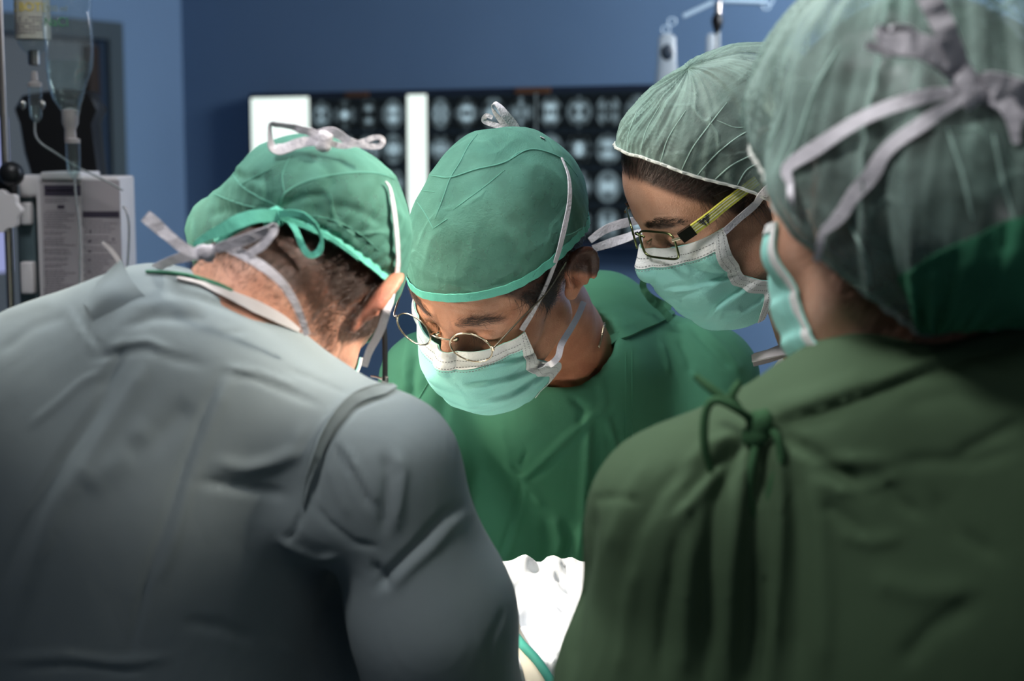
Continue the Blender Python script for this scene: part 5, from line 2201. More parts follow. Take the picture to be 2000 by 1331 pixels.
# hair: short back and sides
hair_strands('hair', bme_l, HL, lambda L, V, N: np.maximum(scalp_mask(L, nape=-0.052), 0.55 * sstep(-0.085, -0.05, L[:, 2]) * sstep(0, -0.02, L[:, 1])) * (L[:, 2] < 0.05) * (1 - ear_mask(L)) * (np.abs(L[:, 0]) > -1) * (L[:, 1] < 0.045), lambda L: 0.006 + 0.012 * sstep(-0.06, -0.01, L[:, 2]), M['hair_brown'], pl,
             lambda L: np.stack([-0.25 * np.sign(L[:, 0]), 0.0 - 0.35 * (np.abs(L[:, 0]) > 0.04), -1 + 0 * L[:, 0]], -1), 22000, 0.00014, 5, lift=0.30, jitter=0.25, label='short dark brown hair at the nape')
glove('glove', JL['wrL'], (0.8, 0.5, -0.2), (0, 0.2, -1), pl, 1)
glove('glove', JL['wrR'], (-0.5, 0.8, -0.2), (0, 0, -1), pl, -1)

# ================================================================== WOMAN IN THE SHEER CAP (in profile)
HW = Head((0.222, 1.590, 1.634), 102, -32, -13.5, 0.985, True)
pw = root('person', 'woman in profile with yellow-armed glasses, sheer green bouffant cap and mint mask, looking down', 'person', loc=(0.42, 1.78, 0))
JW = dict(neck0=W(1640, 775, 1.76), neck1=HW.w((0, -0.040, -0.05)), shL=W(1660, 850, 1.58), shR=W(1640, 830, 1.93),
          elL=W(1640, 1250, 1.55), elR=W(1600, 1200, 1.95), wrL=W(1540, 1450, 1.56), wrR=W(1450, 1400, 1.90),
          chest=W(1650, 1000, 1.76), pelvis=np.array([0.43, 1.80, 0.95]), side=np.array([0, 1.0, 0]), fwd=np.array([-1.0, 0, 0]), nk=0.82)


def tint_w(L, V, N):
    T = tint_base(L)
    T = T * (1 + 0.05 * fbm(L * 30, 24, 3)[:, None])
    T = blend_tint(T, ear_mask(L) * 0.4, (1.05, 0.78, 0.7))
    sc = scalp_mask(L, hairline_front=0.074, low=0.004)
    T = blend_tint(T, sc * 0.96, (0.045, 0.030, 0.030))
    for s in (1, -1):
        q = (L - np.array([s * 0.031, 0.088, 0.030])) / np.array([0.022, 0.03, 0.0042])
        T = blend_tint(T, sstep(1.25, 0.7, np.linalg.norm(q, axis=1)) * 0.9, (0.10, 0.065, 0.055))
        q = (L - np.array([s * 0.032, 0.088, 0.0005])) / np.array([0.015, 0.03, 0.0018])
        T = blend_tint(T, sstep(1.3, 0.5, np.linalg.norm(q, axis=1)) * 0.85, (0.12, 0.08, 0.075))
    return T


body_w, bme_w, Lw = make_body('body', HW, JW, (0.0026, (0.15, 0.12, 0.16), (0.14, 0.12, 0.17)), M['skin_w'], pw, tint_w, None)


def gown_w(P):
    d = s_cap(P, W(1625, 760, 1.74), JW['shL'], 0.050, 0.052)
    d = smin(d, s_cap(P, W(1625, 760, 1.78), JW['shR'], 0.050, 0.052), 0.04)
    d = smin(d, s_ell(P, W(1650, 980, 1.76), (0.105, 0.16, 0.19)), 0.05)
    d = smin(d, s_ell(P, W(1620, 1250, 1.78), (0.11, 0.15, 0.2)), 0.05)
    d = smin(d, s_cap(P, JW['pelvis'], np.array([0.43, 1.80, 0.35]), 0.13, 0.15), 0.06)
    d = smin(d, gown_arms(P, JW, (0.055, 0.055, 0.045)), 0.03)
    return d


wA, wB = W(1470, 712, 1.72), W(1700, 690, 1.80)
gown_ob_w, gme_w = make_gown('gown', gown_w, np.array([0.12, 1.40, 0.38]), np.array([0.66, 2.12, 1.62]), 0.010, M['gown_beige'], pw, (), lambda V, N: cloth_noise(V, 0.003, 7, 71), label='pale beige surgical gown')
bv_body_w, bv_gown_w = bvh_of(bme_w), bvh_of(gme_w)
# stand-up collar, open at the front
patch('collar', [[W(1470, 708, 1.62), W(1500, 700, 1.60), (W(1560, 690, 1.62)), W(1640, 690, 1.66)],
                 [W(1469, 694, 1.625), W(1500, 684, 1.61), W(1556, 660, 1.63), W(1620, 640, 1.67)]], M['lining'], gown_ob_w, 'pale turned edge of the collar', 0.002)
patch('collar', [[W(1472, 716, 1.66), W(1512, 706, 1.665), W(1550, 690, 1.67), W(1600, 660, 1.68)],
                 [W(1470, 694, 1.66), W(1508, 684, 1.67), W(1535, 672, 1.675), W(1558, 652, 1.68)],
                 [W(1490, 690, 1.70), W(1520, 680, 1.71), W(1545, 666, 1.71), W(1562, 646, 1.71)]], M['gown_beige'], gown_ob_w, None, 0.002)

# bouffant cap
c0w, radw = np.array([0, -0.016, 0.050]), np.array([0.086, 0.118, 0.084])
rimW = rim_fn([(0.0, 0.102), (-0.44, 0.099), (-0.73, 0.090), (-0.96, 0.075), (-1.15, 0.058), (-1.33, 0.038), (-1.49, 0.015), (-1.63, -0.004), (-2.1, -0.022), (-2.6, -0.032), (3.14, -0.045)])


def bulgeW(TH, T, D):
    return -0.003 + 0.010 * np.clip(D[..., 1], 0, 1) + 0.006 * np.sin(np.clip(T * 1.25, 0, 1) * math.pi / 2) * (0.6 + 0.6 * np.clip(-D[..., 1] + 0.3, 0, 1)) + 0.005 * np.clip(D[..., 2], 0, 1)


def gathers(TH, T, L, a=0.0034, seed=81, f=7.0):
    q = np.stack([np.cos(TH + T * 0.5) * f, np.sin(TH + T * 0.5) * f, T * 1.6 + 0 * TH], -1).reshape(-1, 3)
    r = ridge(q, seed) + 0.55 * ridge(q * np.array([2.2, 2.2, 1.6]), seed + 1) + 0.35 * ridge(q * np.array([4.5, 4.5, 2.5]), seed + 2)
    g = r.reshape(T.shape) * a * 0.5 * sstep(0.0, 0.10, T) * (1 - 0.55 * T)
    P3 = L.reshape(-1, 3)
    return g + 0.0014 * ridge(P3 * 24, seed + 5).reshape(T.shape) * sstep(0.02, 0.2, T) + 0.0010 * np.cos(TH * 70) * np.exp(-T * 14) + ear_push(L)


Lcw, TH, T, ND = cap_surface(HW, rimW, c0w, radw, bulgeW, gathers, nu=300, nv=110)
stw = [
    ([(1330, 300), (1380, 240), (1430, 190)], 3, 0.0030, 'sharp'),
    ([(1345, 325), (1400, 290), (1450, 270), (1500, 262)], 4, 0.0028, 'sharp'),
    ([(1390, 345), (1440, 310), (1490, 290)], 4, 0.0028, 'sharp'),
    ([(1280, 305), (1310, 250), (1350, 200)], 3, 0.0024, 'sharp'),
    ([(1230, 290), (1240, 240), (1262, 190)], 3, 0.0022, 'sharp'),
]
cap_w, capme_w = cap_mesh('bouffant_cap', HW, Lcw, 300, 110, M['bouffant'], pw, label='sheer pale green elasticated bouffant cap', strokes=stw)
bv_cap_w = bvh_of(capme_w)
rr = HW.w(Lcw.reshape(110, 300, 3)[0])
rr2 = rr + nrm(rr - rr.mean(0)) * (0.0006 * np.cos(np.arange(300) * 2.2))[:, None]
part('elastic_edge', new_mesh('elastic_edge', *tube(rr2, 0.0016, 6, closed=True), M['bouffant_band']), cap_w, 'white elastic edge')

crease_lines([([(1330, 335), (1352, 290), (1385, 245), (1420, 200)], 1.0), ([(1360, 345), (1400, 300), (1450, 262), (1500, 240)], 1.0),
              ([(1395, 352), (1430, 322), (1475, 300)], 1.1), ([(1290, 318), (1305, 270), (1340, 215)], 0.9), ([(1250, 303), (1262, 255), (1290, 205)], 0.8),
              ([(1225, 296), (1228, 260), (1245, 215)], 0.8), ([(1440, 362), (1460, 330), (1500, 312)], 1.0), ([(1400, 235), (1440, 250), (1480, 240)], 0.7)], [bv_cap_w], cap_w, M['bouffant_crease'], 0.0006, 'gather')
edgeW = ([0, 0.22, 0.45, 0.75, 1.0], [(0.060, 0.037, 0.003), (0.061, 0.042, -0.026), (0.060, 0.044, -0.054), (0.057, 0.011, -0.086), (0.046, 0.041, -0.117)])
frontW = ([0, 0.12, 0.3, 0.5, 0.7, 0.88, 1.0], [(0, 0.103, 0.004), (0, 0.114, -0.014), (0, 0.118, -0.040), (0, 0.113, -0.066), (0, 0.104, -0.088), (0, 0.092, -0.108), (0, 0.076, -0.116)])
stm = [
    ([(1295, 568), (1350, 562), (1400, 550), (1445, 538)], 5, 0.0030, 'step'),
    ([(1380, 625), (1400, 600), (1430, 580), (1460, 560)], 5, 0.0032, 'step'),
    ([(1370, 505), (1395, 520), (1420, 532)], 9, 0.0028, 'bump'),
    ([(1300, 560), (1330, 600), (1370, 630)], 6, -0.0022, 'bump'),
    ([(1400, 630), (1410, 605), (1440, 603), (1450, 612)], 6, 0.0028, 'bump'),
]
mask_w, mme_w, Gw, GNw = build_mask(HW, pw, edgeW, frontW, strokes=stm, seed=25)
allw = [bv_body_w, bv_cap_w, bvh_of(mme_w)]
tape('tie', [(1412, 452), (1438, 425), (1465, 402), (1490, 376), (1518, 350), (1550, 325)], [14, 16, 18, 19, 20, 18], allw, mask_w, M['tape'], lift=0.004, n=10)
tape('tie', [(1528, 566), (1545, 560, 1.56), (1575, 540, 1.57)], [14, 14], allw, mask_w, M['tape'], lift=0.003, n=8)

# glasses: narrow rectangular metal rims, wide yellow striped arms
gz = 0.014
rings = []
for s in (1, -1):
    c = np.array([s * 0.0345, 0.1010, gz])
    a = nrm([1, -0.34 * s, 0])
    b = nrm(np.cross(np.cross(a, nrm([0, -0.22, 1])), a))
    t = np.linspace(0, 2 * math.pi, 48, endpoint=False)
    e = 0.42
    rings.append(c + np.outer(np.sign(np.cos(t)) * np.abs(np.cos(t)) ** e * 0.0270, a) + np.outer(np.sign(np.sin(t)) * np.abs(np.sin(t)) ** e * 0.0145, b))
vf = [tube(HW.w(r), 0.0012, 8, closed=True) for r in rings]
vf.append(tube(HW.w(catmull([(0.009, 0.104, gz + 0.004), (0, 0.108, gz + 0.008), (-0.009, 0.104, gz + 0.004)], 8)), 0.0013, 8))
for s in (1, -1):
    vf.append(tube(HW.w(catmull([(s * 0.010, 0.104, gz - 0.002), (s * 0.0095, 0.098, gz - 0.002)], 5)), 0.0007, 6))
fr_w = part('glasses', new_mesh('glasses', *merge(*vf), M['olive_metal']), pw, 'narrow metal-rimmed glasses with yellow striped arms')
for r in rings:
    P = HW.w(r)
    part('lens', new_mesh('lens', list(P) + [P.mean(0)], [(i, (i + 1) % 48, 48) for i in range(48)], M['lens']), fr_w)


def temple_w(s):
    p0 = np.array([s * 0.0650, 0.086, gz + 0.008])
    p1 = np.array([s * 0.0705, 0.072, gz + 0.011])
    p3 = np.array([s * 0.0800, -0.004, 0.036])
    hv, hf_ = tube(HW.w(catmull([(s * 0.0595, 0.0930, gz + 0.008), p0], 4)), 0.0018, 8)
    part('hinge', new_mesh('hinge', hv, hf_, M['gold']), fr_w, 'gold hinge')
    P = HW.w(catmull([p0, (p0 + p1) / 2, p1], 4))
    outn = HW.d((s, 0, 0))
    V, f = ribbon(P, outn, 0.0120, 0.0034)
    part('end_piece', new_mesh('end_piece', V, f, M['gunmetal']), fr_w, 'dark end piece')
    mid = p1 + (p3 - p1) * 0.5 + np.array([s * 0.0015, 0, 0.001])
    P = HW.w(catmull([p1, p1 + (mid - p1) * .5 + np.array([s * .001, 0, 0]), mid, p3], 10))
    wd = np.linspace(0.0112, 0.0098, len(P))
    V, f = ribbon(P, outn, wd, 0.0026)
    tm = part('temple', new_mesh('temple', V, f, M['yellow']), fr_w, 'wide yellow arm with pale stripes')
    T_ = nrm(np.gradient(P, axis=0))
    B = nrm(np.cross(T_, outn))
    Nn = nrm(np.cross(B, T_))
    vf = []
    for o in (-0.0034, -0.0006, 0.0022):
        vf.append(ribbon(P + B * o + Nn * 0.00135, outn, 0.0010, 0.0003, nw=2))
    part('stripes', new_mesh('stripes', *merge(*vf), M['yellow_white']), fr_w, 'pale stripes along the arm')
    return P, T_, B, Nn


Pt, Tt, Bt, Nt = temple_w(-1)
temple_w(1)
# spread-winged emblem printed on the arm: short bars stepped into two wings and a tail
i0 = 7
O = Pt[i0] + Nt[i0] * 0.0017
ex, ey = Tt[i0], Bt[i0]
if (HW.d((0, 0, 1)) @ ey) < 0:
    ey = -ey
u_, v_ = ey, -ex       # emblem's own up is across the arm
bars = []
S_ = 0.00074
for k in range(7):
    yy = (3 - k) * 2.1
    inner = 1.2
    outer = 9.5 - k * 1.25
    for s in (-1, 1):
        a, b = s * inner, s * outer
        if k == 0:
            a = s * 3.6
        bars.append((a, b, yy, 0.75))
bars.append((-1.6, 1.8, 4.2, 1.6))
vf = []
for a, b, y, t in bars:
    q = [(a, y - t), (b, y - t * 0.2), (b, y + t), (a, y + t)]
    vf.append(([O + ex * p[0] * S_ + ey * p[1] * S_ for p in q] + [O + ex * p[0] * S_ + ey * p[1] * S_ + Nt[i0] * 0.0002 for p in q], [(0, 1, 2, 3), (4, 5, 6, 7), (0, 1, 5, 4), (1, 2, 6, 5), (2, 3, 7, 6), (3, 0, 4, 7)]))
part('emblem', new_mesh('emblem', *merge(*vf), M['navy'], False), fr_w, 'small dark winged emblem')

hair_strands('hair', bme_w, HW, lambda L, V, N: scalp_mask(L, hairline_front=0.072, low=0.004) * (1 - ear_mask(L)) * sstep(0.125, 0.11, L[:, 2]) * (L[:, 0] < 0.05), 0.030, M['hair_dark'], pw,
             lambda L: np.stack([0 * L[:, 0], -1.0 + 0 * L[:, 0], 0.28 + 0 * L[:, 0]], -1), 9000, 0.00013, 7, lift=0.12, jitter=0.12, label='dark hair swept back under the cap')
hair_strands('loose_hair', bme_w, HW, lambda L, V, N: (np.linalg.norm((L - np.array([-0.070, 0.045, 0.050])) / np.array([0.01, 0.010, 0.010]), axis=1) < 1) * 1.0 + (np.linalg.norm((L - np.array([-0.074, 0.005, 0.02])) / np.array([0.01, 0.012, 0.012]), axis=1) < 1) * 1.0, 0.034, M['hair_dark'], pw,
             lambda L: np.stack([0 * L[:, 0], -0.15 + 0 * L[:, 0], -1.0 + 0 * L[:, 0]], -1), 160, 0.00012, 8, lift=0.25, jitter=0.2)
hair_strands('eyebrows', bme_w, HW, lambda L, V, N: brow_mask(L, V, N, 0.032, 0.0305, 0.022, 0.0042), 0.009, M['hair_dark'], pw,
             lambda L: np.stack([np.sign(L[:, 0]) * 1.0, -0.25 + 0 * L[:, 0], 0.12 + 0 * L[:, 0]], -1), 1600, 0.00014, 9, lift=0.12, jitter=0.15, label='full dark brow')
hair_strands('eyelashes', bme_w, HW, lash, 0.009, M['hair_dark'], pw, lambda L: np.stack([0 * L[:, 0], 0.8 + 0 * L[:, 0], -0.3 + 0 * L[:, 0]], -1), 220, 0.00010, 6, lift=1.0, jitter=0.1)
glove('glove', JW['wrL'], (-0.95, 0.1, -0.2), (0, 0.1, -1), pw, 1)
glove('glove', JW['wrR'], (-0.95, -0.1, -0.2), (0, 0.1, -1), pw, -1)

# ================================================================== ASSISTANT WITH HER BACK TO THE CAMERA (nearest)
HN = Head((0.262, 1.05, 1.632), 25, -10, 0, 1.0, True)
pn = root('person', 'assistant seen from behind in dark green tied gown and sheer bouffant cap with white bow', 'person', loc=(0.27, 1.04, 0))
JN = dict(neck0=W(1770, 800, 1.06), neck1=HN.w((0, -0.022, -0.05)), shL=W(1335, 1015, 1.03), shR=W(2260, 1000, 0.98),
          elL=W(1270, 1620, 1.08), elR=W(2350, 1600, 1.05), wrL=W(1120, 1620, 1.30), wrR=W(1900, 1640, 1.36),
          chest=W(1790, 1150, 1.06), pelvis=np.array([0.28, 1.04, 0.95]), side=np.array([0.98, 0.05, 0]), fwd=np.array([-0.1, 0.98, 0]), nk=0.82)


def tint_n(L, V, N):
    T = tint_base(L) * (1 + 0.05 * fbm(L * 30, 34, 3)[:, None])
    T = blend_tint(T, ear_mask(L) * 0.4, (1.05, 0.7, 0.6))
    sc = np.maximum(scalp_mask(L, nape=-0.06, low=-0.004), sstep(-0.10, -0.06, L[:, 2]) * sstep(-0.01, -0.03, L[:, 1]) * 0.8)
    T = blend_tint(T, sc * 0.9 * sstep(0.045, 0.03, L[:, 2]), (0.32, 0.20, 0.15))
    T = blend_tint(T, sstep(0.0, 0.04, L[:, 2]) * scalp_mask(L) * 0.95, (0.05, 0.04, 0.035))
    return T


body_n, bme_n, Ln = make_body('body', HN, JN, (0.0034, (0.15, 0.15, 0.17), (0.14, 0.14, 0.16)), M['skin_n'], pn, tint_n, None)


def gown_n(P):
    d = s_cap(P, W(1715, 800, 1.035), W(1335, 1015, 1.03), 0.048, 0.056)
    d = smin(d, s_cap(P, W(1950, 812, 1.03), JN['shR'], 0.052, 0.058), 0.05)
    d = smin(d, s_cap(P, W(1730, 812, 1.015), W(1960, 818, 1.015), 0.050, 0.055), 0.04)
    d = smin(d, s_ell(P, W(1790, 1080, 1.075), (0.165, 0.125, 0.14)), 0.06)
    d = smin(d, s_ell(P, W(1800, 1420, 1.075), (0.170, 0.125, 0.22)), 0.07)
    d = smin(d, skirt(P, JN, (0.17, 0.13, 0.25), 0.16), 0.07)
    a = s_cap(P, JN['shL'], W(1275, 1350, 1.04), 0.056, 0.062)
    a = smin(a, s_cap(P, W(1275, 1350, 1.04), JN['elL'], 0.062, 0.064), 0.03)
    a = smin(a, s_cap(P, JN['elL'], JN['wrL'], 0.060, 0.045), 0.03)
    b = smin(s_cap(P, JN['shR'], JN['elR'], 0.060, 0.060), s_cap(P, JN['elR'], JN['wrR'], 0.060, 0.045), 0.03)
    d = smin(d, a, 0.035)
    return smin(d, b, 0.04)


def noise_n(V, N):
    return cloth_noise(V, 0.0026, 7.5, 91, (1.2, 1.2, 0.4)) * sstep(0.3, 0.9, V[:, 2])


st_n = [
    # pull of the tied closure and the deep pleats hanging below it
    ([(1500, 828), (1600, 798), (1700, 762), (1800, 722), (1900, 685), (2010, 655)], 12, -0.0070, 'step'),
    ([(1510, 840), (1570, 880), (1640, 925), (1700, 960)], 16, -0.0090, 'bump'),
    ([(1500, 800), (1600, 770), (1700, 730)], 20, 0.0050, 'bump'),
    ([(1490, 860), (1480, 960), (1470, 1080), (1460, 1331)], 16, -0.0130, 'bump'),
    ([(1440, 870), (1400, 980), (1385, 1120), (1378, 1331)], 16, -0.0120, 'bump'),
    ([(1465, 860), (1440, 980), (1425, 1120), (1420, 1331)], 14, 0.0080, 'bump'),
    ([(1515, 850), (1525, 960), (1520, 1100), (1510, 1331)], 15, 0.0080, 'bump'),
    ([(1500, 900), (1502, 1000), (1498, 1120), (1490, 1331)], 9, -0.008, 'bump'),
    ([(1545, 900), (1560, 1010), (1560, 1150), (1555, 1331)], 18, -0.0060, 'bump'),
    ([(1590, 930), (1605, 1040), (1610, 1200), (1605, 1331)], 20, 0.0050, 'bump'),
    ([(1440, 850), (1380, 870), (1340, 910)], 12, 0.0050, 'bump'),
    ([(1450, 865), (1400, 900), (1350, 950), (1310, 1000)], 11, -0.0055, 'bump'),
    ([(1420, 905), (1370, 960), (1330, 1010)], 9, 0.0045, 'bump'),
    ([(1335, 905), (1290, 960), (1240, 1040), (1210, 1150)], 16, -0.0045, 'bump'),
    ([(1270, 900), (1220, 980), (1190, 1080)], 16, 0.0045, 'bump'),
    ([(1350, 1000), (1320, 1080), (1300, 1200), (1290, 1331)], 15, -0.0065, 'bump'),
    ([(1330, 960), (1345, 1080), (1335, 1240), (1330, 1331)], 14, 0.0060, 'bump'),
    ([(1160, 975), (1200, 972), (1250, 980)], 8, -0.003, 'bump'),
    ([(1158, 985), (1150, 1080), (1130, 1200), (1110, 1331)], 13, -0.0060, 'bump'),
    ([(1240, 1100), (1225, 1200), (1210, 1331)], 14, 0.0045, 'bump'),
    # cross wrinkles over the back
    ([(1540, 880), (1600, 905), (1660, 900), (1740, 900)], 13, 0.0045, 'bump'),
    ([(1590, 940), (1640, 960), (1700, 950), (1760, 930)], 12, 0.0040, 'bump'),
    ([(1700, 930), (1730, 945), (1755, 980), (1800, 1010)], 12, -0.0045, 'bump'),
    ([(1760, 905), (1830, 900), (1900, 905), (1980, 880)], 14, -0.0035, 'bump'),
    ([(1870, 890), (1930, 860), (2000, 820)], 14, -0.0045, 'bump'),
    ([(1640, 1040), (1700, 1060), (1760, 1050)], 14, 0.0035, 'bump'),
    ([(1600, 985), (1650, 1010), (1690, 1050)], 12, -0.0040, 'bump'),
    ([(1820, 960), (1870, 1040), (1950, 1090)], 16, -0.0035, 'bump'),
    ([(1700, 1130), (1800, 1160), (1900, 1150)], 24, 0.0035, 'bump'),
    ([(1900, 1180), (1820, 1230), (1760, 1300)], 22, -0.0040, 'bump'),
    ([(1880, 700), (1930, 730), (2000, 745)], 18, 0.0040, 'bump'),
    ([(1760, 790), (1860, 770), (1990, 790)], 20, -0.0035, 'bump'),
]
gown_ob_n, gme_n = make_gown('gown', gown_n, np.array([-0.12, 0.82, 0.38]), np.array([0.66, 1.50, 1.68]), 0.0068, M['gown_dark'], pn, st_n, noise_n, label='dark green wrap-over gown tied at the back')
bv_body_n, bv_gown_n = bvh_of(bme_n), bvh_of(gme_n)

# bouffant cap, slack over a low bun
c0n, radn = np.array([0, -0.022, 0.040]), np.array([0.097, 0.122, 0.115])
rimN = rim_fn([(0.0, 0.085), (-0.6, 0.075), (-1.1, 0.050), (-1.40, 0.026), (-1.55, 0.012), (-1.66, -0.012), (-1.74, -0.040), (-1.85, -0.056), (-2.13, -0.072), (-2.55, -0.088), (-2.9, -0.098), (3.14, -0.100)])


def bulgeN(TH, T, D):
    low = np.clip(-D[..., 1], 0, 1) ** 1.5 * np.exp(-((D[..., 2] + 0.45) / 0.40) ** 2)
    return 0.004 + 0.012 * np.sin(np.clip(T * 1.3, 0, 1) * math.pi / 2) + 0.035 * low


def gathersN(TH, T, L):
    P3 = L.reshape(-1, 3)
    return gathers(TH, T, L, 0.0120, 101, 4.5) + 0.0045 * fbm(P3 * np.array([14, 14, 10]), 105, 2).reshape(T.shape) + 0.0030 * ridge(P3 * np.array([16, 14, 12]), 107).reshape(T.shape)


Lcn, TH, T, ND = cap_surface(HN, rimN, c0n, radn, bulgeN, gathersN, nu=300, nv=120)
cap_n, capme_n = cap_mesh('bouffant_cap', HN, Lcn, 300, 120, M['bouffant'], pn, label='sheer green bouffant cap over a low bun')
bv_cap_n = bvh_of(capme_n)
rr = HN.w(Lcn.reshape(120, 300, 3)[0])
part('elastic_edge', new_mesh('elastic_edge', *tube(rr, 0.0020, 6, closed=True), M['bouffant_band']), cap_n, 'pale elastic edge')
crease_lines([([(1530, 330), (1560, 270), (1590, 180), (1640, 90)], 1.6), ([(1500, 290), (1530, 220), (1545, 140)], 1.5), 
              ([(1700, 560), (1690, 500), (1660, 440)], 1.3), ([(1850, 250), (1880, 340), (1900, 430)], 1.4),
              ([(1940, 260), (1960, 360), (1985, 440)], 1.4)], [bv_cap_n], cap_n, M['bouffant_crease'], 0.0008, 'gather')
# the doubled, opaque lower fold of the cap over the nape
G_ = Lcn.reshape(120, 300, 3)
cols = np.arange(128, 200)
top_ = 8 + 30 * np.sin(np.linspace(0.0, 1.0, len(cols)) ** 0.7 * math.pi * 0.92) ** 0.6
sub_ = np.stack([np.stack([G_[int(j / 33 * top_[i_])][c_] * (1 - (j / 33 * top_[i_]) % 1) + G_[int(j / 33 * top_[i_]) + 1][c_] * ((j / 33 * top_[i_]) % 1) for j in range(34)]) for i_, c_ in enumerate(cols)], 1)
no_ = nrm(sub_ - np.array([0, -0.02, 0.03]))
tj = np.linspace(0, 1, 34)[:, None]
edge_ = np.minimum(1, np.minimum(np.arange(len(cols)), len(cols) - 1 - np.arange(len(cols))) / 10.0)[None, :]
sub_ = sub_ + no_ * (0.0030 * edge_ * np.sin(np.clip(tj * 1.1, 0, 1) * math.pi) ** 0.5 + 0.0012)[..., None]
M['cap_fold'] = fabric('opaque_green_cap_fold', (0.05, 0.23, 0.12), (0.07, 0.28, 0.15), 650, 0.3, 0.75)
fm_ = new_mesh('cap_fold', HN.w(sub_.reshape(-1, 3)), grid_faces(len(cols), 34))
fm_ = solidify(fm_, 0.0008, 0)
fm_.materials.clear()
fm_.materials.append(M['cap_fold'])
part('cap_fold', fm_, cap_n, 'opaque bright green lower fold')
# the bun and the hair under the cap
def bun(P):
    q = (P - np.asarray(HN.o, np.float32)) @ HN.R.astype(np.float32)
    d = s_ell(q, (0.005, -0.122, -0.030), (0.046, 0.034, 0.042))
    return smin(d, s_ell(q, (0, -0.018, 0.043), (0.0880, 0.112, 0.101)), 0.03)


ax = [np.arange(HN.o[i] - 0.17, HN.o[i] + 0.17, 0.006) for i in range(3)]
V, Q = surface_net(eval_grid(bun, *ax), *ax)
hm = new_mesh('hair_mass', V, Q, M['hair_dark'])
V = coords(hm)
L_ = HN.l(V)
keep = (L_[:, 2] > -0.01) | (L_[:, 1] < -0.085)
set_coords(hm, V + normals(hm) * (0.0016 * ridge(L_ * np.array([60, 12, 30]), 5))[:, None])
bm = bmesh.new()
bm.from_mesh(hm)
bmesh.ops.delete(bm, geom=[f for f in bm.faces if not ((lambda l: (l[2] > 0.0 + 0.055 * sstep(0.0, 0.06, l[1])) or l[1] < -0.085)(HN.l(np.array(f.calc_center_median()))))], context='FACES')
bm.to_mesh(hm)
bm.free()
part('hair_bun', hm, pn, 'hair gathered into a bun under the cap')
hair_strands('hair', bme_n, HN, lambda L, V, N: np.maximum(scalp_mask(L, nape=-0.065), sstep(-0.105, -0.07, L[:, 2]) * sstep(0.0, -0.02, L[:, 1])) * (L[:, 2] < 0.05) * (1 - ear_mask(L)), 0.040, M['hair_light'], pn,
             lambda L: np.stack([0 * L[:, 0], -1.0 + 0 * L[:, 0], 0.75 * np.sign(-0.03 - L[:, 2]) + 0.0], -1), 11000, 0.00018, 17, lift=0.10, jitter=0.12, label='light brown hair pulled back at the neck')

edgeN = ([0, 0.22, 0.45, 0.75, 1.0], [(0.062, 0.040, 0.003), (0.063, 0.040, -0.026), (0.062, 0.036, -0.054), (0.058, 0.018, -0.090), (0.048, 0.030, -0.120)])
mask_n, mme_n, Gn, GNn = build_mask(HN, pn, edgeN, frontW, seed=35, band_v=0.06, bc=4)
alln = [bv_cap_n, bv_body_n]
lf = 0.004
tape('tie', [(1558, 440, 1.03), (1552, 400), (1550, 360), (1545, 330), (1600, 290), (1700, 232), (1800, 195), (1882, 186)], [14, 14, 16, 26, 32, 32, 30, 22], alln, mask_n, M['tape'], lift=lf, n=10)
tape('tie', [(1600, 500), (1612, 450), (1640, 425), (1682, 368), (1742, 292), (1820, 235), (1890, 196)], [14, 16, 26, 32, 32, 30, 22], alln, mask_n, M['tape'], lift=lf, n=10)
kp, _ = hit([bv_cap_n], 1890, 175, 0.012)
ky = kp[1]
loop_bow('tie', [(1892, 172, ky), (1862, 118, ky - .012), (1800, 92, ky - .018), (1742, 82, ky - .02), (1724, 66, ky - .018), (1728, 58, ky - .014), (1760, 62, ky - .01), (1830, 110, ky - .006), (1885, 165, ky)], [30, 50, 54, 46, 34, 26, 34, 44, 26], mask_n, M['tape'], [0, 15, 20, 25, 60, 100, 40, 20, 0], crumple=0.0015)
loop_bow('tie', [(1888, 165, ky), (1868, 110, ky - .015), (1845, 55, ky - .02), (1820, 5, ky - .02), (1800, -40, ky - .02)], [26, 40, 44, 46, 50], mask_n, M['tape'], [0, 10, 10, 0, 0], crumple=0.0012)
loop_bow('tie', [(1892, 170, ky), (1850, 120, ky - .008), (1790, 100, ky - .006), (1735, 98, ky - .004), (1690, 88, ky - .004)], [22, 34, 30, 24, 14], mask_n, M['tape'], [0, -15, -10, 0, 0], crumple=0.0012)
loop_bow('tie', [(1896, 172, ky), (1930, 165, ky - .014), (1975, 178, ky - .018), (2030, 200, ky - .018), (2075, 230, ky - .01), (2030, 232, ky - .006), (1965, 200, ky - .006), (1905, 182, ky)], [24, 52, 62, 64, 40, 50, 44, 24], mask_n, M['tape'], [0, 20, 25, 20, 70, 30, 20, 0], crumple=0.0015)
loop_bow('tie', [(1900, 180, ky), (1945, 188, ky - .012), (1975, 220, ky - .016), (1985, 280, ky - .014)], [22, 36, 34, 14], mask_n, M['tape'], [0, 10, 10, 0], crumple=0.001)
knot('tie_knot', W(1893, 172, ky - 0.008), (0.5, 0, -0.8), 0.011, mask_n, M['tape'])
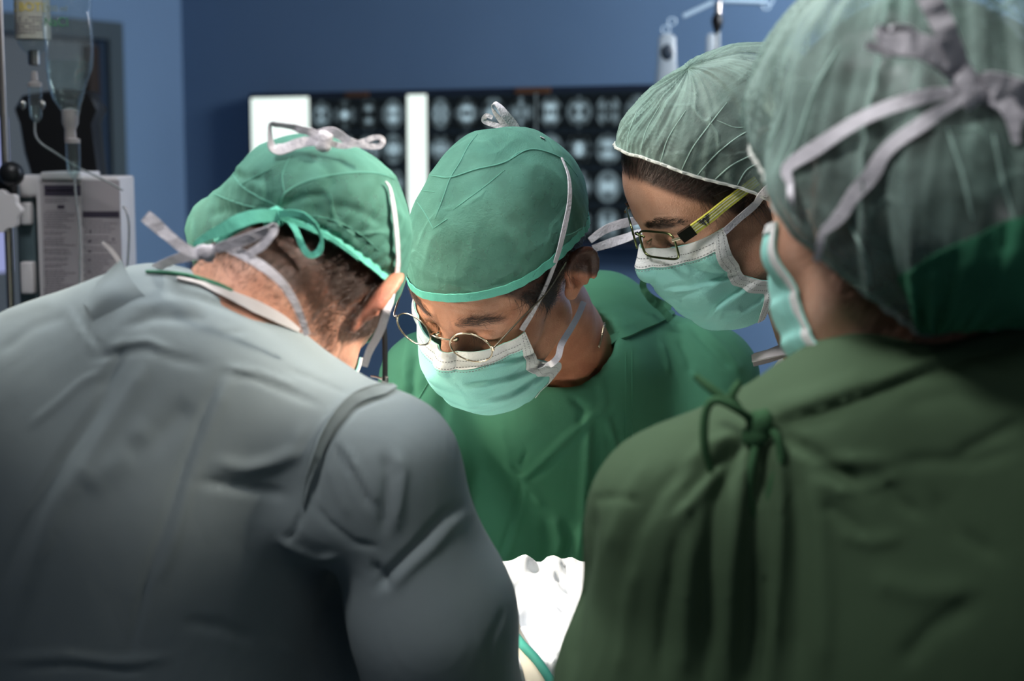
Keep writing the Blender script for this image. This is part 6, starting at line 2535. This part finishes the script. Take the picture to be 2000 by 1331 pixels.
# gown closure ties
kp, _ = hit([bv_gown_n], 1485, 835, 0.006)
gy = kp[1]
M['tie_dark'] = fabric('dark_green_cord', (0.035, 0.10, 0.042), (0.045, 0.12, 0.05), 900, 0.3, 0.9)
cord = [
    [(1485, 835, gy), (1450, 806, gy - .006), (1400, 768, gy - .004), (1358, 735, gy + .004)],
    [(1485, 832, gy), (1440, 800, gy - .012), (1398, 782, gy - .012), (1378, 808, gy - .010), (1376, 870, gy - .008), (1390, 925, gy - .004)],
    [(1482, 840, gy), (1470, 900, gy - .010), (1462, 960, gy - .010), (1470, 1010, gy - .008), (1466, 1060, gy - .006)],
    [(1490, 838, gy), (1515, 850, gy - .010), (1525, 895, gy - .012), (1508, 950, gy - .010), (1500, 1010, gy - .008)],
    [(1445, 800, gy), (1430, 775, gy - .002), (1445, 745, gy - .0)],
]
vf = [tube(catmull([W(*p) for p in c], 8), np.interp(np.linspace(0, 1, 8 * (len(c) - 1) + 1), [0, 0.8, 1], [0.0026, 0.0030, 0.0022]), 8) for c in cord]
for q in vf:
    part('gown_tie', new_mesh('gown_tie', *q, M['tie_dark']), gown_ob_n)
knot('tie_knot', W(1484, 836, gy - 0.004), (0.3, 0, 1), 0.011, gown_ob_n, M['tie_dark'])
glove('glove', JN['wrL'], (-0.4, 0.9, -0.1), (0, 0.1, -1), pn, 1)
glove('glove', JN['wrR'], (-0.6, 0.7, -0.1), (0, 0.1, -1), pn, -1)



# ================================================================== THE FIELD
tb = root('operating_table', 'operating table with padded top under the white drape', 'table', loc=(-0.36, 1.58, 0))
v, f = box(-0.36, 1.58, 0.88, 1.25, 0.32, 0.07, 0.02)
part('mattress', new_mesh('mattress', v, f, M['black']), tb)
v, f = box(-0.36, 1.58, 0.82, 1.20, 0.30, 0.04, 0.008)
part('table_top', new_mesh('table_top', v, f, M['steel']), tb)
v, f = box(-0.36, 1.58, 0.43, 0.26, 0.22, 0.76, 0.02)
part('column', new_mesh('column', v, f, M['steel']), tb)
v, f = box(-0.36, 1.58, 0.03, 0.8, 0.36, 0.06, 0.02)
part('base', new_mesh('base', v, f, M['grey_plastic']), tb)


def drape_mesh():
    xs = np.linspace(-0.95, 0.26, 330)
    ys = np.linspace(0, 1, 190)
    X, S = np.meshgrid(xs, ys)
    # cross-section: up the near side, over the top, down the far side
    y = np.interp(S, [0, 0.25, 0.33, 0.68, 0.76, 1], [1.36, 1.37, 1.38, 1.56, 1.575, 1.62])
    z = np.interp(S, [0, 0.25, 0.33, 0.68, 0.76, 1], [0.72, 1.10, 1.215, 1.262, 1.235, 0.78])
    y = y + 0.075 * sstep(-0.03, -0.13, X) * sstep(0.72, 0.3, S)
    V = np.stack([X, y, z], -1).reshape(-1, 3)
    me = new_mesh('surgical_drape', V, grid_faces(330, 190))
    N = normals(me)
    if N[:, 2].mean() < 0:
        me = new_mesh('surgical_drape', V, grid_faces(330, 190)[:, ::-1])
        N = normals(me)
    V = V + N * (cloth_noise(V, 0.003, 6, 131, (1, 1, 1)) + 0.003 * fbm(V * 12, 133, 2))[:, None]
    set_coords(me, V)
    N = normals(me)
    st = [
        ([(1008, 1120), (1030, 1094), (1060, 1086), (1082, 1100), (1098, 1130)], 12, 0.011, 'bump'),
        ([(1036, 1112), (1050, 1104), (1062, 1106)], 8, -0.012, 'bump'),
        ([(1004, 1136), (1018, 1146), (1030, 1128)], 8, -0.009, 'bump'),
        ([(1066, 1118), (1090, 1150), (1120, 1175)], 9, 0.010, 'bump'),
        ([(1085, 1125), (1100, 1155), (1130, 1165)], 8, -0.010, 'bump'),
        ([(1008, 1196), (1030, 1182), (1060, 1190), (1100, 1210)], 8, 0.014, 'bump'),
        ([(1005, 1205), (1040, 1212), (1075, 1232), (1110, 1260)], 12, -0.020, 'bump'),
        ([(1015, 1225), (1045, 1255), (1080, 1290)], 9, 0.012, 'bump'),
        ([(1038, 1248), (1055, 1275), (1072, 1302)], 4, -0.010, 'bump'),
        ([(1118, 1085), (1108, 1110), (1120, 1150)], 10, 0.009, 'bump'),
        ([(1100, 1100), (1112, 1125), (1116, 1160)], 7, -0.012, 'bump'),
    ]
    V = V + N * brush(V, N, [(p_, w_ * 1.35, a_ * 1.1, k_) for p_, w_, a_, k_ in st])[:, None]
    set_coords(me, V)
    return me


dme = solidify(drape_mesh(), 0.0015, -1)
dme.materials.clear()
dme.materials.append(M['drape'])
dr_ob = link('surgical_drape', dme, label='brightly lit crumpled white drape over the operating field', category='drape')
bv_dr = bvh_of(dme)
# beige inner sheet and the green tubing at its edge
bs = patch('sheet', [[W(985, 1150, 1.50), W(1000, 1200, 1.44), W(1008, 1260, 1.39), W(1030, 1345, 1.34)],
                     [W(1003, 1165, 1.49), W(1010, 1215, 1.43), W(1040, 1275, 1.375), W(1085, 1345, 1.325)],
                     [W(1008, 1170, 1.51), W(1018, 1220, 1.45), W(1052, 1285, 1.40), W(1100, 1345, 1.36)]], M['drape_beige'], None, None, 0.002) if False else None
rows = [[W(985, 1150, 1.50), W(1000, 1200, 1.44), W(1008, 1260, 1.38), W(1030, 1345, 1.33), W(1035, 1420, 1.31)],
        [W(1003, 1165, 1.49), W(1008, 1218, 1.43), W(1038, 1278, 1.368), W(1082, 1345, 1.315), W(1120, 1420, 1.30)],
        [W(1006, 1170, 1.50), W(1014, 1222, 1.44), W(1050, 1288, 1.39), W(1096, 1350, 1.34), W(1135, 1420, 1.33)]]
R_ = [catmull(r, 8) for r in rows]
G_ = np.array([catmull([r[i] for r in R_], 8) for i in range(len(R_[0]))])
a_, b_ = G_.shape[:2]
sh = solidify(new_mesh('beige_sheet', G_.reshape(-1, 3) , grid_faces(b_, a_)), 0.0015, 0)
sh.materials.clear()
sh.materials.append(M['drape_beige'])
link('beige_sheet', sh, label='beige sheet edge beneath the white drape at the bottom of the view', category='sheet')
tv, tf = tube(catmull([W(1005, 1240, 1.41), W(1022, 1262, 1.372), W(1048, 1290, 1.345), W(1072, 1325, 1.318), W(1095, 1370, 1.30)], 10), 0.0042, 8)
link('green_tube', new_mesh('green_tube', tv, tf, M['drape_green']), label='thin green tube running along the beige sheet', category='tube')

# ================================================================== INFUSION STAND AT THE LEFT
def vtube(a, b, r, n=12):
    return tube(np.array([a, b]), r, n)


PY = 2.30
pp = W(10, 320, PY)
st_ = root('infusion_stand', 'slim steel infusion pole at the edge of the view holding the pump', 'infusion stand', loc=(pp[0], pp[1], 0))
v, f = vtube((pp[0], pp[1], 0.05), (pp[0], pp[1], 2.25), 0.0055)
part('pole', new_mesh('pole', v, f, M['steel_warm']), st_)
for k in range(5):
    a = 2 * math.pi * k / 5 + 0.3
    v, f = tube(np.array([[pp[0], pp[1], 0.09], [pp[0] + 0.28 * math.cos(a), pp[1] + 0.28 * math.sin(a), 0.06]]), 0.011, 8)
    part('leg', new_mesh('leg', v, f, M['grey_plastic']), st_)
hk = []
for sx in (1, -1):
    hk.append(tube(catmull([(pp[0], pp[1], 2.24), (pp[0] + sx * 0.06, pp[1], 2.25), (pp[0] + sx * 0.10, pp[1], 2.235), (pp[0] + sx * 0.115, pp[1], 2.26)], 6), 0.003, 8))
part('hook', new_mesh('hook', *merge(*hk), M['steel']), st_)
kb = W(22, 340, PY - 0.04)
v, f = lathe([(0.002, -0.020), (0.012, -0.018), (0.0175, -0.008), (0.0175, 0.006), (0.012, 0.016), (0.002, 0.018)], kb, (0.15, -1, 0.1), 20)
part('knob', new_mesh('knob', v, f, M['black']), st_, 'round black clamp knob')
v, f = box(*W(10, 365, PY - 0.012), 0.030, 0.03, 0.030, 0.004)
part('clamp', new_mesh('clamp', v, f, M['black']), st_)
# white star knob
c = W(5, 412, PY - 0.045)
V = []
nn_ = 64
for zz in (-0.010, 0.010):
    for k in range(nn_):
        t = 2 * math.pi * k / nn_
        r = 0.0265 + 0.0022 * math.cos(8 * t)
        V.append(c + np.array([r * math.cos(t), zz, r * 1.08 * math.sin(t)]))
F_ = [(k, (k + 1) % nn_, nn_ + (k + 1) % nn_, nn_ + k) for k in range(nn_)] + [tuple(range(nn_))[::-1], tuple(range(nn_, 2 * nn_))]
part('star_knob', new_mesh('star_knob', V, F_, M['white_plastic'], False), st_, 'white scalloped knob')

# pump
pu = root('infusion_pump', 'pale infusion pump with two printed instruction sheets, clamped to the left pole', 'infusion pump', loc=tuple(W(140, 620, PY)))


def wbox(x0, y0, x1, y1, Y, depth, bev=0.002, lean=0):
    a = W(x0, y0, Y)
    b = W(x1, y1, Y)
    return box((a[0] + b[0]) / 2, Y + depth / 2, (a[2] + b[2]) / 2, abs(b[0] - a[0]), depth, abs(a[2] - b[2]), bev)


M['label_paper'] = mat('label_paper', (0.36, 0.32, 0.33), 0.6)
M['label_ink'] = mat('label_ink', (0.045, 0.035, 0.055), 0.6)
M['label_ink2'] = mat('label_faded_ink', (0.17, 0.145, 0.165), 0.6)
M['teal_plastic'] = mat('dim_teal_plastic', (0.07, 0.10, 0.11), 0.4)
part('housing', new_mesh('housing', *wbox(68, 345, 240, 660, PY, 0.10, 0.004), M['white_plastic']), pu)
part('top_cover', new_mesh('top_cover', *wbox(78, 336, 158, 352, PY - 0.01, 0.11, 0.003), M['white_plastic']), pu)
part('side_module', new_mesh('side_module', *wbox(30, 385, 76, 660, PY + 0.01, 0.08, 0.004), M['teal_plastic']), pu, 'dim teal side module')
part('bracket', new_mesh('bracket', *wbox(34, 342, 80, 386, PY, 0.06, 0.006), M['white_plastic']), pu)
part('key_block', new_mesh('key_block', *wbox(38, 396, 60, 440, PY - 0.004, 0.03, 0.003), M['white_plastic']), pu)
part('key_block', new_mesh('key_block', *wbox(38, 512, 66, 575, PY - 0.004, 0.03, 0.003), M['white_plastic']), pu)


def sheet(x0, y0, x1, y1, Y, ink, name='instruction_sheet'):
    s = part(name, new_mesh(name, *wbox(x0, y0, x1, y1, Y, 0.0015, 0), M['label_paper'], False), pu, 'printed instruction sheet')
    dark, faded = [], []
    for (a, b, c_, d_, k) in ink:
        (dark if k else faded).append(wbox(a, b, c_, d_, Y - 0.0004, 0.0004, 0))
    if dark:
        part('printed_heading', new_mesh('printed_heading', *merge(*dark), M['label_ink'], False), s, 'dark printed heading bar', kind='stuff')
    part('printed_lines', new_mesh('printed_lines', *merge(*faded), M['label_ink2'], False), s, 'rows of faded small print', kind='stuff')


rr_ = random.Random(4)


def lines(x0, x1, y0, y1, step, ind=0.0):
    out = []
    y = y0
    while y < y1:
        x = x0 + rr_.choice([0, 0, 3])
        end = x0 + (x1 - x0) * rr_.uniform(0.5, 1.0)
        while x < end:
            w = rr_.uniform(3, 10)
            out.append((x, y, min(x + w, end), y + 1.8, 0))
            x += w + 1.6
        y += step * rr_.choice([1, 1, 1, 1.7])
    return out


sheet(80, 357, 158, 640, PY - 0.010, [(86, 362, 158, 383, 1), (112, 401, 126, 408, 1)] + [(92 + 7 * i, 370, 96 + 7 * i, 374, 0) for i in range(8)] + lines(88, 150, 387, 398, 4) + lines(86, 152, 412, 630, 4.6))
sheet(160, 352, 242, 640, PY - 0.008, [(161, 413, 233, 425, 1)] + lines(163, 228, 430, 620, 5.6) + [(175, 450, 178, 456, 1), (172, 470, 178, 473, 1), (172, 490, 178, 493, 1), (172, 507, 177, 510, 1), (219, 466, 224, 469, 1), (172, 530, 177, 533, 1)])
tv, tf = tube(catmull([W(240, 404, PY - .02), W(247, 412, PY - .02), W(252, 440, PY - .02), W(251, 490, PY - .02), W(248, 540, PY - .02), W(247, 600, PY - .02)], 8), 0.0016, 8)
part('tube_guard', new_mesh('tube_guard', tv, tf, M['steel']), pu)

# glass infusion bottle with yellow print
bY = 2.26
bo = root('infusion_bottle', 'upside-down infusion bottle with yellow lettering on its white label, beside the pole', 'bottle', loc=tuple(W(62, 250, bY)))
c1 = W(62, 0, bY)


def pxl(Y):
    return Y / FPX


sc_ = bY / FPX * 1.0
bz = lambda py: W(62, py, bY)[2]
prof = [(4, 128), (9, 127), (10, 112), (12, 106), (22, 98), (30, 84), (32, 60), (32, 0), (33, -60), (30, -120), (24, -150), (4, -155)]
v, f = lathe([(r * sc_, bz(y) - bz(0)) for r, y in prof], c1, (0, 0, 1), 28)
part('glass', new_mesh('glass', v, f, M['bag']), bo)
v, f = lathe([(31.0 * sc_, bz(78) - bz(0)), (33.4 * sc_, bz(77) - bz(0)), (33.4 * sc_, bz(-90) - bz(0)), (31.0 * sc_, bz(-91) - bz(0))], c1, (0, 0, 1), 28)
M['bottle_label'] = mat('bottle_label', (0.34, 0.33, 0.28), 0.6)
part('paper_label', new_mesh('paper_label', v, f, M['bottle_label']), bo)
M['bottle_yellow'] = mat('bottle_yellow', (0.52, 0.40, 0.05), 0.6)
M['cap_metal'] = mat('bottle_neck_metal', (0.35, 0.33, 0.3), 0.3, Metallic=1.0)


def text_mesh(s, size, mtl, ext=0.0003):
    cu = bpy.data.curves.new('t', 'FONT')
    cu.body = s
    cu.size = size
    cu.extrude = ext
    cu.align_x = 'CENTER'
    cu.align_y = 'CENTER'
    o = bpy.data.objects.new('t', cu)
    scn.collection.objects.link(o)
    dg = bpy.context.evaluated_depsgraph_get()
    dg.update()
    me = bpy.data.meshes.new_from_object(o.evaluated_get(dg))
    bpy.data.objects.remove(o)
    me.materials.clear()
    me.materials.append(mtl)
    return me


for s, py, sz in (('C BOTE', 17, 0.0165), ('0,9 %', -22, 0.0165)):
    me = text_mesh(s, sz, M['bottle_yellow'])
    V = coords(me)
    R0 = 33.8 * sc_
    ang_ = V[:, 0] / R0
    V2 = np.stack([c1[0] + np.sin(ang_) * R0, c1[1] - np.cos(ang_) * R0 - V[:, 2], bz(py) + V[:, 1]], -1)
    set_coords(me, V2)
    part('yellow_lettering', me, bo, 'yellow printed lettering')
vf = []
for i, py in enumerate((36, 42, 48, 54, 60, 66)):
    for k in range(9):
        if rr_.random() < 0.2:
            continue
        a = -0.85 + k * 0.2
        R0 = 33.8 * sc_
        x, y = c1[0] + math.sin(a) * R0, c1[1] - math.cos(a) * R0
        vf.append(box(x, y, bz(py), R0 * 0.16, 0.0005, 0.0012, 0, np.array([[math.cos(a), -math.sin(a), 0], [math.sin(a), math.cos(a), 0], [0, 0, 1]])))
part('small_print', new_mesh('small_print', *merge(*vf), M['label_ink2'], False), bo, kind='stuff')
v, f = lathe([(8 * sc_, bz(128) - bz(0)), (11.5 * sc_, bz(126) - bz(0)), (11.5 * sc_, bz(100) - bz(0)), (8 * sc_, bz(98) - bz(0))], c1, (0, 0, 1), 18)
part('neck_seal', new_mesh('neck_seal', v, f, M['cap_metal']), bo)

# the drip set of the bottle
ds = root('drip_set', 'drip chamber with thin line under the infusion bottle', 'drip set', loc=tuple(W(68, 300, bY)))


def chamber(px, y0, y1, r, Y, parent, m=M['bag'], cap=True):
    c_ = W(px, y0, Y)
    h = lambda py: W(px, py, Y)[2] - c_[2]
    k = Y / FPX
    v, f = lathe([(r * 0.4 * k, 0), (r * k, h(y0 + 4)), (r * 1.02 * k, h(y0 + (y1 - y0) * .5)), (r * 0.9 * k, h(y1 - 12)), (r * 0.3 * k, h(y1))], c_, (0, 0, 1), 18)
    part('drip_chamber', new_mesh('drip_chamber', v, f, m), parent)
    v, f = lathe([(r * 0.75 * k, h(y0 + (y1 - y0) * .55)), (r * 0.9 * k, h(y0 + (y1 - y0) * .55) - 0.0002), (r * 0.8 * k, h(y1 - 14)), (r * 0.2 * k, h(y1 - 4))], c_, (0, 0, 1), 18)
    part('fluid', new_mesh('fluid', v, f, M['fluid']), parent)
    if cap:
        v, f = lathe([(r * 0.35 * k, h(y0 - 26)), (r * 0.5 * k, h(y0 - 20)), (r * 0.55 * k, h(y0 - 6)), (r * 1.05 * k, h(y0 - 3)), (r * 1.05 * k, h(y0 + 5))][::-1], c_, (0, 0, 1), 18)
        part('spike', new_mesh('spike', v, f, M['clear_white']), parent, 'milky plastic spike')


M['clear_white'] = glass_thin('milky_plastic', (0.78, 0.72, 0.70), 0.35, 0.15, clear=0.45)
chamber(68, 165, 240, 13, bY, ds)
for dx, y0, y1 in ((-24, 195, 215), (14, 195, 215)):
    v, f = lathe([(0.001, 0), (0.0045, -0.003), (0.0045, -0.010), (0.001, -0.014)], W(68 + dx, y0, bY), (0, 0, 1), 12)
    part('port_cap', new_mesh('port_cap', v, f, M['cap_metal']), ds)
M['line'] = glass_thin('clear_line', (0.72, 0.74, 0.74), 0.35, 0.1, clear=0.5)
tv, tf = tube(catmull([W(68, 238, bY), W(69, 262, bY), W(80, 280, bY), (W(110, 300, bY)), W(150, 326, bY), W(200, 350, bY), W(240, 372, bY)], 8), 0.0017, 8)
part('line', new_mesh('line', tv, tf, M['line']), ds)

# clear bag
gY = 2.20
bg = root('infusion_bag', 'clear soft infusion bag with green print hanging in front of the bottle', 'infusion bag', loc=tuple(W(133, 220, gY)))
kx = gY / FPX


def bag_fn(P):
    c_ = W(133, 60, gY)
    d = s_ell(P, W(133, 95, gY), (46 * kx, 0.020, 122 * kx))
    d = smin(d, s_ell(P, W(130, -60, gY), (48 * kx, 0.020, 160 * kx)), 0.02)
    d = smin(d, s_cap(P, W(134, 190, gY), W(138, 232, gY), 20 * kx, 13 * kx), 0.012)
    return d


lo_, hi_ = W(133, 260, gY) - np.array([0.06, 0.04, 0]), W(133, -200, gY) + np.array([0.06, 0.04, 0])
ax = [np.arange(lo_[i], hi_[i], 0.003) for i in range(3)]
V, Q = surface_net(eval_grid(bag_fn, *ax), *ax)
bgm = new_mesh('bag', V, Q, M['bag'])
V = coords(bgm)
V = V + normals(bgm) * (0.0022 * ridge(V * np.array([34, 20, 16]), 141) + 0.0018 * fbm(V * 30, 142, 3))[:, None]
set_coords(bgm, V)
part('bag_film', bgm, bg)
bv_bag = bvh_of(bgm)
V2 = V + normals(bgm) * -0.0016
sel = V2[:, 2] < W(133, 120, gY)[2]
fm = new_mesh('fluid', V2, Q, M['fluid'])
bm = bmesh.new()
bm.from_mesh(fm)
zc = W(133, 118, gY)[2]
bmesh.ops.delete(bm, geom=[f for f in bm.faces if f.calc_center_median().z > zc], context='FACES')
bm.to_mesh(fm)
bm.free()
part('fluid', fm, bg)
M['bag_green'] = mat('bag_green_print', (0.08, 0.24, 0.12), 0.6)
M['bag_label'] = mat('bag_grey_print', (0.20, 0.24, 0.19), 0.6)
for s, px, py, sz, mm in (('NaCl', 118, 46, 0.017, M['bag_green']), ('500 ml', 120, 20, 0.011, M['bag_label'])):
    me = text_mesh(s, sz, mm, 0.0002)
    Vt = coords(me)
    c_ = W(px, py, gY)
    out = []
    for p in Vt:
        q = c_ + np.array([p[0], 0, p[1]])
        loc, n_, i_, d_ = bv_bag.ray_cast(Vector((q[0], gY - 0.2, q[2])), Vector((0, 1, 0)))
        out.append((q[0], (loc.y if loc else gY - 0.02) - 0.0012 - p[2], q[2]))
    set_coords(me, np.array(out))
    part('bag_print', me, bg, 'green print' if s == 'NaCl' else 'grey print')
v, f = lathe([(3 * kx, 0), (17 * kx, -0.004), (16 * kx, -0.022), (11 * kx, -0.030), (11 * kx, -0.045), (3 * kx, -0.047)], W(137, 210, gY), (0.03, 0, 1), 16)
part('port', new_mesh('port', v, f, M['clear_white']), bg)
ds2 = root('drip_set', 'drip chamber with bright highlights under the clear bag', 'drip set', loc=tuple(W(145, 350, gY)))
chamber(142, 275, 348, 14, gY, ds2)
tv, tf = tube(catmull([W(145, 346, gY), W(150, 400, gY), W(156, 450, gY), W(156, 520, gY), W(154, 640, gY)], 8), 0.0017, 8)
part('line', new_mesh('line', tv, tf, M['line']), ds2)

# black screen unit behind them
mY = 2.75
mo = root('monitor', 'tilted black monitor unit behind the drip chambers', 'monitor', loc=tuple(W(110, 500, mY)))
ctl = [(24, 212), (40, 186), (120, 172), (176, 178), (194, 212), (184, 240), (196, 352), (60, 352), (44, 300), (34, 240)]
V = []
for Y, k in ((mY, 0.0), (mY + 0.012, 1.0), (mY + 0.05, 1.0), (mY + 0.06, 0.0)):
    cc = W(112, 270, Y)
    for px, py in ctl:
        p = W(px, py, mY)
        d_ = nrm(np.array([p[0] - W(112, 270, mY)[0], 0, p[2] - W(112, 270, mY)[2]]))
        V.append(np.array([p[0], Y, p[2]]) - d_ * (0.006 * (1 - k)))
n_ = len(ctl)
F_ = [tuple(range(n_))[::-1], tuple(range(3 * n_, 4 * n_))]
for r in range(3):
    F_ += [(r * n_ + i, r * n_ + (i + 1) % n_, (r + 1) * n_ + (i + 1) % n_, (r + 1) * n_ + i) for i in range(n_)]
part('shell', new_mesh('shell', V, F_, M['blackcloth'], False), mo)
v, f = tube(np.array([W(120, 300, mY + 0.08), [W(120, 300, mY + 0.08)[0], mY + 0.08, 0.05]]), 0.02, 12)
part('stand_pole', new_mesh('stand_pole', v, f, M['black']), mo)
v, f = box(W(120, 300, mY)[0], mY + 0.08, 0.025, 0.45, 0.4, 0.05, 0.01)
part('foot', new_mesh('foot', v, f, M['black']), mo)

# ================================================================== DRIP STAND BEHIND THE WOMAN
hY = 3.6
hp_ = W(1402, 60, hY)
h_ = root('drip_stand', 'drip stand with black clamp and pale hook arms against the blue wall', 'drip stand', loc=(hp_[0], hp_[1], 0))
v, f = vtube((hp_[0], hp_[1], 0.05), (hp_[0], hp_[1], W(1402, 48, hY)[2]), 0.0055)
part('pole', new_mesh('pole', v, f, M['grey_plastic']), h_)
v, f = vtube((hp_[0], hp_[1], W(1402, 40, hY)[2]), (hp_[0], hp_[1], W(1402, 4, hY)[2]), 0.008)
part('pole', new_mesh('pole', v, f, M['steel']), h_)
k_ = hY / FPX
v, f = lathe([(3 * k_, 18 * k_), (8 * k_, 13 * k_), (11.5 * k_, 3 * k_), (10 * k_, -8 * k_), (6 * k_, -18 * k_), (4 * k_, -24 * k_)][::-1], W(1401, 42, hY), (0, 0, 1), 16)
part('clamp', new_mesh('clamp', v, f, M['black']), h_, 'black clamp')
M['pale_arm'] = mat('pale_arm', (0.30, 0.40, 0.50), 0.35)
for a, b in (((1393, 4), (1334, 32)), ((1410, 2), (1495, 5))):
    v, f = tube(np.array([W(*a, hY), W(*b, hY)]), 5 * k_, 8)
    part('hook_arm', new_mesh('hook_arm', v, f, M['pale_arm']), h_)
for px, py in ((1312, 42), (1300, 58), (1496, 12), (1502, 2)):
    t = np.linspace(0, 2 * math.pi, 20, endpoint=False)
    c_ = W(px, py, hY)
    v, f = tube(c_ + np.outer(np.cos(t), [8 * k_, 0, 0]) + np.outer(np.sin(t), [0, 0, 7 * k_]), 1.8 * k_, 6, closed=True)
    part('hook_loop', new_mesh('hook_loop', v, f, M['pale_arm']), h_)
for k, (px, y0, y1, w_, lab) in enumerate(((1302, 66, 200, 19, 'milky infusion bag with dark contents at its base, hanging from the drip stand'),
                                           (1388, 66, 150, 10, 'small faint infusion bag close behind the black clamp'))):
    hb = root('hanging_bag', lab, 'infusion bag', loc=tuple(W(px, y1, hY + 0.03)))
    cx_ = W(px, (y0 + y1) / 2, hY + 0.03)
    v, f = lathe([(w_ * 0.3 * k_, 0.5 * (y1 - y0) * k_), (w_ * 0.9 * k_, 0.44 * (y1 - y0) * k_), (w_ * k_, 0.1 * (y1 - y0) * k_), (w_ * 1.25 * k_, -0.3 * (y1 - y0) * k_), (w_ * 1.2 * k_, -0.45 * (y1 - y0) * k_), (w_ * 0.3 * k_, -0.5 * (y1 - y0) * k_)][::-1], cx_, (0, 0, 1), 24, 0.35)
    M['milky%d' % k] = glass_thin('milky_bag', (0.72, 0.80, 0.86), 0.3, 0.2, clear=0.45)
    part('bag_film', new_mesh('bag_film', v, f, M['milky%d' % k]), hb)
    if k == 0:
        v, f = lathe([(2 * k_, 16 * k_), (11 * k_, 9 * k_), (13 * k_, -3 * k_), (8 * k_, -13 * k_), (2 * k_, -16 * k_)][::-1], W(1303, 102, hY), (0, 0, 1), 16, 0.4)
        M['dark_navy'] = mat('dark_contents', (0.02, 0.03, 0.045), 0.4)
        part('dark_contents', new_mesh('dark_contents', v, f, M['dark_navy']), hb, 'dark blue contents')
